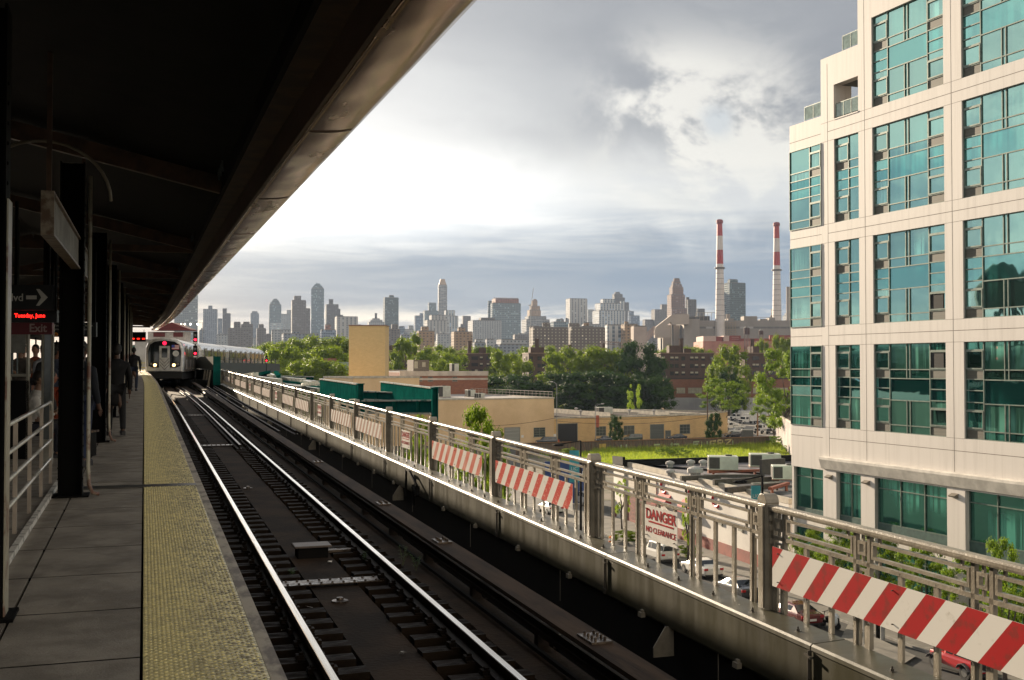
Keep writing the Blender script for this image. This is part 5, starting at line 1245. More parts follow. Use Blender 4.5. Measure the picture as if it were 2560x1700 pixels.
def ac_unit(loc, rz, lab, s=(2.6, 1.5, 1.2), group='rooftop air conditioners'):
    t = thing('air_conditioner', lab, 'air conditioner', loc, rz, group)
    x, y, z = s; MB().bevbox(-x / 2, x / 2, -y / 2, y / 2, .1, z, .04).build('casing', Macw, t)
    MB().bx(-x / 2 - .012, -x / 2 - .002, -y / 2 + .08, -.04, .2, z - .1).bx(-x / 2 - .012, -x / 2 - .002, .04, y / 2 - .08, .2, z - .1).bx(-x / 2 + .08, -x * .12, -y / 2 - .012, -y / 2 - .002, .2, z - .1).build('louvre', Macd, t)
    MB().bx(-x / 2 - .05, x / 2 + .05, -y / 2 - .05, y / 2 + .05, 0, .098).build('curb', P('unit_curb', (.2, .1, .06), .7), t)
    MB().lathe([(.35, z + .002), (.35, z + .12), (.28, z + .14)], (x * .2, 0, 0), 14).build('fan', Macd, t)
    return t
# long yellow brick warehouse (behind the graffiti fence)
w1 = Wall('brick_warehouse', 'long low yellow brick warehouse behind the graffiti fence', 'warehouse', 1385, 1106, 1768, 1093, 1047, 34, Myb)
w1.coping(.35, .4, sides='FLR')
w1.door(1395, 1060, 1443, 1106, mat=P('bay_dark', (.02, .02, .02), .8), name='loading_bay'); w1.window(1490, 1066, 1515, 1088); w1.window(1559, 1064, 1586, 1086, cols=3, rows=2); w1.door(1626, 1062, 1659, 1096); w1.door(1664, 1077, 1676, 1097); w1.window(1699, 1061, 1725, 1083)
MB().bx(w1.w * .36 - .1, w1.w * .36, .5, w1.d - 1, w1.h + .03, w1.h + 1.1).bx(w1.w * .75, w1.w * .75 + .3, 1, w1.d - 1, w1.h + .03, w1.h + .8).build('roof_wall', Mcop, w1.t)
def on_roof(W, fx, fy): c_, s_ = cos(W.r), sin(W.r); x, y = W.w * fx, W.d * fy; return (W.a.x + x * c_ - y * s_, W.a.y + x * s_ + y * c_, W.h + .03)
ac_unit(on_roof(w1, .50, .40), w1.r, 'grey rooftop air conditioner on the long warehouse roof', (4, 2, 1.8))
for fx, fy, lab in ((.30, .30, 'pale pipe vent on the warehouse roof, left'), (.45, .7, 'thin vent pipe in the middle of the warehouse roof'), (.60, .25, 'mushroom vent near the front of the warehouse roof'), (.70, .12, 'short vent pipe near the right of the warehouse roof'), (.15, .55, 'low vent cap at the left of the warehouse roof')):
    x, y, z = on_roof(w1, fx, fy); o = MB().lathe([(.22, 0), (.22, .9), (.45, 1.0), (.45, 1.25), (.1, 1.45)], n=10).build('roof_vent', Mwr, loc=(x, y, z)); tag(o, lab, 'vent')
# right hand annex of the warehouse
w1b = Wall('warehouse_annex', 'plain orange brick end wall beside the truck yard', 'warehouse', 1770, 1092, 1819, 1082, 1037, 30, Myb); w1b.coping(.3)
# tan corner warehouse
w2 = Wall('tan_warehouse', 'tan stucco warehouse with a rounded flat front and railing on its roof', 'warehouse', 1090, 1118, 1385, 1107, 1001, 46, Myp, Mwr)
w2.coping(.3, .3, sides='FR'); w2.window(1334, 1069, 1363, 1091, cols=2, rows=4); w2.door(1262, 1070, 1299, 1108, mat=P('door_grey', (.27, .27, .24), .6, scale=.5, stretch=(.2, .2, 6)))
for px, py, w_ in ((1306, 1091, .9), (1387, 1088, .7)): x0, x1, z0, z1 = w2.rect(px - 3, py - 3, px + 3, py + 3); MB().bx(x0, x1, -.03, -.003, z0, z1).build('notice', M_whitep, w2.t)
m = MB()
for i in range(24): m.bx(w2.w - .15, w2.w - .1, .5 + i * 1.9, .55 + i * 1.9, w2.h + .3, w2.h + 1.5)
m.bx(w2.w - .16, w2.w - .09, .5, 44.5, w2.h + 1.45, w2.h + 1.55).bx(w2.w - .15, w2.w - .1, .5, 44.5, w2.h + .9, w2.h + .96).build('roof_railing', Mcop, w2.t)
ac_unit(on_roof(w2, .34, .42), w2.r + .2, 'large boxy rooftop unit on the tan warehouse, biggest', (3.6, 2.4, 2.6)); ac_unit(on_roof(w2, .58, .40), w2.r, 'smaller cooling unit beside the boxy rooftop unit', (2, 1.6, 1.7)); ac_unit(on_roof(w2, .48, .16), w2.r + .3, 'small white unit near the front of the tan warehouse roof', (1.9, 1.4, 1.2)); ac_unit(on_roof(w2, .08, .15), w2.r, 'white domed unit at the left of the tan warehouse roof', (2.2, 1.4, 1.3))
MB().tube([on_roof(w2, .1, .12), on_roof(w2, .2, .16), on_roof(w2, .3, .14)], .25, 8).build('roof_duct', Macw)
tag(bpy.data.objects['roof_duct'], 'pale duct lying on the tan warehouse roof', 'duct')
for i, (x0, y0, x1, y1, D) in enumerate(((1388, 1040, 1769, 1030, 246), (1100, 1058, 1392, 1044, 244), (1388, 1052, 1769, 1042, 246))):
    a_, b_ = atD(x0, y0, D), atD(x1, y1, D - 4); pts = [a_ + (b_ - a_) * (j / 10) - Vector((0, 0, 2.2 * (1 - (j / 5 - 1) ** 2) * .5)) for j in range(11)]
    tag(MB().tube(pts, .035, 5).build('overhead_wire', M_black), 'thin sagging overhead wire crossing the warehouse fronts', 'wire', 'overhead wires')
# two storey red brick building behind, with white stone bands
D = 330; a_ = atD(692, 900, D); b_ = atD(1219, 900, D - 20)
w3 = Wall('brick_workshop', 'long red brick building with pale stone bands behind the tan warehouse', 'factory', 1000, 1085, 1219, 1080, 931, 40, Mrb, Mwr)
m = MB().bx(-.15, w3.w + .15, -.15, -.004, w3.h - .9, w3.h + .3).bx(-.1, w3.w + .1, -.1, -.004, w3.h - 2.0, w3.h - 1.5); m.build('stone_band', P('stone_band', (.50, .44, .38), .7, scale=.4), w3.t)
for px in (1049, 1076, 1137): w3.window(px - 6, 942, px + 6, 953, cols=3, rows=3)
m = MB().bx(w3.w * .22, w3.w * .40, 6, 12, w3.h + .04, w3.h + 3.2); m.build('penthouse', P('pent_brown', (.16, .13, .10), .8), w3.t); MB().bx(w3.w * .23, w3.w * .27, 5.96, 5.99, w3.h + 1, w3.h + 2.8).bx(w3.w * .32, w3.w * .36, 5.96, 5.99, w3.h + 1.4, w3.h + 2.6).build('window', Mwf, w3.t)
ac_unit(on_roof(w3, .72, .2), w3.r, 'small white cube unit on the red brick roof', (2, 2, 2.2))
# low long roofs to the left of the blank tower
w4 = Wall('low_brick_hall', 'long low brick hall with pale coping left of the blank tan tower', 'hall', 700, 1050, 885, 1062, 932, 30, Mrb, Mwr); w4.coping(.9, .5, mat=Mcop)
MB().prism([(w4.w * .42, w4.h + .9), (w4.w * .58, w4.h + 3.4), (w4.w * .72, w4.h + 3.4), (w4.w * .72, w4.h + .9)], 2, 9).build('skylight', P('patina', (.22, .30, .25), .6), w4.t)
MB().bx(w4.w * .24, w4.w * .31, 10, 13, w4.h, w4.h + 4.6).build('chimney', Mrb, w4.t)
# blank tower
c_ = onz(918, 1100); D = 262; c_ = atD(872, 900, D); w = 91 * D / FPX
t = thing('blank_tower', 'tall windowless tan brick tower lit by soft reflected light', 'tower', (c_.x, c_.y, 0), -YAW - .02)
ht = atD(918, 815, D).z; MB().bx(0, w, 0, w * .8, -.5, ht).build('wall', brick('tower_brick', (.60, .44, .21), (.54, .39, .18), (.48, .36, .2), .6, .2, stain=.10), t); MB().bx(-.12, w + .12, -.12, w * .8 + .1, ht + .01, ht + .25).build('coping', P('tower_coping', (.25, .15, .10), .8), t)
w5 = Wall('low_tan_block', 'low tan block with pale coping at the foot of the blank tower', 'building', 882, 1120, 1048, 1112, 946, 14, Myp); w5.coping(.35, .3)
w5.window(962, 966, 985, 973, cols=3, rows=1)
# red brick commercial building behind the truck yard
w6 = Wall('brick_commercial_building', 'two storey red brick building with a white lower storey behind the street tree', 'commercial building', 1661, 1030, 2080, 1030, 948, 30, Mrb)
w6.coping(.5, .4, mat=P('dark_coping', (.05, .04, .035), .8), sides='FLR')
x0, x1, z0, z1 = w6.rect(1661, 994, 2080, 1030); MB().bx(0, w6.w, -.08, -.004, 0, z1).build('white_base', P('white_base', (.36, .36, .37), .75, col2=(.28, .28, .30), scale=.15), w6.t)
for a_, b_ in ((1691, 1713), (1720, 1755), (1854, 1877), (1882, 1922), (1928, 1970)): w6.window(a_, 969, b_, 983, cols=4, rows=2, glass=Mwf)
w6.door(1692, 1000, 1730, 1030, mat=P('shop_dark', (.02, .03, .06), .5)); 
w7 = Wall('graffiti_wall', 'peeling whitewashed brick side wall with graffiti left of the red brick building', 'wall', 1594, 1022, 1660, 1031, 951, .6, P('whitewash', (.62, .55, .45), .8, col2=(.30, .13, .08), scale=.35, lo_=.48, hi_=.62, detail=8))
w8 = Wall('low_white_wall', 'low white wall with dark fence left of the bright poplar', 'wall', 1541, 1010, 1595, 1022, 978, .5, P('whitewash2', (.5, .46, .40), .8, col2=(.25, .22, .2), scale=.5)); MB().bx(0, w8.w, .1, .14, w8.h, w8.h + 1.8).build('fence', M_black, w8.t)
# graffiti corner wall by the glass building
w9 = Wall('graffiti_corner', 'grey corner wall with pink and black graffiti beside the glass building', 'wall', 1941, 1108, 1990, 1150, 1037, 6, P('graf_grey', (.36, .33, .31), .8, col2=(.27, .22, .22), scale=.3)); w9.coping(.25, .3)
gm_ = MB(); xx0, xx1, zz0, zz1 = w9.rect(1943, 1092, 1975, 1056)
def strokes(W, mat, segs, th_=.10, name='graffiti'):
    m = MB()
    for s_ in segs:
        pts = [W.uz(*q) for q in s_]
        for i in range(len(pts) - 1): m.bar((pts[i][0], -.012, pts[i][1]), (pts[i + 1][0], -.012, pts[i + 1][1]), th_, .01, up=(0, -1, 0)) if pts[i] != pts[i + 1] else None
    return m.build(name, mat, W.t)
strokes(w9, P('graf_black', (.04, .03, .03), .7), [[(1944, 1072), (1944, 1062), (1947, 1064), (1946, 1070)], [(1949, 1070), (1950, 1062), (1953, 1066), (1952, 1071), (1949, 1070)], [(1955, 1063), (1957, 1072), (1959, 1063)], [(1962, 1064), (1960, 1068), (1963, 1072)], [(1965, 1062), (1965, 1072)]])
strokes(w9, P('graf_pink', (.60, .22, .22), .7), [[(1960, 1046), (1961, 1062)], [(1964, 1046), (1964, 1078), (1966, 1078)], [(1970, 1048), (1972, 1062), (1974, 1068)]], .16)
# ---------------------------------------------------------------- graffiti board fence
fw = Wall('board_fence', 'weathered board fence with green graffiti along the vacant lot', 'fence', 1290, 1137, 1922, 1118, 1109, .12, P('board_brown', (.14, .10, .07), .85, col2=(.07, .055, .045), scale=1.2, stretch=(3, 1, .4)))
MB().bx(0, fw.w, -.05, .17, fw.h + .004, fw.h + .10).build('top_rail', P('rail_orange', (.34, .16, .05), .7), fw.t)
for i in range(26): MB().bx(fw.w * i / 25 - .04, fw.w * i / 25 + .04, -.09, -.004, 0, fw.h).build('post', P('post_brown', (.16, .08, .05), .8) if i == 0 else bpy.data.materials['post_brown'], fw.t)
gg = P('graf_green', (.30, .38, .22), .7, scale=2); gy = P('graf_cream', (.50, .42, .20), .7, scale=2)
x0, x1, z0, z1 = fw.rect(1498, 1133, 1515, 1108); MB().bx(x0, x1, -.03, -.004, .05, z1 - .1).build('yellow_panel', P('panel_yellow', (.50, .34, .08), .6), fw.t)
B_ = lambda a, y0, b, y1: [(a, y0), (b, y1)]
strokes(fw, gg, [[(1553, 1128), (1553, 1112)], [(1566, 1126), (1566, 1111)], [(1680, 1118), (1680, 1106)], [(1635, 1112), (1650, 1111)], [(1676, 1111), (1697, 1110), (1697, 1120), (1676, 1121)], [(1733, 1119), (1733, 1105), (1748, 1104)], [(1733, 1111), (1745, 1110)], [(1755, 1104), (1755, 1118), (1768, 1117), (1768, 1103)], [(1832, 1101), (1832, 1112)]], .28)
strokes(fw, gy, [[(1776, 1118), (1776, 1103), (1790, 1102)], [(1776, 1110), (1787, 1109)], [(1795, 1117), (1795, 1100), (1806, 1100), (1806, 1107), (1795, 1108)], [(1800, 1108), (1814, 1120)], [(1812, 1100), (1830, 1098), (1814, 1112), (1832, 1111)]], .26)
for px in (1460, 1540, 1575): a2_ = fw.uz(px, 1130); MB().bar((a2_[0], -1.2, .0), (a2_[0] - .3, -.1, fw.h * .9), .08).build('brace', bpy.data.materials['post_brown'], fw.t)
# dumpster/electrical cabinet, poles
def pole(name, lab, px, pyb, ytop, r, mat, cat='pole', zb=0):
    q = onz(px, pyb, zb); D = q.x * sa + q.y * ca; h = atD(px, ytop, D).z; t = thing(name, lab, cat, (q.x, q.y, zb)); MB().tube([(0, 0, 0), (0, 0, h - zb)], [r, r * .7], 8).build('shaft', mat, t); return t, h - zb
Mwood = P('wood_pole', (.12, .07, .045), .85, scale=3); Mgalv = P('galv_pole', (.32, .32, .31), .5)
pole('utility_pole', 'brown wooden utility pole in front of the warehouse right end', 1769, 1095, 980, .18, Mwood); t, h = pole('yard_post', 'thick rusty timber post with a crossbeam at the truck yard', 1894, 1090, 1033, .22, P('timber_rust', (.30, .15, .06), .85)); MB().bar((0, 0, h - .9), (5.2, -1.5, h - .7), .4).build('crossbeam', bpy.data.materials['timber_rust'], t)
def street_lamp(lab, px, pyb, ytop, dx, zb=0):
    t, h = pole('street_lamp', lab, px, pyb, ytop + 3, .09, Mgalv, 'street lamp', zb); t['group'] = 'street lamps'
    dv = Vector(CAM_R) * dx; MB().tube([(0, 0, h - .6), (dv.x * .3, dv.y * .3, h + .1), (dv.x * .9, dv.y * .9, h + .35)], .06, 6).build('arm', Mgalv, t); MB().ell((dv.x, dv.y, h + .32), (.45, .3, .14), 10, 6).build('lamp_head', P('lamp_head', (.6, .58, .52), .4), t)
street_lamp('tall grey street lamp at the corner of the tan warehouse', 1392, 1108, 955, -1.2); street_lamp('street lamp with a red banner in front of the long warehouse', 1489, 1106, 1010, 1.6)
street_lamp('grey street lamp standing in front of the street tree', 1812, 1070, 968, 1.2); street_lamp('curved street lamp left of the street tree', 1735, 1040, 995, 2.2)
street_lamp('far curved street lamp above the red brick roof, left', 1778, 1015, 944, -1.0); street_lamp('far curved street lamp above the red brick roof, right', 1844, 1015, 940, 1.2)
pole('vent_pole', 'thin grey pole with a lantern box in front of the warehouse', 1595, 1098, 1030, .12, Mgalv); 
q = onz(1489, 1106); D = q.x * sa + q.y * ca; p_ = atD(1494, 1056, D); t = thing('red_banner', 'faded red banner hanging from the lamp by the warehouse', 'banner', tuple(p_), -YAW); MB().bx(-.35, .35, 0, .04, -1.1, 1.6).build('cloth', P('banner_red', (.42, .10, .05), .7, scale=2), t)
q = onz(1868, 1100); t = thing('electrical_cabinet', 'dark grey slatted cabinet standing in the truck yard', 'cabinet', (q.x, q.y, 0), -YAW); MB().bx(-1.25, 1.25, -1, 1, 0, 2.3).build('casing', P('cab_grey', (.10, .10, .09), .6, stretch=(8, 1, 1), scale=1), t); MB().bx(-1.3, 1.3, -1.05, 1.05, 2.31, 2.4).build('lid', Mfr, t)
q = onz(1397, 1106); o = MB().lathe([(.28, 0), (.28, .06), (.14, .1), (.05, .75)], n=10).build('traffic_cone', P('cone_orange', (.75, .12, .02), .5), loc=(q.x, q.y, .0)); tag(o, 'bright orange cone by the warehouse corner', 'traffic cone')
# ================================================================ GLASS FRONTED BUILDING
GQ = Vector((48.1625, 74.657, 0)); GR = atan2(-.99892, .04651)
gb = thing('loft_building', 'large cream building with turquoise glass bays stepping up to the right', 'building', tuple(GQ), GR)
Mcr = P('cream_panel', (.58, .54, .50), .62, col2=(.45, .415, .38), scale=1.2, stretch=(2.2, 2.2, .10), bump=.002, bscale=8, lo_=.42, hi_=.85, detail=8)
Mjt = P('panel_joint', (.22, .19, .16), .9)
def glassmat(name, tint, rough=.02, wave=.006, mix=.75, base=(.01, .05, .04)):
    m = bpy.data.materials.new(name); m.use_nodes = True; t = m.node_tree; t.nodes.clear()
    g_ = t.nodes.new('ShaderNodeBsdfGlossy'); g_.inputs[0].default_value = tuple(tint) + (1,); g_.inputs['Roughness'].default_value = rough
    d = t.nodes.new('ShaderNodeBsdfDiffuse'); co = ncoord(t)
    cur = nnoise(t, nmap(t, co, (3.2, 1, .12)), 1.0, 3, .5); rm = nnoise(t, nmap(t, co, (.16, 1, .27)), 1.0, 1, .5)
    c = nmix(t, cur.ss(.40, .62) * rm.ss(.42, .62), base, tuple(x * 6 + .02 for x in base)); t.links.new(c.s, d.inputs[0])
    x = t.nodes.new('ShaderNodeMixShader'); x.inputs[0].default_value = mix; t.links.new(d.outputs[0], x.inputs[1]); t.links.new(g_.outputs[0], x.inputs[2])
    b = t.nodes.new('ShaderNodeBump'); b.inputs['Distance'].default_value = wave; n = nnoise(t, co, .45, 2, .4); t.links.new(n.s, b.inputs['Height']); t.links.new(b.outputs[0], g_.inputs['Normal'])
    o = t.nodes.new('ShaderNodeOutputMaterial'); t.links.new(x.outputs[0], o.inputs[0]); return m
Mgv = glassmat('glass_turquoise', (.38, .63, .60), mix=.74, wave=.012); Mgs = glassmat('glass_spandrel', (.29, .58, .57), mix=.7, wave=.012, base=(.01, .075, .065)); Mgb = glassmat('glass_green', (.13, .36, .30), mix=.55, base=(.018, .075, .058))  # green glass of the lower rows has dark reflections put into its tint
Mmul = P('mullion_green', (.16, .20, .17), .4, .3); Mlou = P('louvre_olive', (.085, .082, .06), .6, col2=(.06, .058, .045), scale=1, stretch=(.2, 1, 14))
Mopen = P('open_dark', (.012, .012, .012), .8)
YG = .20
BAYS = {'corner': (-1.25, 2.75), 'slim': (4.30, 7.08), 'wide': (8.57, 15.57), 'wide2': (17.15, 24.15), 'wide3': (25.75, 32.75)}
ROWS = [(12.85, 18.95), (20.40, 26.60), (28.0, 34.2), (35.62, 42.0), (43.4, 49.6)]
rgl = random.Random(41)
Mgv2 = glassmat('glass_turquoise_blind', (.42, .66, .63), mix=.62, base=(.05, .13, .115)); Mgv3 = glassmat('glass_turquoise_deep', (.36, .62, .59), mix=.78, base=(.006, .03, .027))
Mgb2 = glassmat('glass_green_blind', (.16, .36, .30), mix=.42, base=(.035, .10, .075)); Mgb3 = glassmat('glass_green_deep', (.10, .25, .21), mix=.6, base=(.006, .02, .016))
def bay(kind, r, swap=0, opened=()):
    u0, u1 = BAYS[kind]; z0, z1 = ROWS[r]; H = z1 - z0; k = H / 6.15; yg = YG if kind != 'corner' else .03
    fr_ = MB(); lo = MB(); op = MB()
    Z = lambda d: z1 - d * k
    class PG(MB):
        def bx(q, xa, xb, ya, yb, za, zb):
            q.mi = rgl.choice((0, 0, 0, 0, 1, 1, 2)) if q.tint else 0; o4 = [rgl.uniform(-.007, .007) for _ in range(4)]
            c = [(xa, ya + o4[0], za), (xb, ya + o4[1], za), (xb, ya + o4[1] + o4[3] - o4[0], zb), (xa, ya + o4[3], zb)]
            return q.add(c + [(x_, yb + .02, z_) for x_, y_, z_ in c], [(0, 1, 2, 3), (7, 6, 5, 4), (0, 4, 5, 1), (1, 5, 6, 2), (2, 6, 7, 3), (3, 7, 4, 0)])
    gl = PG(); gl.tint = True; sp = PG(); sp.tint = False
    w_ = .035
    def H_(ua, ub, d): fr_.bx(ua, ub, yg - .07, yg - .003, Z(d) - w_, Z(d) + w_)
    def V_(u, da=0, db=6.15): fr_.bx(u - w_, u + w_, yg - .075, yg - .0035, Z(db), Z(da))
    nar = [0, .52, 1.78, 2.37, 3.08, 3.83, 4.32, 5.52, 6.15]
    def narrow(ua, ub, left=True):
        for i in range(8):
            a_, b_ = nar[i], nar[i + 1]
            if i in (2, 7): lo.bx(ua, ub, yg - .03, yg, Z(b_), Z(a_))
            elif i in (3, 4): sp.bx(ua, ub, yg, yg + .02, Z(b_), Z(a_))
            else: gl.bx(ua, ub, yg, yg + .02, Z(b_), Z(a_))
            if i: H_(ua, ub, a_)
            if i in (1, 6):
                q = [(ua + w_, ua + .11), (ub - .11, ub - w_)]
                for s_, e_ in q: fr_.bx(s_, e_, yg - .10, yg - .002, Z(b_) + w_, Z(a_) - w_)
                fr_.bx(ua + .11, ub - .11, yg - .10, yg - .002, Z(b_) + w_, Z(b_) + .12).bx(ua + .11, ub - .11, yg - .10, yg - .002, Z(a_) - .12, Z(a_) - w_)
                if (i, left) in opened: op.bx(ua + .11, ub - .35, yg - .05, yg - .004, Z(b_) + .12, Z(a_) - .12)
    def wide_(ua, ub, um):
        sp.bx(ua, ub, yg, yg + .02, Z(3.9), Z(2.4))
        for a_, b_ in ((0, 1.78), (1.78, 2.4), (3.9, 5.6), (5.6, 6.15)):
            gl.bx(ua, ub, yg, yg + .02, Z(b_), Z(a_))
            if a_: H_(ua, ub, a_)
        H_(ua, ub, 2.4)
        for q in (um - .16, um + .16): V_(q, 0, 2.4); V_(q, 3.9, 6.15)
    def plain(ua, ub):
        for a_, b_, s_ in ((0, 1.78, 0), (1.78, 2.4, 0), (2.4, 3.08, 1), (3.08, 3.83, 1), (3.83, 5.52, 0), (5.52, 6.15, 0)):
            (sp if s_ else gl).bx(ua, ub, yg, yg + .02, Z(b_), Z(a_))
            if a_: H_(ua, ub, a_)
    if kind.startswith('wide'):
        narrow(u0, u0 + 1.5, True); narrow(u1 - 1.6, u1, False); wide_(u0 + 1.5, u1 - 1.6, u0 + 3.35); vs = (u0 + 1.5, u1 - 1.6)
    elif kind == 'slim': narrow(u0, u0 + 1.5, True); plain(u0 + 1.5, u1); vs = (u0 + 1.5,)
    else: plain(u0, u0 + 2.6); narrow(u0 + 2.6, u1, False); vs = (u0 + 2.6,)
    for v in vs: V_(v)
    for a_, b_ in ((u0, u0 + .05), (u1 - .05, u1)): fr_.bx(a_, b_, yg - .09, yg - .0045, z0, z1)
    fr_.bx(u0 + .05, u1 - .05, yg - .09, yg - .0045, z0, z0 + .05).bx(u0 + .05, u1 - .05, yg - .09, yg - .0045, z1 - .05, z1)
    o = fr_.build('window', Mmul, gb); gl.build('pane', [Mgb, Mgb2, Mgb3] if r == 0 else [Mgv, Mgv2, Mgv3], o); sp.build('spandrel', Mgs, o); lo.build('louvre', Mlou, o)
    if op.v: op.build('open_sash', Mopen, o)
for r in range(5):
    for kind in BAYS:
        if r == 4 and kind in ('corner', 'slim'): continue
        if r == 3 and kind in ('corner', 'slim'): continue
        bay(kind, r, opened={(0, 'wide'): [(1, False)], (1, 'wide'): [(6, False)]}.get((r, kind), ()))
wl = MB(); WD = .5
edges = [(2.75, 4.30), (7.08, 8.57), (15.57, 17.15), (24.15, 25.75), (32.75, 36)]
for a_, b_ in edges:
    top = 36.25 if a_ < 3 else 52
    wl.bx(a_, b_, 0, WD, .12, top if a_ > 3 else 40.5)
hb = [(9.62, 12.85), (18.95, 20.40), (26.60, 28.0), (34.2, 35.62), (42.0, 43.4), (49.6, 52)]
for i, (a_, b_) in enumerate(hb):
    for kind, (u0, u1) in BAYS.items():
        if kind == 'corner':
            if i > 3: continue
            wl.bx(u0, u1, 0, WD, a_, 36.25 if i == 3 else b_)
        elif kind == 'slim':
            if i > 3: continue
            wl.bx(u0, u1, 0, WD, a_, b_)
        else: wl.bx(u0, u1, 0, WD, a_, b_)
wl.bx(4.30, 7.08, 0, WD, 38.25, 40.5)
wl.bx(4.30, 7.08, -.04, WD, 35.625, 35.72)
# ground storeys
gcol = [(-1.0, 2.80), (4.36, 7.08), (8.57, 15.55), (17.2, 24.2), (25.8, 32.8)]
pe = [(-1.25, -1.0), (2.80, 4.36), (7.08, 8.57), (15.55, 17.2), (24.2, 25.8), (32.8, 36)]
for a_, b_ in pe: wl.bx(a_, b_, .06, WD + .1, .12, 9.62)
for a_, b_ in gcol: wl.bx(a_, b_, .3, WD + .1, 4.95, 5.6).bx(a_, b_, .3, WD + .1, .12, .8)
wl.build('wall', Mcr, gb)
# side wall and body behind
MB().bx(-1.245, 36, .72, 26, 0, 36.2).bx(4.31, 36, .74, 22, 38.26, 40.45).bx(7.12, 36, .74, 22, 36.21, 38.25).bx(7.12, 36, .76, 20, 40.46, 52).build('core', P('core_dark', (.10, .10, .09), .7), gb)
MB().bx(-1.25, -1.2, .5, 26, .1, 12.6).bx(-1.25, -1.2, .5, 26, 34.3, 36.25).build('end_wall', Mcr, gb)
MB().bx(2.76, 4.29, .5, 1.6, 35.63, 40.49).bx(7.08, 7.12, .5, 8, 35.63, 52).bx(4.31, 7.07, .5, 3.0, 38.27, 40.48).build('terrace_wall', Mcr, gb)
MB().bx(-1.28, -1.252, .03, 20, 12.86, 34.2).build('end_glazing', Mgs, gb)
ld_ = MB().prism([(-.36, 10.45), (-.36, 10.62), (0, 10.66), (0, 9.75), (-.12, 9.75)], 2.7, 36, axis='x'); 
o = ld_.build('ledge', P('ledge_cream', (.66, .62, .56), .7, scale=1), gb)
jn = MB()
for z in (27.3, 19.68, 34.9, 12.05): jn.bx(-1.25, 2.74, -.003, .004, z - .02, z + .02).bx(3.55, 36, -.003, .004, z - .02, z + .02)
for u in (3.53, 7.76, 16.25, 24.95): jn.bx(u - .02, u + .02, -.0035, .0035, 10.7, 40 if u < 5 else 52)
for z in (28.0, 26.6, 20.4, 18.95, 12.85, 34.2, 35.62): 
    for a_, b_ in edges: jn.bx(a_, b_, -.0025, .003, z - .012, z + .012)
jn.build('panel_joints', Mjt, gb)
for i, (a_, b_) in enumerate(gcol):
    n = 2 if i < 2 else 3; f = MB()
    for z0, z1 in ((6.45, 9.6), (.85, 4.9)):
        for j in range(n + 1): u = a_ + (b_ - a_) * j / n; f.bx(u - .04, u + .04, .27, .36, z0, z1)
        f.bx(a_, b_, .28, .355, z1 - .75, z1 - .68).bx(a_, b_, .28, .355, z0, z0 + .06)
    o = f.build('window', Mmul, gb); MB().bx(a_, b_, .37, .39, 6.45, 9.6).bx(a_, b_, .37, .39, .85, 4.9).build('pane', Mgb, o); MB().bx(a_, b_, .26, .36, 5.61, 6.44).build('sill_panel', P('sill_teal', (.06, .11, .10), .4) if i == 0 else bpy.data.materials['sill_teal'], o)
for u in (3.6, 7.8, 16.3, 25.0): 
    o = MB().prism([(-.02, 9.35), (.058, 9.35), (.058, 9.05), (-.30, 9.12), (-.34, 9.2)], u - .28, u + .28, axis='x').build('wall_lamp', P('lamp_bronze', (.22, .19, .15), .5) if u < 4 else bpy.data.materials['lamp_bronze'], gb)
def glass_rail(u0, u1, z, name):
    o = MB().bx(u0, u1, .12, .16, z + 1.08, z + 1.14).build('railing', Mmul, gb); n = int((u1 - u0) / 1.1) + 1; f = MB()
    for i in range(n + 1): u = u0 + (u1 - u0) * i / n; f.bx(u - .025, u + .025, .12, .16, z, z + 1.08)
    f.build('rail_post', Mmul, o); MB().bx(u0, u1, .135, .145, z + .1, z + 1.05).build('pane', P('clear_green', (.25, .33, .30), .1), o)
glass_rail(.55, 2.74, 36.27, 'a'); glass_rail(5.2, 7.05, 40.52, 'b'); glass_rail(4.4, 7.0, 35.73, 'c')
MB().bx(5.2, 5.9, .8, 1.5, 35.73, 36.5).build('terrace_planter', Mopen, gb)
# ================================================================ LOW WHITE BUILDING WITH CLUTTERED ROOF
RZ = 6.1
A_, B2 = onz(1534, 1158, RZ), onz(1972, 1261, RZ); C2 = onz(1995, 1153, RZ); D2 = onz(1560, 1166, RZ)
Bx = B2 + Vector((26, 0, 0)); Cx = C2 + Vector((16, 0, 0))
lb = thing('low_shop_building', 'low white building with red base and cluttered tar roof beside the street', 'building', (0, 0, 0))
MB().prism([(p.x, p.y) for p in (A_, B2, Bx, Cx, D2)], 0, RZ, axis='z').build('wall', P('white_stucco', (.56, .53, .49), .8, col2=(.46, .43, .40), scale=.4), lb)
MB().prism([(p.x, p.y) for p in (A_ + Vector((.8, -.5, 0)), B2 + Vector((.8, .4, 0)), Bx, Cx, D2 + Vector((.6, -.5, 0)))], RZ + .01, RZ + .05, axis='z').build('roof', P('roof_patchy', (.17, .155, .16), .6, col2=(.05, .045, .045), scale=.45, stretch=(1, .6, 1), lo_=.44, hi_=.56, detail=7), lb)
fd = (B2 - A_).normalized(); fn = Vector((-fd.y, fd.x, 0)); fn = fn if fn.x > 0 else -fn; fl_ = (B2 - A_).length
def on_f(u, z, out=.0): p = A_ + fd * u - fn * out; return (p.x, p.y, z)
MB().bar(Vector(on_f(0, RZ + .25)) + fn * .2, Vector(on_f(fl_, RZ + .25)) + fn * .2, .45, .44).build('parapet', P('parapet_pale', (.42, .37, .30), .7, scale=1), lb)
MB().bar(Vector((D2.x, D2.y, RZ + .38)), Vector((Cx.x, Cx.y, RZ + .38)), .3, .74).bar(Vector((A_.x, A_.y, RZ + .4)), Vector((D2.x, D2.y, RZ + .6)), .3, .9).build('back_parapet', M_black, lb)
MB().bar(Vector(on_f(0, .6, .05)), Vector(on_f(fl_, .6, .05)), .1, 1.1).build('red_base', P('base_red', (.24, .07, .05), .8, col2=(.17, .05, .04), scale=1), lb)
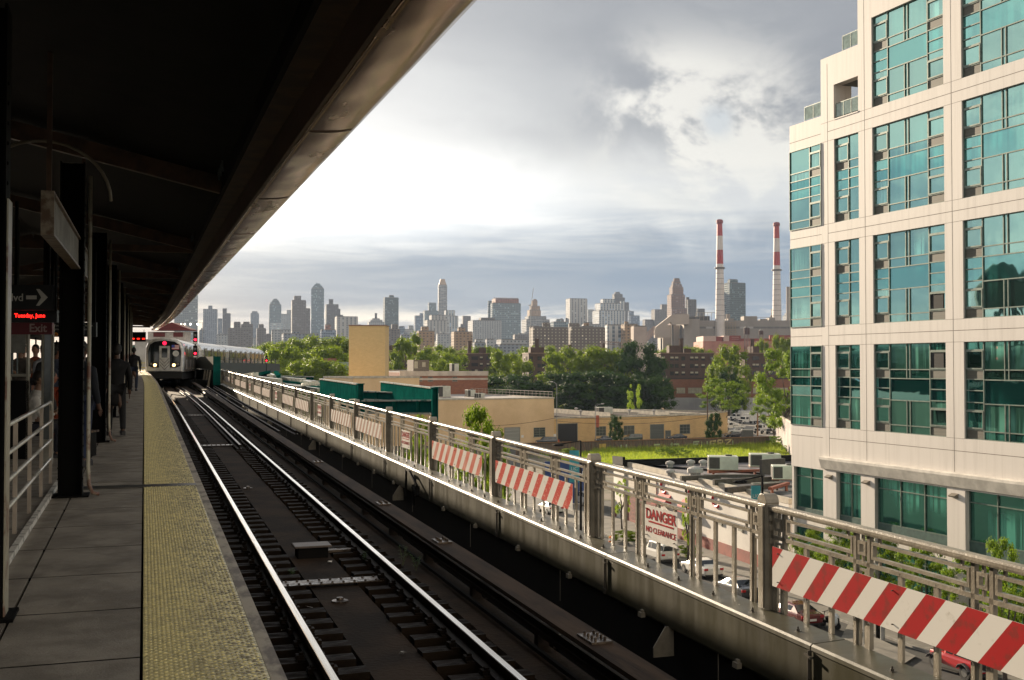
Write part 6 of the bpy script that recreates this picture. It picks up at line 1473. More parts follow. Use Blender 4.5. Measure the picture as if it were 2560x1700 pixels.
u_ = lambda px, py: ((onz(px, py, RZ) - A_).dot(fd))
MB().bar(Vector(on_f(3, 1.9, .06)), Vector(on_f(12.5, 1.9, .06)), .1, 3.0).build('brick_siding', P('siding_red', (.18, .045, .03), .8, stretch=(1, 1, 9), scale=1, col2=(.08, .02, .015)), lb)
MB().bar(Vector(on_f(2.8, 4.3, .07)), Vector(on_f(12.6, 4.3, .07)), .12, 1.9).build('shutter', P('shutter_beige', (.50, .44, .37), .6, stretch=(.4, .4, 12), scale=1, col2=(.38, .33, .28)), lb)
aw = MB(); 
for u0, u1, m_ in ((13.4, 16.2, 'a'), (19.2, 21.6, 'b')):
    aw.add([on_f(u0, 4.2), on_f(u1, 4.2), on_f(u1, 3.3, 1.0), on_f(u0, 3.3, 1.0), on_f(u0, 3.3), on_f(u1, 3.3), on_f(u1, 3.1, 1.0), on_f(u0, 3.1, 1.0)], [(0, 1, 2, 3), (3, 2, 6, 7), (0, 3, 7, 4), (1, 5, 6, 2)])
aw.build('awning', P('awning_red', (.42, .03, .03), .7), lb)
for u in (14.5, 21.3, 26.5):                                 # red letter arcs along the wall top
    pts = [Vector(on_f(u + .75 * cos(a_), 4.9 + .6 * sin(a_), .08)) for a_ in [radians(50 + 26 * i) for i in range(11)]]
    MB().tube(pts, .13, 6).build('red_letter', P('letter_red', (.60, .02, .03), .4) if u < 15 else bpy.data.materials['letter_red'], lb)
for u in (27, 31): MB().bar(Vector(on_f(u, 3.0, .1)), Vector(on_f(u + .8, 3.0, .1)), .15, .5).build('wall_box', Mfr, lb)
cw_ = (1.4, 3.0)
for i, (px, py, s_, lab) in enumerate(((1807, 1176, (3.0, 1.9, 1.45), 'beige rooftop air conditioner with dark louvres, left of the pair'), (1912, 1168, (3.2, 1.9, 1.4), 'beige rooftop air conditioner partly behind a black screen'), (1962, 1200, (2.4, 1.7, 1.35), 'beige rooftop air conditioner at the corner of the glass building'))):
    q = onz(px, py, RZ + .5); ac_unit((q.x, q.y, RZ + .55), -YAW - .12, lab, s_)
rs = MB()
Mbeam2 = P('roof_beam_dark', (.035, .028, .024), .6, col2=(.06, .05, .04), scale=3); Mrust2 = P('beam_rust', (.22, .06, .03), .7, scale=4)
def rbeam(px0, py0, px1, py1, z, hh, mat, lab, w=.35):
    a_, b_ = onz(px0, py0, RZ + z), onz(px1, py1, RZ + z); t = thing('roof_beam', lab, 'roof beam', tuple((a_ + b_) / 2), 0, 'steel dunnage beams on the low roof'); h_ = (b_ - a_) / 2
    m = MB().bar(-h_, h_, w, hh); m.build('beam', mat, t); l_ = MB()
    for f_ in (-.8, .8): q = h_ * f_; l_.bx(q.x - .1, q.x + .1, q.y - .1, q.y + .1, -z, -hh / 2)
    l_.build('leg', mat, t)
rbeam(1770, 1180, 1900, 1176, .45, .25, Mrust2, 'rusty red beam under the air conditioners'); rbeam(1702, 1196, 1800, 1192, .5, .45, Mbeam2, 'long black beam behind the round vent'); rbeam(1784, 1206, 1945, 1198, .5, .55, Mbeam2, 'long dark beam in front of the rooftop units'); rbeam(1760, 1190, 1905, 1190, .3, .3, Mbeam2, 'thin dark beam on the roof behind the long one')
rbeam(1815, 1226, 1955, 1212, .5, .5, Mbeam2, 'dark beam nearest the street on the low roof'); rbeam(1902, 1168, 1960, 1164, 1.2, 1.5, Mbeam2, 'tall black screen panel on the roof'); rbeam(1880, 1210, 1965, 1206, .4, .2, Mfr, 'grey thin rail between the dark beams'); rbeam(1925, 1222, 1970, 1208, .7, .25, Mrust2, 'short rusty beam beside the corner unit')
for px, py, lab, s_ in ((1738, 1195, 'white round roof fan housing', 1.0), (1727, 1165, 'pale domed roof ventilator, left', .6), (1758, 1165, 'pale domed roof ventilator, right', .6), (1676, 1190, 'low white dome on the wet roof', .6), (1932, 1150, 'small roof cap near the black parapet', .5), (1675, 1168, 'low grey roof hatch by the parapet', .6)):
    q = onz(px, py, RZ + .05); tag(MB().lathe([(.55 * s_, 0), (.55 * s_, .5 * s_), (.8 * s_, .55 * s_), (.8 * s_, .95 * s_), (.5 * s_, 1.1 * s_), (.1, 1.2 * s_)], n=14).build('roof_ventilator', Mwr, loc=(q.x, q.y, RZ + .05)), lab, 'ventilator')
rnd = random.Random(31)
for i in range(7):
    q = onz(rnd.uniform(1850, 1965), rnd.uniform(1222, 1240), RZ + .05); d = Vector((rnd.uniform(-1, 1), rnd.uniform(-1, 1), .1)) * 1.2
    tag(MB().bar((0, 0, .06), d, .07).build('roof_pipe', Mfr, loc=(q.x, q.y, RZ + .1)), 'loose thin pipe lying among the roof clutter near the street', 'pipe', 'loose pipes on the low roof')
# ================================================================ CARS
Mtyre = P('tyre', (.018, .018, .018), .85); Mrim = P('rim', (.35, .35, .35), .3, .8); Mcg = P('car_glass', (.015, .02, .022), .05, coat=.5); Mtail = P('tail_light', (.45, .012, .015), .2, coat=1); Mhead = P('head_light', (.7, .7, .68), .1, coat=1); Mtrim = P('car_trim', (.02, .02, .02), .5)
def paint(name, c, r=.25): return P(name, c, r, col2=tuple(x * .95 for x in c), coat=1, scale=.6)
def car(name, lab, cat, px, py, secs, col, Lw, rz=0.0, wr_=.33, wheels=(1.35, -1.40), tail_z=.85, W=.90, loc=None, group=None, glass_mat=Mcg):
    q = onz(px, py) if loc is None else Vector(loc); t = thing(name, lab, cat, (q.x, q.y, 0.0), rz, group)
    def ring(s_, g_=0.0, zlo=None, zhi=None):
        y, zb, zs, zt, wb, wt = s_; wb += g_; wt += g_
        return [(-wb * .9, y, zb), (-wb, y, zb + .18), (-wb, y, zs - .12), (-wb * .96, y, zs), (-wt, y, max(zt - .05, zs)), (-wt * .85, y, max(zt, zs)), (wt * .85, y, max(zt, zs)), (wt, y, max(zt - .05, zs)), (wb * .96, y, zs), (wb, y, zs - .12), (wb, y, zb + .18), (wb * .9, y, zb)]
    vs = []; fs = []; n = 12
    for s_ in secs: vs += ring(s_)
    for i in range(len(secs) - 1): fs += [(i * n + k, i * n + (k + 1) % n, (i + 1) * n + (k + 1) % n, (i + 1) * n + k) for k in range(n)]
    fs += [tuple(range(n)), tuple((len(secs) - 1) * n + k for k in range(n - 1, -1, -1))]
    MB().add(vs, fs).build('body', col, t, smooth=False, bevel=.03)
    gs = MB()
    cab = [s_ for s_ in secs if s_[3] > s_[2] + .12]; i0 = secs.index(cab[0]); i1 = secs.index(cab[-1])
    for sx in (-1, 1):
        for j in range(i0, i1):
            a_, b_ = secs[j], secs[j + 1]
            lo = lambda s_: (sx * (s_[4] * .965 + .006 - (s_[4] * .96 - s_[5]) * .12), s_[0], s_[2] + (s_[3] - s_[2]) * .12); hi = lambda s_: (sx * (s_[5] + .012 + (s_[4] * .96 - s_[5]) * .12), s_[0], s_[2] + (s_[3] - .05 - s_[2]) * .86)
            y0_, y1_ = a_[0], b_[0]; g1, g2 = lo(a_), lo(b_); h1, h2 = hi(a_), hi(b_); f0 = .06
            L2 = lambda p, q_, f_: tuple(p[k] + (q_[k] - p[k]) * f_ for k in range(3))
            gs.quad(L2(g1, g2, f0), L2(g1, g2, 1 - f0), L2(h1, h2, 1 - f0), L2(h1, h2, f0))
    def scr(sa_, sb_):                                       # windscreen / rear window between a low and a high section
        e = .02; d = Vector((0, sb_[0] - sa_[0], sb_[3] - sa_[2])); nrm = Vector((0, -d.z, d.y)).normalized() * e
        if nrm.z < 0: nrm = -nrm
        f1, f2 = .10, .90; pt = lambda f_, sx: (Vector((sx * (sa_[4] * .9 + (sb_[5] * .86 - sa_[4] * .9) * f_), sa_[0] + d.y * f_, sa_[2] + d.z * f_)) + nrm)
        gs.quad(pt(f1, -1), pt(f1, 1), pt(f2, 1), pt(f2, -1))
    scr(secs[i0 - 1] if i0 > 0 else secs[i0], cab[0]); scr(secs[i1 + 1] if i1 + 1 < len(secs) else secs[i1], cab[-1])
    gs.build('windows', glass_mat, t, recalc=False)
    y_r, y_f = secs[0][0], secs[-1][0]
    for sx in (-1, 1):
        MB().bevbox(sx * W * .78 - .17, sx * W * .78 + .17, y_r - .015, y_r + .12, tail_z - .10, tail_z + .08, .02).build('tail_light', Mtail, t)
        MB().bevbox(sx * W * .72 - .17, sx * W * .72 + .17, y_f - .12, y_f + .015, .60, .74, .02).build('headlight', Mhead, t)
    MB().bx(-.25, .25, y_r - .02, y_r - .002, .55, .70).build('plate', M_whitep, t); MB().bx(-W * .9, W * .9, y_r - .012, y_r + .05, .30, .42).build('bumper', Mtrim, t)
    for yw in wheels:
        for sx in (-1, 1):
            w = MB().tube([(sx * (W - .20), yw, wr_), (sx * (W + .012), yw, wr_)], wr_, 20).build('wheel', Mtyre, t); MB().tube([(sx * (W + .013), yw, wr_), (sx * (W + .022), yw, wr_)], wr_ * .62, 10).build('rim', Mrim, w)
            MB().tube([(sx * (W - .1), yw, wr_ + .02), (sx * (W + .008), yw, wr_ + .02)], wr_ * 1.14, 20).build('wheel_arch', Mtrim, t)
    return t
#        y, zbottom, zbelt, ztop, half belt, half top
SED = [(-2.30, .42, .86, .88, .74, .55), (-2.22, .32, .98, 1.0, .84, .64), (-1.75, .26, 1.02, 1.05, .89, .66), (-.95, .24, .98, 1.40, .90, .60), (-.10, .22, .94, 1.45, .90, .62), (.45, .22, .92, 1.38, .90, .60), (1.15, .24, .92, .95, .89, .68), (1.9, .28, .82, .84, .85, .66), (2.25, .34, .70, .72, .74, .55)]
SUV_ = [(-2.30, .50, 1.12, 1.66, .84, .66), (-2.22, .40, 1.12, 1.74, .90, .72), (-1.2, .32, 1.10, 1.80, .92, .74), (-.1, .30, 1.06, 1.80, .92, .74), (.55, .30, 1.04, 1.72, .92, .72), (1.15, .32, 1.06, 1.10, .91, .74), (1.95, .38, 1.0, 1.02, .88, .70), (2.25, .46, .88, .9, .80, .62)]
PC = lambda px, py: (42.9 if px > 1600 else 42.6, onz(px, py).y)
def pk(px, py): q = onz(px, py); return (q.x, q.y, 0)
wht = paint('paint_white', (.62, .60, .56)); 
car('parked_suv', 'white parked SUV seen from behind, under the big danger sign', 'SUV', 0, 0, SUV_, wht, 4.6, 0, wr_=.37, loc=pk(1648, 1400))
car('parked_car', 'white parked coupe with a dark rear window, in front of the grey sedan', 'car', 0, 0, SED, wht, 4.6, 0, loc=pk(1752, 1437))
car('parked_car', 'dark grey parked sedan between the white coupe and the dark red car', 'car', 0, 0, SED, paint('paint_charcoal', (.05, .05, .05)), 4.6, 0, loc=pk(1842, 1490))
car('parked_car', 'dark red parked car with a number plate, right of the railing post', 'car', 0, 0, SED, paint('paint_maroon', (.12, .015, .015)), 4.6, 0, loc=pk(1985, 1555))
car('parked_car', 'silver car with a glossy roof at the bottom right corner', 'car', 0, 0, SED, paint('paint_silver', (.42, .42, .42)), 4.6, 0, loc=pk(2590, 1850))
car('moving_car', 'white car in the road behind the scratched striped board', 'car', 0, 0, SED, wht, 4.6, 0, loc=(36.9, onz(1450, 1318).y, 0)); car('moving_car', 'black sedan with red tail lights further along the road', 'car', 0, 0, SED, paint('paint_black', (.02, .02, .022)), 4.6, 0, loc=(36.6, onz(1416, 1290).y + 3, 0))
car('moving_car', 'small white car far along the road, left of the black sedan', 'car', 0, 0, SED, wht, 4.6, 0, loc=pk(1375, 1282)); car('parked_van', 'white parked car beside the blue awning at the road bend', 'car', 0, 0, SUV_, wht, 4.6, 0, loc=pk(1463, 1262))
jp = [(-1.95, .45, 1.05, 1.78, .72, .66), (-1.9, .42, 1.08, 1.82, .76, .70), (-.3, .42, 1.06, 1.84, .76, .70), (.30, .42, 1.05, 1.80, .76, .69), (.50, .42, 1.05, 1.10, .76, .66), (1.75, .45, .98, 1.0, .66, .56)]
redp = paint('paint_red', (.42, .02, .025))
jq = pk(2400, 1682)
t = car('parked_jeep', 'red open style off road car with a black soft top and spare tyre', 'off road car', 0, 0, jp, redp, 3.9, 0, wr_=.38, wheels=(1.25, -1.25), W=.76, loc=jq, tail_z=.8, glass_mat=Mcg)
MB().bevbox(-.74, .74, -1.96, .40, 1.45, 1.90, .06).build('soft_top', P('soft_top_black', (.025, .028, .022), .7), t)
MB().tube([(0, -2.02, 1.0), (0, -2.22, 1.0)], .38, 18).build('spare_tyre', Mtyre, t)
for sx in (-1, 1):
    for yw in (1.25, -1.25):
        MB().sweep([(-.12, 0), (.12, 0), (.12, .05), (-.12, .05)], [(sx * .84, yw + .52 * cos(a_), .38 + .50 * sin(a_)) for a_ in (0.35, .9, 1.57, 2.24, 2.79)]).build('fender', P('fender_grey', (.09, .09, .095), .6) if 'fender_grey' not in bpy.data.materials else bpy.data.materials['fender_grey'], t)
# cars by the warehouse
dk2 = paint('paint_dark_blue', (.03, .04, .06))
for px, py, lab, sec, cc, rr in ((1365, 1112, 'dark station wagon parked by the tan warehouse corner', SUV_, dk2, 1.45), (1512, 1106, 'dark blue car parked behind the board fence, left', SED, dk2, 1.45), (1580, 1104, 'long dark van parked behind the board fence under the windows', SUV_, paint('paint_van', (.04, .06, .05)), 1.45), (1692, 1100, 'dark blue car parked by the warehouse side door', SED, dk2, 1.45), (1835, 1094, 'low black car in front of the electrical cabinet', SED, paint('paint_black2', (.015, .015, .02)), 1.4)):
    q = onz(px, py); car('parked_car', lab, 'car', 0, 0, sec, cc, 4.6, rr, loc=(q.x, q.y, 0))
def truck(px, py, lab, rz, box=True, s=1.0):
    q = onz(px, py); t = thing('utility_truck', lab, 'truck', (q.x, q.y, 0), rz, 'white utility trucks in the yard')
    MB().bevbox(-1.0, 1.0, .2, 1.9, .7, 2.3, .12).bevbox(-.95, .95, 1.9, 3.0, .7, 1.45, .1).build('cab', wht, t); MB().bx(-.85, .85, 1.91, 1.95, 1.5, 2.15).bx(-1.01, -1.002, .5, 1.6, 1.5, 2.1).bx(1.002, 1.01, .5, 1.6, 1.5, 2.1).build('windows', Mcg, t)
    if box: MB().bevbox(-1.15, 1.15, -4.4, .1, .9, 3.1, .05).build('box_body', P('box_white', (.60, .58, .54), .5) if 'box_white' not in bpy.data.materials else bpy.data.materials['box_white'], t)
    else: MB().bx(-1.05, 1.05, -3.6, .1, .8, 1.3).build('service_body', wht, t); MB().bar((0, -2.6, 1.5), (0, 1.2, 2.6), .3).bar((0, -2.6, 1.3), (0, -2.6, 1.7), .5).build('boom', wht, t)
    MB().bx(-.7, .7, 3.0, 3.05, .8, 1.3).build('grille', Mtrim, t)
    for yw in (2.2, -2.6):
        for sx in (-1, 1): w = MB().tube([(sx * .75, yw, .45), (sx * 1.02, yw, .45)], .45, 16).build('wheel', Mtyre, t); MB().tube([(sx * 1.02, yw, .45), (sx * 1.03, yw, .45)], .25, 10).build('rim', Mrim, w)
for px, py, lab, rz, b in ((1905, 1083, 'white pickup truck facing left beside the timber post', 2.2, False), (1935, 1084, 'white truck at the right end of the yard, half behind the wall', 2.2, False), (1868, 1060, 'big white box truck in the middle of the yard', 1.9, True), (1830, 1076, 'white bucket truck with a raised boom beside the warehouse annex', 1.7, False), (1910, 1056, 'white box truck behind the timber crossbeam', 1.7, True), (1850, 1052, 'white truck at the back of the yard, left', 1.5, True), (1940, 1050, 'white truck at the back of the yard, right', 1.5, False)): truck(px, py, lab, rz, b)
car('parked_car', 'white sedan parked in the yard just right of the warehouse annex', 'car', 0, 0, SED, wht, 4.6, 1.2, loc=pk(1842, 1084))
# ================================================================ STREET FURNITURE
q = onz(1529, 1368); t = thing('traffic_barrel', 'orange and white striped traffic barrel on the road edge', 'traffic barrel', tuple(q))
for i in range(5): MB().lathe([(.30 - .012 * i, .05 + i * .2), (.29 - .012 * i, .25 + i * .2)], n=18).build('band', P('barrel_orange', (.85, .20, .02), .5) if i == 0 else (bpy.data.materials['barrel_orange'] if i % 2 == 0 else M_whitep), t)
MB().lathe([(.40, 0), (.40, .05)], n=18).build('base', Mtrim, t)
def banner(px, ytop, ybot, pxp, pyb, lab, words):
    D = 0; q = onz(pxp, pyb); D = q.x * sa + q.y * ca; t = thing('banner_pole', lab, 'lamp post', tuple(q), -YAW)
    top = atD(pxp, ytop - 24, D).z; k = D / FPX; MB().tube([(0, 0, 0), (0, 0, top)], [.14, .09], 8).build('pole', M_black, t)
    MB().tube([(0, 0, top), (-52 * k, 0, top - .35)], .06, 6).build('arm', M_black, t); MB().ell((-55 * k, 0, top - .45), (.6, .3, .14), 10, 6).build('lamp_head', M_black, t)
    zt, zb_ = atD(px, ytop, D).z, atD(px, ybot, D).z; w = 24 * k; x0 = -4 * k
    MB().bx(x0 - w, x0, -.02, .02, zb_, zt).build('banner', P('banner_teal', (.02, .20, .26), .6, col2=(.03, .28, .33), scale=.5) if 'banner_teal' not in bpy.data.materials else bpy.data.materials['banner_teal'], t)
    txt('LIC', w * .5, M_white, (x0 - w * .5, -.03, zb_ + (zt - zb_) * .38), (1, 0, 0), (0, 0, 1), t, align='CENTER')
    MB().bx(x0 - w * .85, x0 - w * .15, -.028, -.021, zb_ + (zt - zb_) * .22, zb_ + (zt - zb_) * .27).build('banner_line', M_white, t)
banner(1885, 1214, 1262, 1907, 1480, 'black lamp post with a teal LIC banner above the low roof', 'LIC'); banner(1438, 1126, 1206, 1452, 1330, 'black lamp post with a sunlit teal banner behind the railing, further off', 'LIC')
q = onz(1380, 1255); 
t = thing('blue_hoarding', 'dark blue construction hoarding beside the road bend', 'hoarding', tuple(onz(1452, 1262)), -YAW); MB().bx(-4.5, 2.4, 0, .15, .2, 5.4).build('panel', P('hoarding_blue', (.02, .05, .18), .6, scale=.4), t); MB().bx(.2, 1.3, -.03, -.004, 3.2, 4.2).build('notice', M_whitep, t); 
tree('loose', 'small bright street tree in front of the shutter wall', 1555, 1192, 46, 118, zb=.1, fr=.28, variant=0)
tree('loose', 'slender bright street tree left of the big danger sign', 1718, 1235, 30, 98, zb=.1, fr=.25, variant=1)
tree('fine', 'bright green young tree by the railing, left of centre, in front of the tan warehouse', 1200, 1003, 150, 62, zb=6.0, fr=.05, variant=0)
tree('loose', 'thin bright tree top showing right of the tan front tree', 1235, 1060, 70, 60, zb=4.0, fr=.05, variant=0)
tree('fine', 'bright green tree under the teal beam', 1058, 1025, 120, 75, zb=5.0, fr=.05, variant=1); tree('fine', 'green tree below the railing beside the second danger sign', 1075, 1095, 110, 50, zb=3.0, fr=.05, variant=0)
tree('fine', 'green street tree in front of the lower glass windows, right edge', 2510, 1330, 120, 58, zb=.1, fr=.3, variant=1)
def hedge(px0, py0, px1, py1, n, w, h, lab):
    for i in range(n):
        f_ = i / max(1, n - 1); q = onz(px0 + (px1 - px0) * f_, py0 + (py1 - py0) * f_, .12); t = thing('hedge_bush', lab, 'bush', (q.x, q.y, .05), rnd.uniform(0, 6), 'hedge bushes along the loft building'); o = bpy.data.objects.new('foliage', rnd.choice(CR['plane'] + CR['fine'])); COL.objects.link(o); o.parent = t; o.scale = (w, w, h)
for i in range(7): q = Vector((46.9, 72 - i * 4.3, .12)); t = thing('street_tree', 'leafy green street tree in the row before the loft building', 'tree', tuple(q), i, 'street trees before the loft building'); o = bpy.data.objects.new('crown', CR['fine'][i % 2]); COL.objects.link(o); o.parent = t; o.location = (0, 0, 1.6); o.scale = (3.4, 3.4, 4.6 if i != 0 else 3.6); MB().tube([(0, 0, -.1), (0, 0, 3.4)], [.08, .05], 6).build('trunk', Mbark, t)
for px, py, lab in ((1560, 1352, 'planted bush in the kerbside bed under the street tree'), (1712, 1392, 'planted bush beside the white coupe')): q = onz(px, py, .1); t = thing('planter_bush', lab, 'bush', (q.x, q.y, .1)); o = bpy.data.objects.new('foliage', CR['plane'][0]); COL.objects.link(o); o.parent = t; o.scale = (3.2, 2.2, 1.0)
for px, py, lab in ((2195, 1595, 'black bollard with a pale cap on the traffic island'), (2207, 1600, 'short grey bollard beside the black one')): q = onz(px, py, .1); tag(MB().lathe([(.14, 0), (.14, 1.2), (.10, 1.3), (.03, 1.36)], n=12).build('bollard', M_black if 'black' in lab[:6] else Mgalv, loc=tuple(q)), lab, 'bollard')
flat('traffic_island', [onz(2120, 1560, .13), onz(2290, 1640, .13), onz(2250, 1665, .13), onz(2100, 1600, .13)], .13, Mwalk)
q = onz(2160, 1615, 0); t = thing('round_road_sign', 'round white road sign with a red rim below the big striped board', 'road sign', (q.x, q.y, 0), -YAW); MB().tube([(0, 0, 0), (0, 0, 2.6)], .04, 8).build('post', Mgalv, t); MB().tube([(0, -.02, 2.3), (0, -.05, 2.3)], .38, 24).build('rim', M_redp, t); MB().tube([(0, -.051, 2.3), (0, -.06, 2.3)], .29, 24).build('face', M_whitep, t)
# bicycle / scooter with bags near the dark red car
q = onz(2075, 1570); t = thing('parked_scooter', 'parked scooter loaded with pale plastic bags beside the dark red car', 'scooter', (q.x, q.y, 0), .3)
for y in (-.6, .6): w = MB().tube([(-.06, y, .25), (.06, y, .25)], .25, 16).build('wheel', Mtyre, t)
MB().tube([(0, .6, .25), (0, .45, .95), (0, .40, 1.05)], .03, 6).tube([(-.3, .38, 1.05), (.3, .38, 1.05)], .02, 6).bevbox(-.15, .15, -.7, .3, .35, .75, .05).build('frame', M_black, t); MB().ell((.25, -.2, .7), (.25, .35, .3), 10, 7).ell((-.25, -.5, .6), (.28, .3, .35), 10, 7).build('bag', P('plastic_bag', (.55, .58, .62), .3), t, smooth=True)
# ================================================================ TEAL STEELWORK OF THE LOWER LINE
def plate(lab, a_, b_, hh, stiff=9, brace=True):
    a_ = Vector(a_); b_ = Vector(b_); t = thing('teal_girder', lab, 'girder', (a_.x, a_.y, a_.z)); d = b_ - a_; n = Vector((d.y, -d.x, 0)).normalized(); up = Vector((0, 0, 1))
    if n.y > 0: n = -n
    z = -hh; MB().add([Vector((0, 0, z)), d + Vector((0, 0, z)), d, Vector((0, 0, 0)), -n * .04 + Vector((0, 0, z)), d - n * .04 + Vector((0, 0, z)), d - n * .04, -n * .04], [(0, 1, 2, 3), (7, 6, 5, 4), (0, 4, 5, 1), (3, 2, 6, 7), (0, 3, 7, 4), (1, 5, 6, 2)]).build('web', M_teal, t)
    MB().bar(Vector((0, 0, .04)), d + Vector((0, 0, .04)), .20, .07).bar(Vector((0, 0, z - .04)), d + Vector((0, 0, z - .04)), .24, .07).build('flange', M_flange, t)
    for i in range(stiff): q = d * ((i + .5) / stiff) + n * .12; MB().bar(q + Vector((0, 0, z + .02)), q + Vector((0, 0, -.02)), .05, .20, up=n).build('stiffener', M_teal, t)
    if brace: q = d * .45; MB().bar(q + n * .3 + Vector((0, 0, -.3)), d * .02 + n * .35 + Vector((0, 0, z + .1)), .10).build('brace', M_flange, t)
    return t
M_flange = P('flange_pale', (.50, .50, .44), .28, .3, col2=(.03, .14, .12), scale=4, lo_=.5, hi_=.64)
plate('teal plate girder at left with a sloping brace, behind the railing', atD(801, 949, 74), atD(893, 962, 60), 1.15, 14); plate('teal plate girder at right ending at the tall teal post', atD(953, 956, 68), atD(1082, 972, 53), .95, 13)
def tpost(px, ytop, D, w, lab): p = atD(px, ytop, D); t = thing('teal_post', lab, 'column', (p.x, p.y, 0), -YAW + .2); k = D / FPX * w; MB().bx(-k / 2, k / 2, -.03, .03, 0, p.z).bx(-k / 2, -k / 2 + .05, -.2, .2, 0, p.z - .003).bx(k / 2 - .05, k / 2, -.2, .2, 0, p.z - .004).bx(-k / 2 - .05, k / 2 + .05, -.22, .22, p.z, p.z + .05).build('shaft', M_teal, t)
tpost(901, 961, 59, 15, 'teal steel post at the end of the left girder'); tpost(1087, 971, 52, 15, 'tall teal steel post at the right end of the steelwork')
plate('deep teal cross beam between the two teal posts', atD(908, 1004, 57.5), atD(1080, 1003, 52.5), .55, 3, False); plate('low teal cross beam behind the deep one', atD(905, 980, 66), atD(1062, 986, 62), .4, 2, False); plate('short teal beam left of the left girder', atD(855, 1002, 66), atD(893, 1000, 60), .5, 2, False)
plate('far teal girder below the low brick hall', atD(700, 941, 105), atD(783, 943, 100), .5, 5, False)
rnd = random.Random(77)
seg = [((620, 944), (672, 930)), ((640, 952), (760, 948)), ((672, 936), (700, 945)), ((690, 931), (697, 941)), ((700, 945), (760, 951)), ((716, 949), (800, 957)), ((664, 950), (800, 966)), ((680, 958), (800, 972)), ((752, 953), (798, 962)), ((760, 966), (800, 970)), ((700, 962), (798, 975)), ((640, 944), (700, 952)), ((785, 978), (840, 960)), ((758, 962), (800, 956)), ((610, 940), (640, 935))]
for i, (p_, q_) in enumerate(seg):
    D1 = 104 - i * 1.5; a_ = atD(*p_, D1); b_ = atD(*q_, D1 - 7); t = thing('steel_brace', 'bright steel bracing member among the teal framing behind the railing', 'brace', tuple(a_), 0, 'bracing members of the lower line'); MB().bar((0, 0, 0), b_ - a_, .34, .26).build('member', M_flange if i % 3 else M_teal, t)
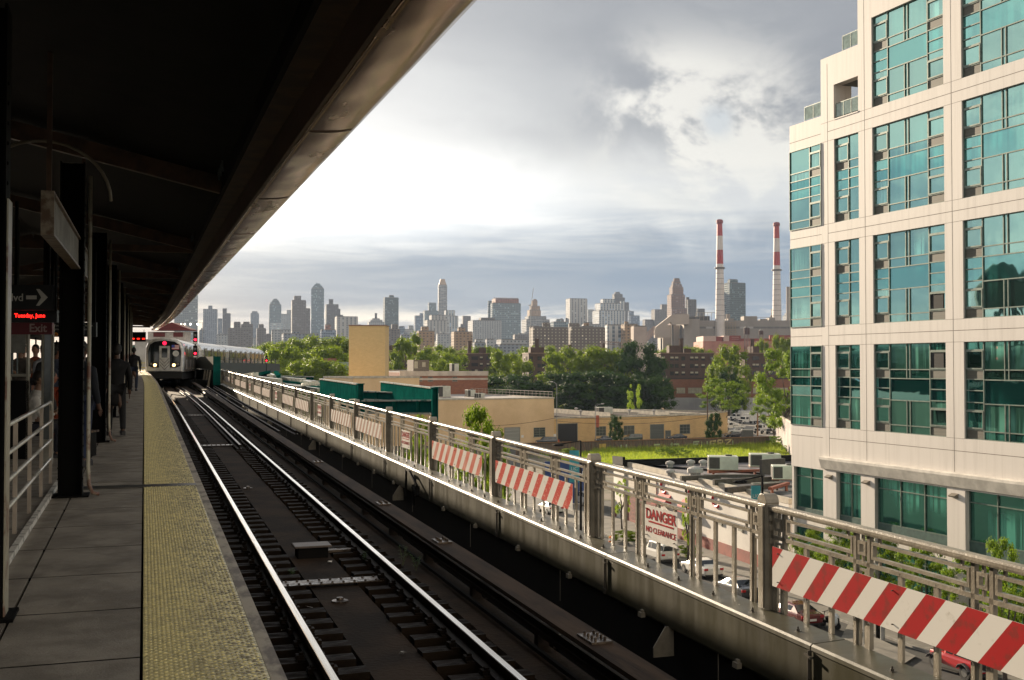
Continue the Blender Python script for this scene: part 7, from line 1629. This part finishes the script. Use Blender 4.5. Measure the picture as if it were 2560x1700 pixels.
# ================================================================ TRAIN
Mtr = P('stainless', (.62, .61, .60), .26, .85, col2=(.54, .53, .52), scale=1.2, stretch=(1, .2, 3)); Mtw = P('train_roof', (.72, .72, .72), .35, .4); Mfrt = P('train_front', (.60, .60, .60), .3, .5); Mmsk = P('train_mask', (.012, .012, .013), .12, coat=.6); Mtg = P('train_glass', (.10, .095, .075), .08); Mund = P('underfloor', (.01, .01, .01), .8)
hw = 1.49
pf = [(-hw + .05, .95), (-hw, 1.5), (-hw + .02, 2.9), (-hw + .18, 3.28), (-hw + .55, 3.52), (-.5, 3.66), (.5, 3.66), (hw - .55, 3.52), (hw - .18, 3.28), (hw - .02, 2.9), (hw, 1.5), (hw - .05, .95)]
def train_car(lab, x, y, ang, z, first=False):
    t = thing('subway_car', lab, 'train car', (x, y, z), -ang, 'cars of the silver subway train'); L_ = 18.1
    MB().prism(pf[:4] + pf[8:], 0 if not first else .25, L_, axis='y').build('body', Mtr, t); MB().prism([(-hw + .17, 3.281)] + pf[4:8] + [(hw - .17, 3.281)], 0.02, L_ - .02, axis='y').build('roof', Mtw, t)
    MB().bx(-1.3, 1.3, .6, L_ - .4, .35, .94).build('underfloor', Mund, t)
    for yb in (2.6, L_ - 2.6):
        for dy in (-.95, .95):
            for sx in (-.78, .78): MB().tube([(sx - .06, yb + dy, .43), (sx + .06, yb + dy, .43)], .43, 16).build('wheel', Mund, t)
    for sx in (1, -1):
        for i in range(4):
            yc = 2.5 + i * 4.4
            d = MB().bx(sx * hw - .02, sx * hw + .008 * sx, yc - .65, yc + .65, 1.15, 3.05) if sx > 0 else MB().bx(-hw - .008, -hw + .02, yc - .65, yc + .65, 1.15, 3.05)
            o = d.build('door', Mfrt, t); e = .012
            for y0 in (yc - .5, yc + .12): MB().bx(sx * (hw + .009), sx * (hw + .02), y0, y0 + .38, 1.95, 2.8).build('pane', Mtg, o)
            for y0 in (yc - .72, yc + .66): MB().bx(sx * (hw - .01), sx * (hw + .03), y0, y0 + .05, 1.0, 3.12).build('jamb', P('jamb_brown', (.09, .065, .05), .6) if 'jamb_brown' not in bpy.data.materials else bpy.data.materials['jamb_brown'], o)
            if i < 3: MB().bx(sx * (hw - .01), sx * (hw + .012), yc + 1.3, yc + 3.1, 1.95, 2.8).build('window', Mtg, t)
    if first:
        n = len(pf); prof = [(x * .985, z_) for x, z_ in pf]
        v = [(x_, .26, z_) for x_, z_ in pf] + [(x_ * .95, .04, (z_ - 2.2) * .975 + 2.2) for x_, z_ in pf] + [(x_ * .88, 0, (z_ - 2.2) * .93 + 2.2) for x_, z_ in pf]
        fs = [(k, (k + 1) % n, n + (k + 1) % n, n + k) for k in range(n)] + [(n + k, n + (k + 1) % n, 2 * n + (k + 1) % n, 2 * n + k) for k in range(n)] + [tuple(range(2 * n, 3 * n))]
        MB().add(v, fs).build('front', Mfrt, t)
        mk = [(-1.22, 1.42), (-1.27, 2.6), (-1.12, 3.12), (-.75, 3.36), (0, 3.46), (.75, 3.36), (1.12, 3.12), (1.27, 2.6), (1.22, 1.42), (.9, 1.30), (-.9, 1.30)]
        MB().prism(mk, -.03, -.005, axis='y').build('front_mask', Mmsk, t)
        for sx in (-1, 1): MB().bx(min(sx * .48, sx * 1.15), max(sx * .48, sx * 1.15), -.036, -.031, 1.75, 2.95).build('windscreen', Mcg, t)
        o = MB().bx(-.40, .40, -.07, -.031, 1.02, 3.02).build('front_door', Mfrt, t); MB().bx(-.22, .22, -.078, -.071, 2.10, 2.85).build('pane', Mcg, o)
        for k in range(3): MB().bar((-.36, -.075, 2.05 - k * .26), (0, -.075, 1.65 - k * .26), .012, .03, up=(0, 0, 1)).bar((.36, -.075, 2.05 - k * .26), (0, -.075, 1.65 - k * .26), .012, .03).build('chevron', Mund, o)
        for sx in (-1, 1):
            MB().tube([(sx * .72, -.06, 1.50), (sx * .72, -.031, 1.50)], .12, 16).build('headlight', emit('headlamp', (1, .55, .16), 4) if sx < 0 else bpy.data.materials['headlamp'], t)
            MB().tube([(sx * 1.02, -.05, 1.58), (sx * 1.02, -.031, 1.58)], .09, 14).build('marker_ring', P('ring_grey', (.2, .18, .15), .4) if sx < 0 else bpy.data.materials['ring_grey'], t)
        MB().tube([(0, -.06, 3.24), (0, -.031, 3.24)], .155, 20).build('route_light', emit('route_red', (1, .01, .05), 1.1), t)
        MB().tube([(.86, -.06, 2.42), (.86, -.031, 2.42)], .24, 20).build('round_sign', P('disc_white', (.6, .6, .58), .5), t)
        f = MB()
        for k in range(7): f.mi = k % 2; f.bx(.55, 1.12, -.046, -.037, 2.74 + k * .052, 2.74 + (k + 1) * .052)
        f.mi = 2; f.bx(.55, .78, -.052, -.047, 2.90, 3.104); f.build('flag', [P('flag_red', (.5, .06, .10), .6), M_whitep, P('flag_blue', (.05, .08, .40), .6)], t)
        MB().bx(-1.38, 1.38, .02, .5, .45, .93).build('pilot', Mund, t)
    return t
TZ = EYE - 1.50
cars_ = [(1.52, 92.6, 6.3), (3.75, 110.6, 11.4), (7.35, 128.4, 12.2), (11.2, 146.1, 12.0)]
tl = ['silver train front car with lit headlights, black mask and a round red light', 'second silver train car, behind the signal mast', 'third silver train car with a bright roof', 'fourth silver train car, beside the tree grove', ]
for i, (x, y, a_) in enumerate(cars_): train_car(tl[i], x, y, radians(a_), TZ - .02 + i * .03 + (.05 if i else 0), i == 0)
# low dark parapet girder beside the curving train
pts = [(x + 2.6 * cos(radians(a_)), y - 2.6 * sin(radians(a_))) for x, y, a_ in cars_[1:]] + [(19, 168)]
t = thing('curve_parapet', 'low dark lattice parapet below the curving train', 'parapet')
MB().sweep([(0, -1.2), (.15, -1.2), (.15, .05), (0, .05)], [(p[0], p[1], EYE + .15) for p in pts]).build('panel', P('parapet_dark', (.02, .035, .032), .6), t)
for h_ in (.25, .5): MB().sweep([(0, h_), (.06, h_), (.06, h_ + .05), (0, h_ + .05)], [(p[0], p[1], EYE + .15) for p in pts]).build('rail', P('rail_dull', (.14, .14, .12), .4) if h_ < .3 else bpy.data.materials['rail_dull'], t)
pm2 = MB()
for j in range(len(pts) - 1):
    for i in range(5): f_ = i / 5; x, y = pts[j][0] + (pts[j + 1][0] - pts[j][0]) * f_, pts[j][1] + (pts[j + 1][1] - pts[j][1]) * f_; MB().bx(x, x + .12, y, y + .12, EYE - 3.5, EYE + .85).build('post', bpy.data.materials['parapet_dark'], t)
MB().sweep([(-6, -1), (0, -1), (0, -3.2), (-6, -3.2)], [(p[0] + .2, p[1], EYE - .3) for p in [(5.4, 98)] + pts]).build('deck', M_dark, t)
# through girder end
t = thing('through_girder', 'grey through girder with a teal end face and slanted white braces, right of the train', 'girder', (5.45, 96, 0), atan2(12, -.9) - pi / 2)
z0 = EYE - 1.9; MB().prism([(0, EYE - .42), (0, EYE + .68), (8.5, EYE + .74), (10.6, EYE + .62), (11.6, EYE + .3), (12, EYE - .3)], 0, .55, axis='x').build('cover_plate', M_girder, t)
MB().bx(.02, .5, .05, 11.8, z0 - 2, EYE - .43).build('web', M_black, t); MB().bx(0, .60, -.06, -.003, z0 + .2, EYE + .70).build('end_face', M_teal, t)
for i in range(3): MB().bar((-.06, .8 + i * 1.8, EYE - .45), (-.5, .4 + i * 1.8, z0 - .9), .12).build('brace', M_fence, t)
for i in range(11): MB().ell((-.03, .8 + i * .9, EYE - .50), (.05, .18, .07), 8, 5).build('rivet_cluster', M_black, t)
# signals
def signal(lab, X, Y, zt, heads):
    t = thing('signal_mast', lab, 'signal', (X, Y, 0)); MB().tube([(0, 0, EYE - 3), (0, 0, zt)], .05, 6).bx(-.25, .25, .05, .12, EYE - 2.5, EYE - 1.2).build('mast', M_black, t)
    for i, z in enumerate(heads):
        MB().bevbox(-.17, .17, -.10, .10, z - .52, z + .52, .03).build('signal_head', M_black, t); MB().tube([(0, -.13, z - .15), (0, -.101, z - .15)], .10, 14).build('red_lens', emit('signal_red', (1, .01, .03), 3.0) if 'signal_red' not in bpy.data.materials else bpy.data.materials['signal_red'], t)
        MB().tube([(0, -.12, z + .22), (0, -.101, z + .22)], .10, 12).build('dark_lens', Mcg, t); MB().bx(-.13, .13, -.11, -.101, z - .48, z - .36).build('number_plate', M_whitep, t)
signal('black signal mast with two red lights in front of the train', 4.02, 96.5, EYE + 2.75, (EYE + 2.25, EYE + 1.10)); p_ = atD(666, 882, 150); signal('smaller far signal mast with one red light before the grove', p_.x, p_.y, p_.z, (p_.z - .9,))
# white equipment house and yellow rail at the platform end
p_ = atD(358, 900, 118); t = thing('equipment_house', 'white boxy equipment house at the end of the platform', 'equipment house', (p_.x, p_.y, EYE - 1), -YAW); MB().bx(-.9, 1.6, 0, 3, -.3, 3.6).build('wall', P('house_white', (.50, .48, .45), .6, scale=.6), t); MB().bx(.5, .95, -.02, -.003, 2.2, 2.5).bx(-.3, -.1, -.02, -.003, .9, 1.5).build('vent', Mfr, t); MB().bx(-1.2, 1.7, -.2, 3.1, 3.61, 3.72).build('roof', Mwr, t)
MB().bar((-.9, -.5, 0), (-.9, -.5, 1.7), .07).bar((-.9, -.5, 1.2), (1.1, -.5, 1.2), .06).bar((-.9, -.5, .7), (1.1, -.5, .7), .06).build('yellow_rail', P('rail_yellow', (.65, .50, .03), .5), t)
p_ = atD(340, 900, 122); t = thing('teal_shed', 'small teal shed behind the white equipment house', 'shed', (p_.x, p_.y, EYE - 1), -YAW); MB().bx(-.9, .6, 0, 3, -.3, 3.1).build('wall', P('shed_teal', (.10, .26, .22), .6), t); MB().bx(-1, .7, -.1, 3.1, 3.11, 3.2).build('roof', Mwr, t)
# red gabled station house
D = 150; p_ = atD(430, 900, D); k = D / FPX; t = thing('gabled_house', 'dark red gabled roof house with white trim above the train', 'house', (p_.x, p_.y, 0), -YAW); Z = lambda y: atD(430, y, D).z
mr = P('maroon_siding', (.16, .03, .03), .7, stretch=(.3, 1, 14), scale=1, col2=(.09, .015, .018)); mw = P('trim_white', (.55, .50, .46), .6)
MB().bx(-62 * k, 33 * k, .2, 2.6, 0, Z(829)).build('wall', mw, t); MB().prism([(-50 * k, Z(826)), (46 * k, Z(826)), (46 * k, Z(823.5)), (0, Z(806)), (-50 * k, Z(822))], -.3, 2.9).build('roof', mr, t)
for a_, b_ in ((-48, -19), (2, 26)): MB().bx(a_ * k, b_ * k, .14, .195, Z(842), Z(831)).build('louvre_panel', mr, t)
# string of bridge lamps
for i, px in enumerate((438, 446, 453, 462, 476, 494)):
    p_ = atD(px, 810.5, 200 + (5 - i) * 14); t = thing('bridge_lamp', 'small glowing lamp in the string above the red gabled house', 'lamp', (p_.x, p_.y, p_.z), -YAW, 'string of lamps above the gabled house'); MB().ell((0, 0, 0), (.17, .17, .17), 8, 6).build('bulb', emit('lamp_warm', (1, .9, .7), 5) if i == 0 else bpy.data.materials['lamp_warm'], t); MB().bar((.9, 0, .35), (0, 0, .2), .04).bar((.9, 0, .35), (.9, 0, -p_.z), .06).build('post', Mgalv, t)
# buildings and water tower on the far side of the station, seen only in the glass
for i, (x, y, w, d, h_) in enumerate(((-60, 60, 30, 46, 25), (-58, 5, 26, 40, 22), (-62, 118, 30, 50, 21), (-95, 40, 30, 120, 29))):
    t = thing('loft_block', ['brown brick loft block opposite the glass facade', 'lower brown loft block beside it', 'long brown loft block further along', 'taller grey loft block behind the others'][i], 'building', (x, y, 0)); MB().bx(-w / 2, w / 2, -d / 2, d / 2, 0, h_).build('wall', facade('loft%d' % i, (.06, .055, .045), (.03, .035, .035), 4, 3.6, .6, .55), t)
gp_ = GQ + Vector((.04651, -.99892, 0)) * 20.0; gp_.z = 0
hitz = 22.6; di = Vector((gp_.x, gp_.y, 0)).normalized(); nf = Vector((-.99892, -.04651, 0)); rf = di - nf * 2 * di.dot(nf); wtp = gp_ + rf * 118
t = thing('water_tower', 'dark rooftop water tower mirrored in the glass bay', 'water tower', (wtp.x, wtp.y, 0)); MB().lathe([(4.1, 25.0), (4.3, 30.6), (4.5, 30.7), (.3, 33.6)], n=18).build('tank', P('tank_wood', (.06, .05, .04), .8), t)
m = MB()
for a_ in range(8): m.bar((3.5 * cos(a_ * pi / 4), 3.5 * sin(a_ * pi / 4), 0), (3.5 * cos(a_ * pi / 4), 3.5 * sin(a_ * pi / 4), 25), .3)
m.build('leg', M_black, t)
# ================================================================ HAZE
hz = MB().bx(-2620, 3320, -140, 3620, -1.2, 250).build('haze', M_black); hz.data.materials.clear()
hm = bpy.data.materials.new('haze'); hm.use_nodes = True; t = hm.node_tree; t.nodes.clear()
pv = t.nodes.new('ShaderNodeVolumePrincipled'); pv.inputs['Color'].default_value = (.60, .74, 1, 1); pv.inputs['Density'].default_value = .00007; pv.inputs['Anisotropy'].default_value = 0.0
o_ = t.nodes.new('ShaderNodeOutputMaterial'); t.links.new(pv.outputs[0], o_.inputs[1]); hz.data.materials.append(hm); tag(hz, 'thin pale haze over the city', kind='stuff')
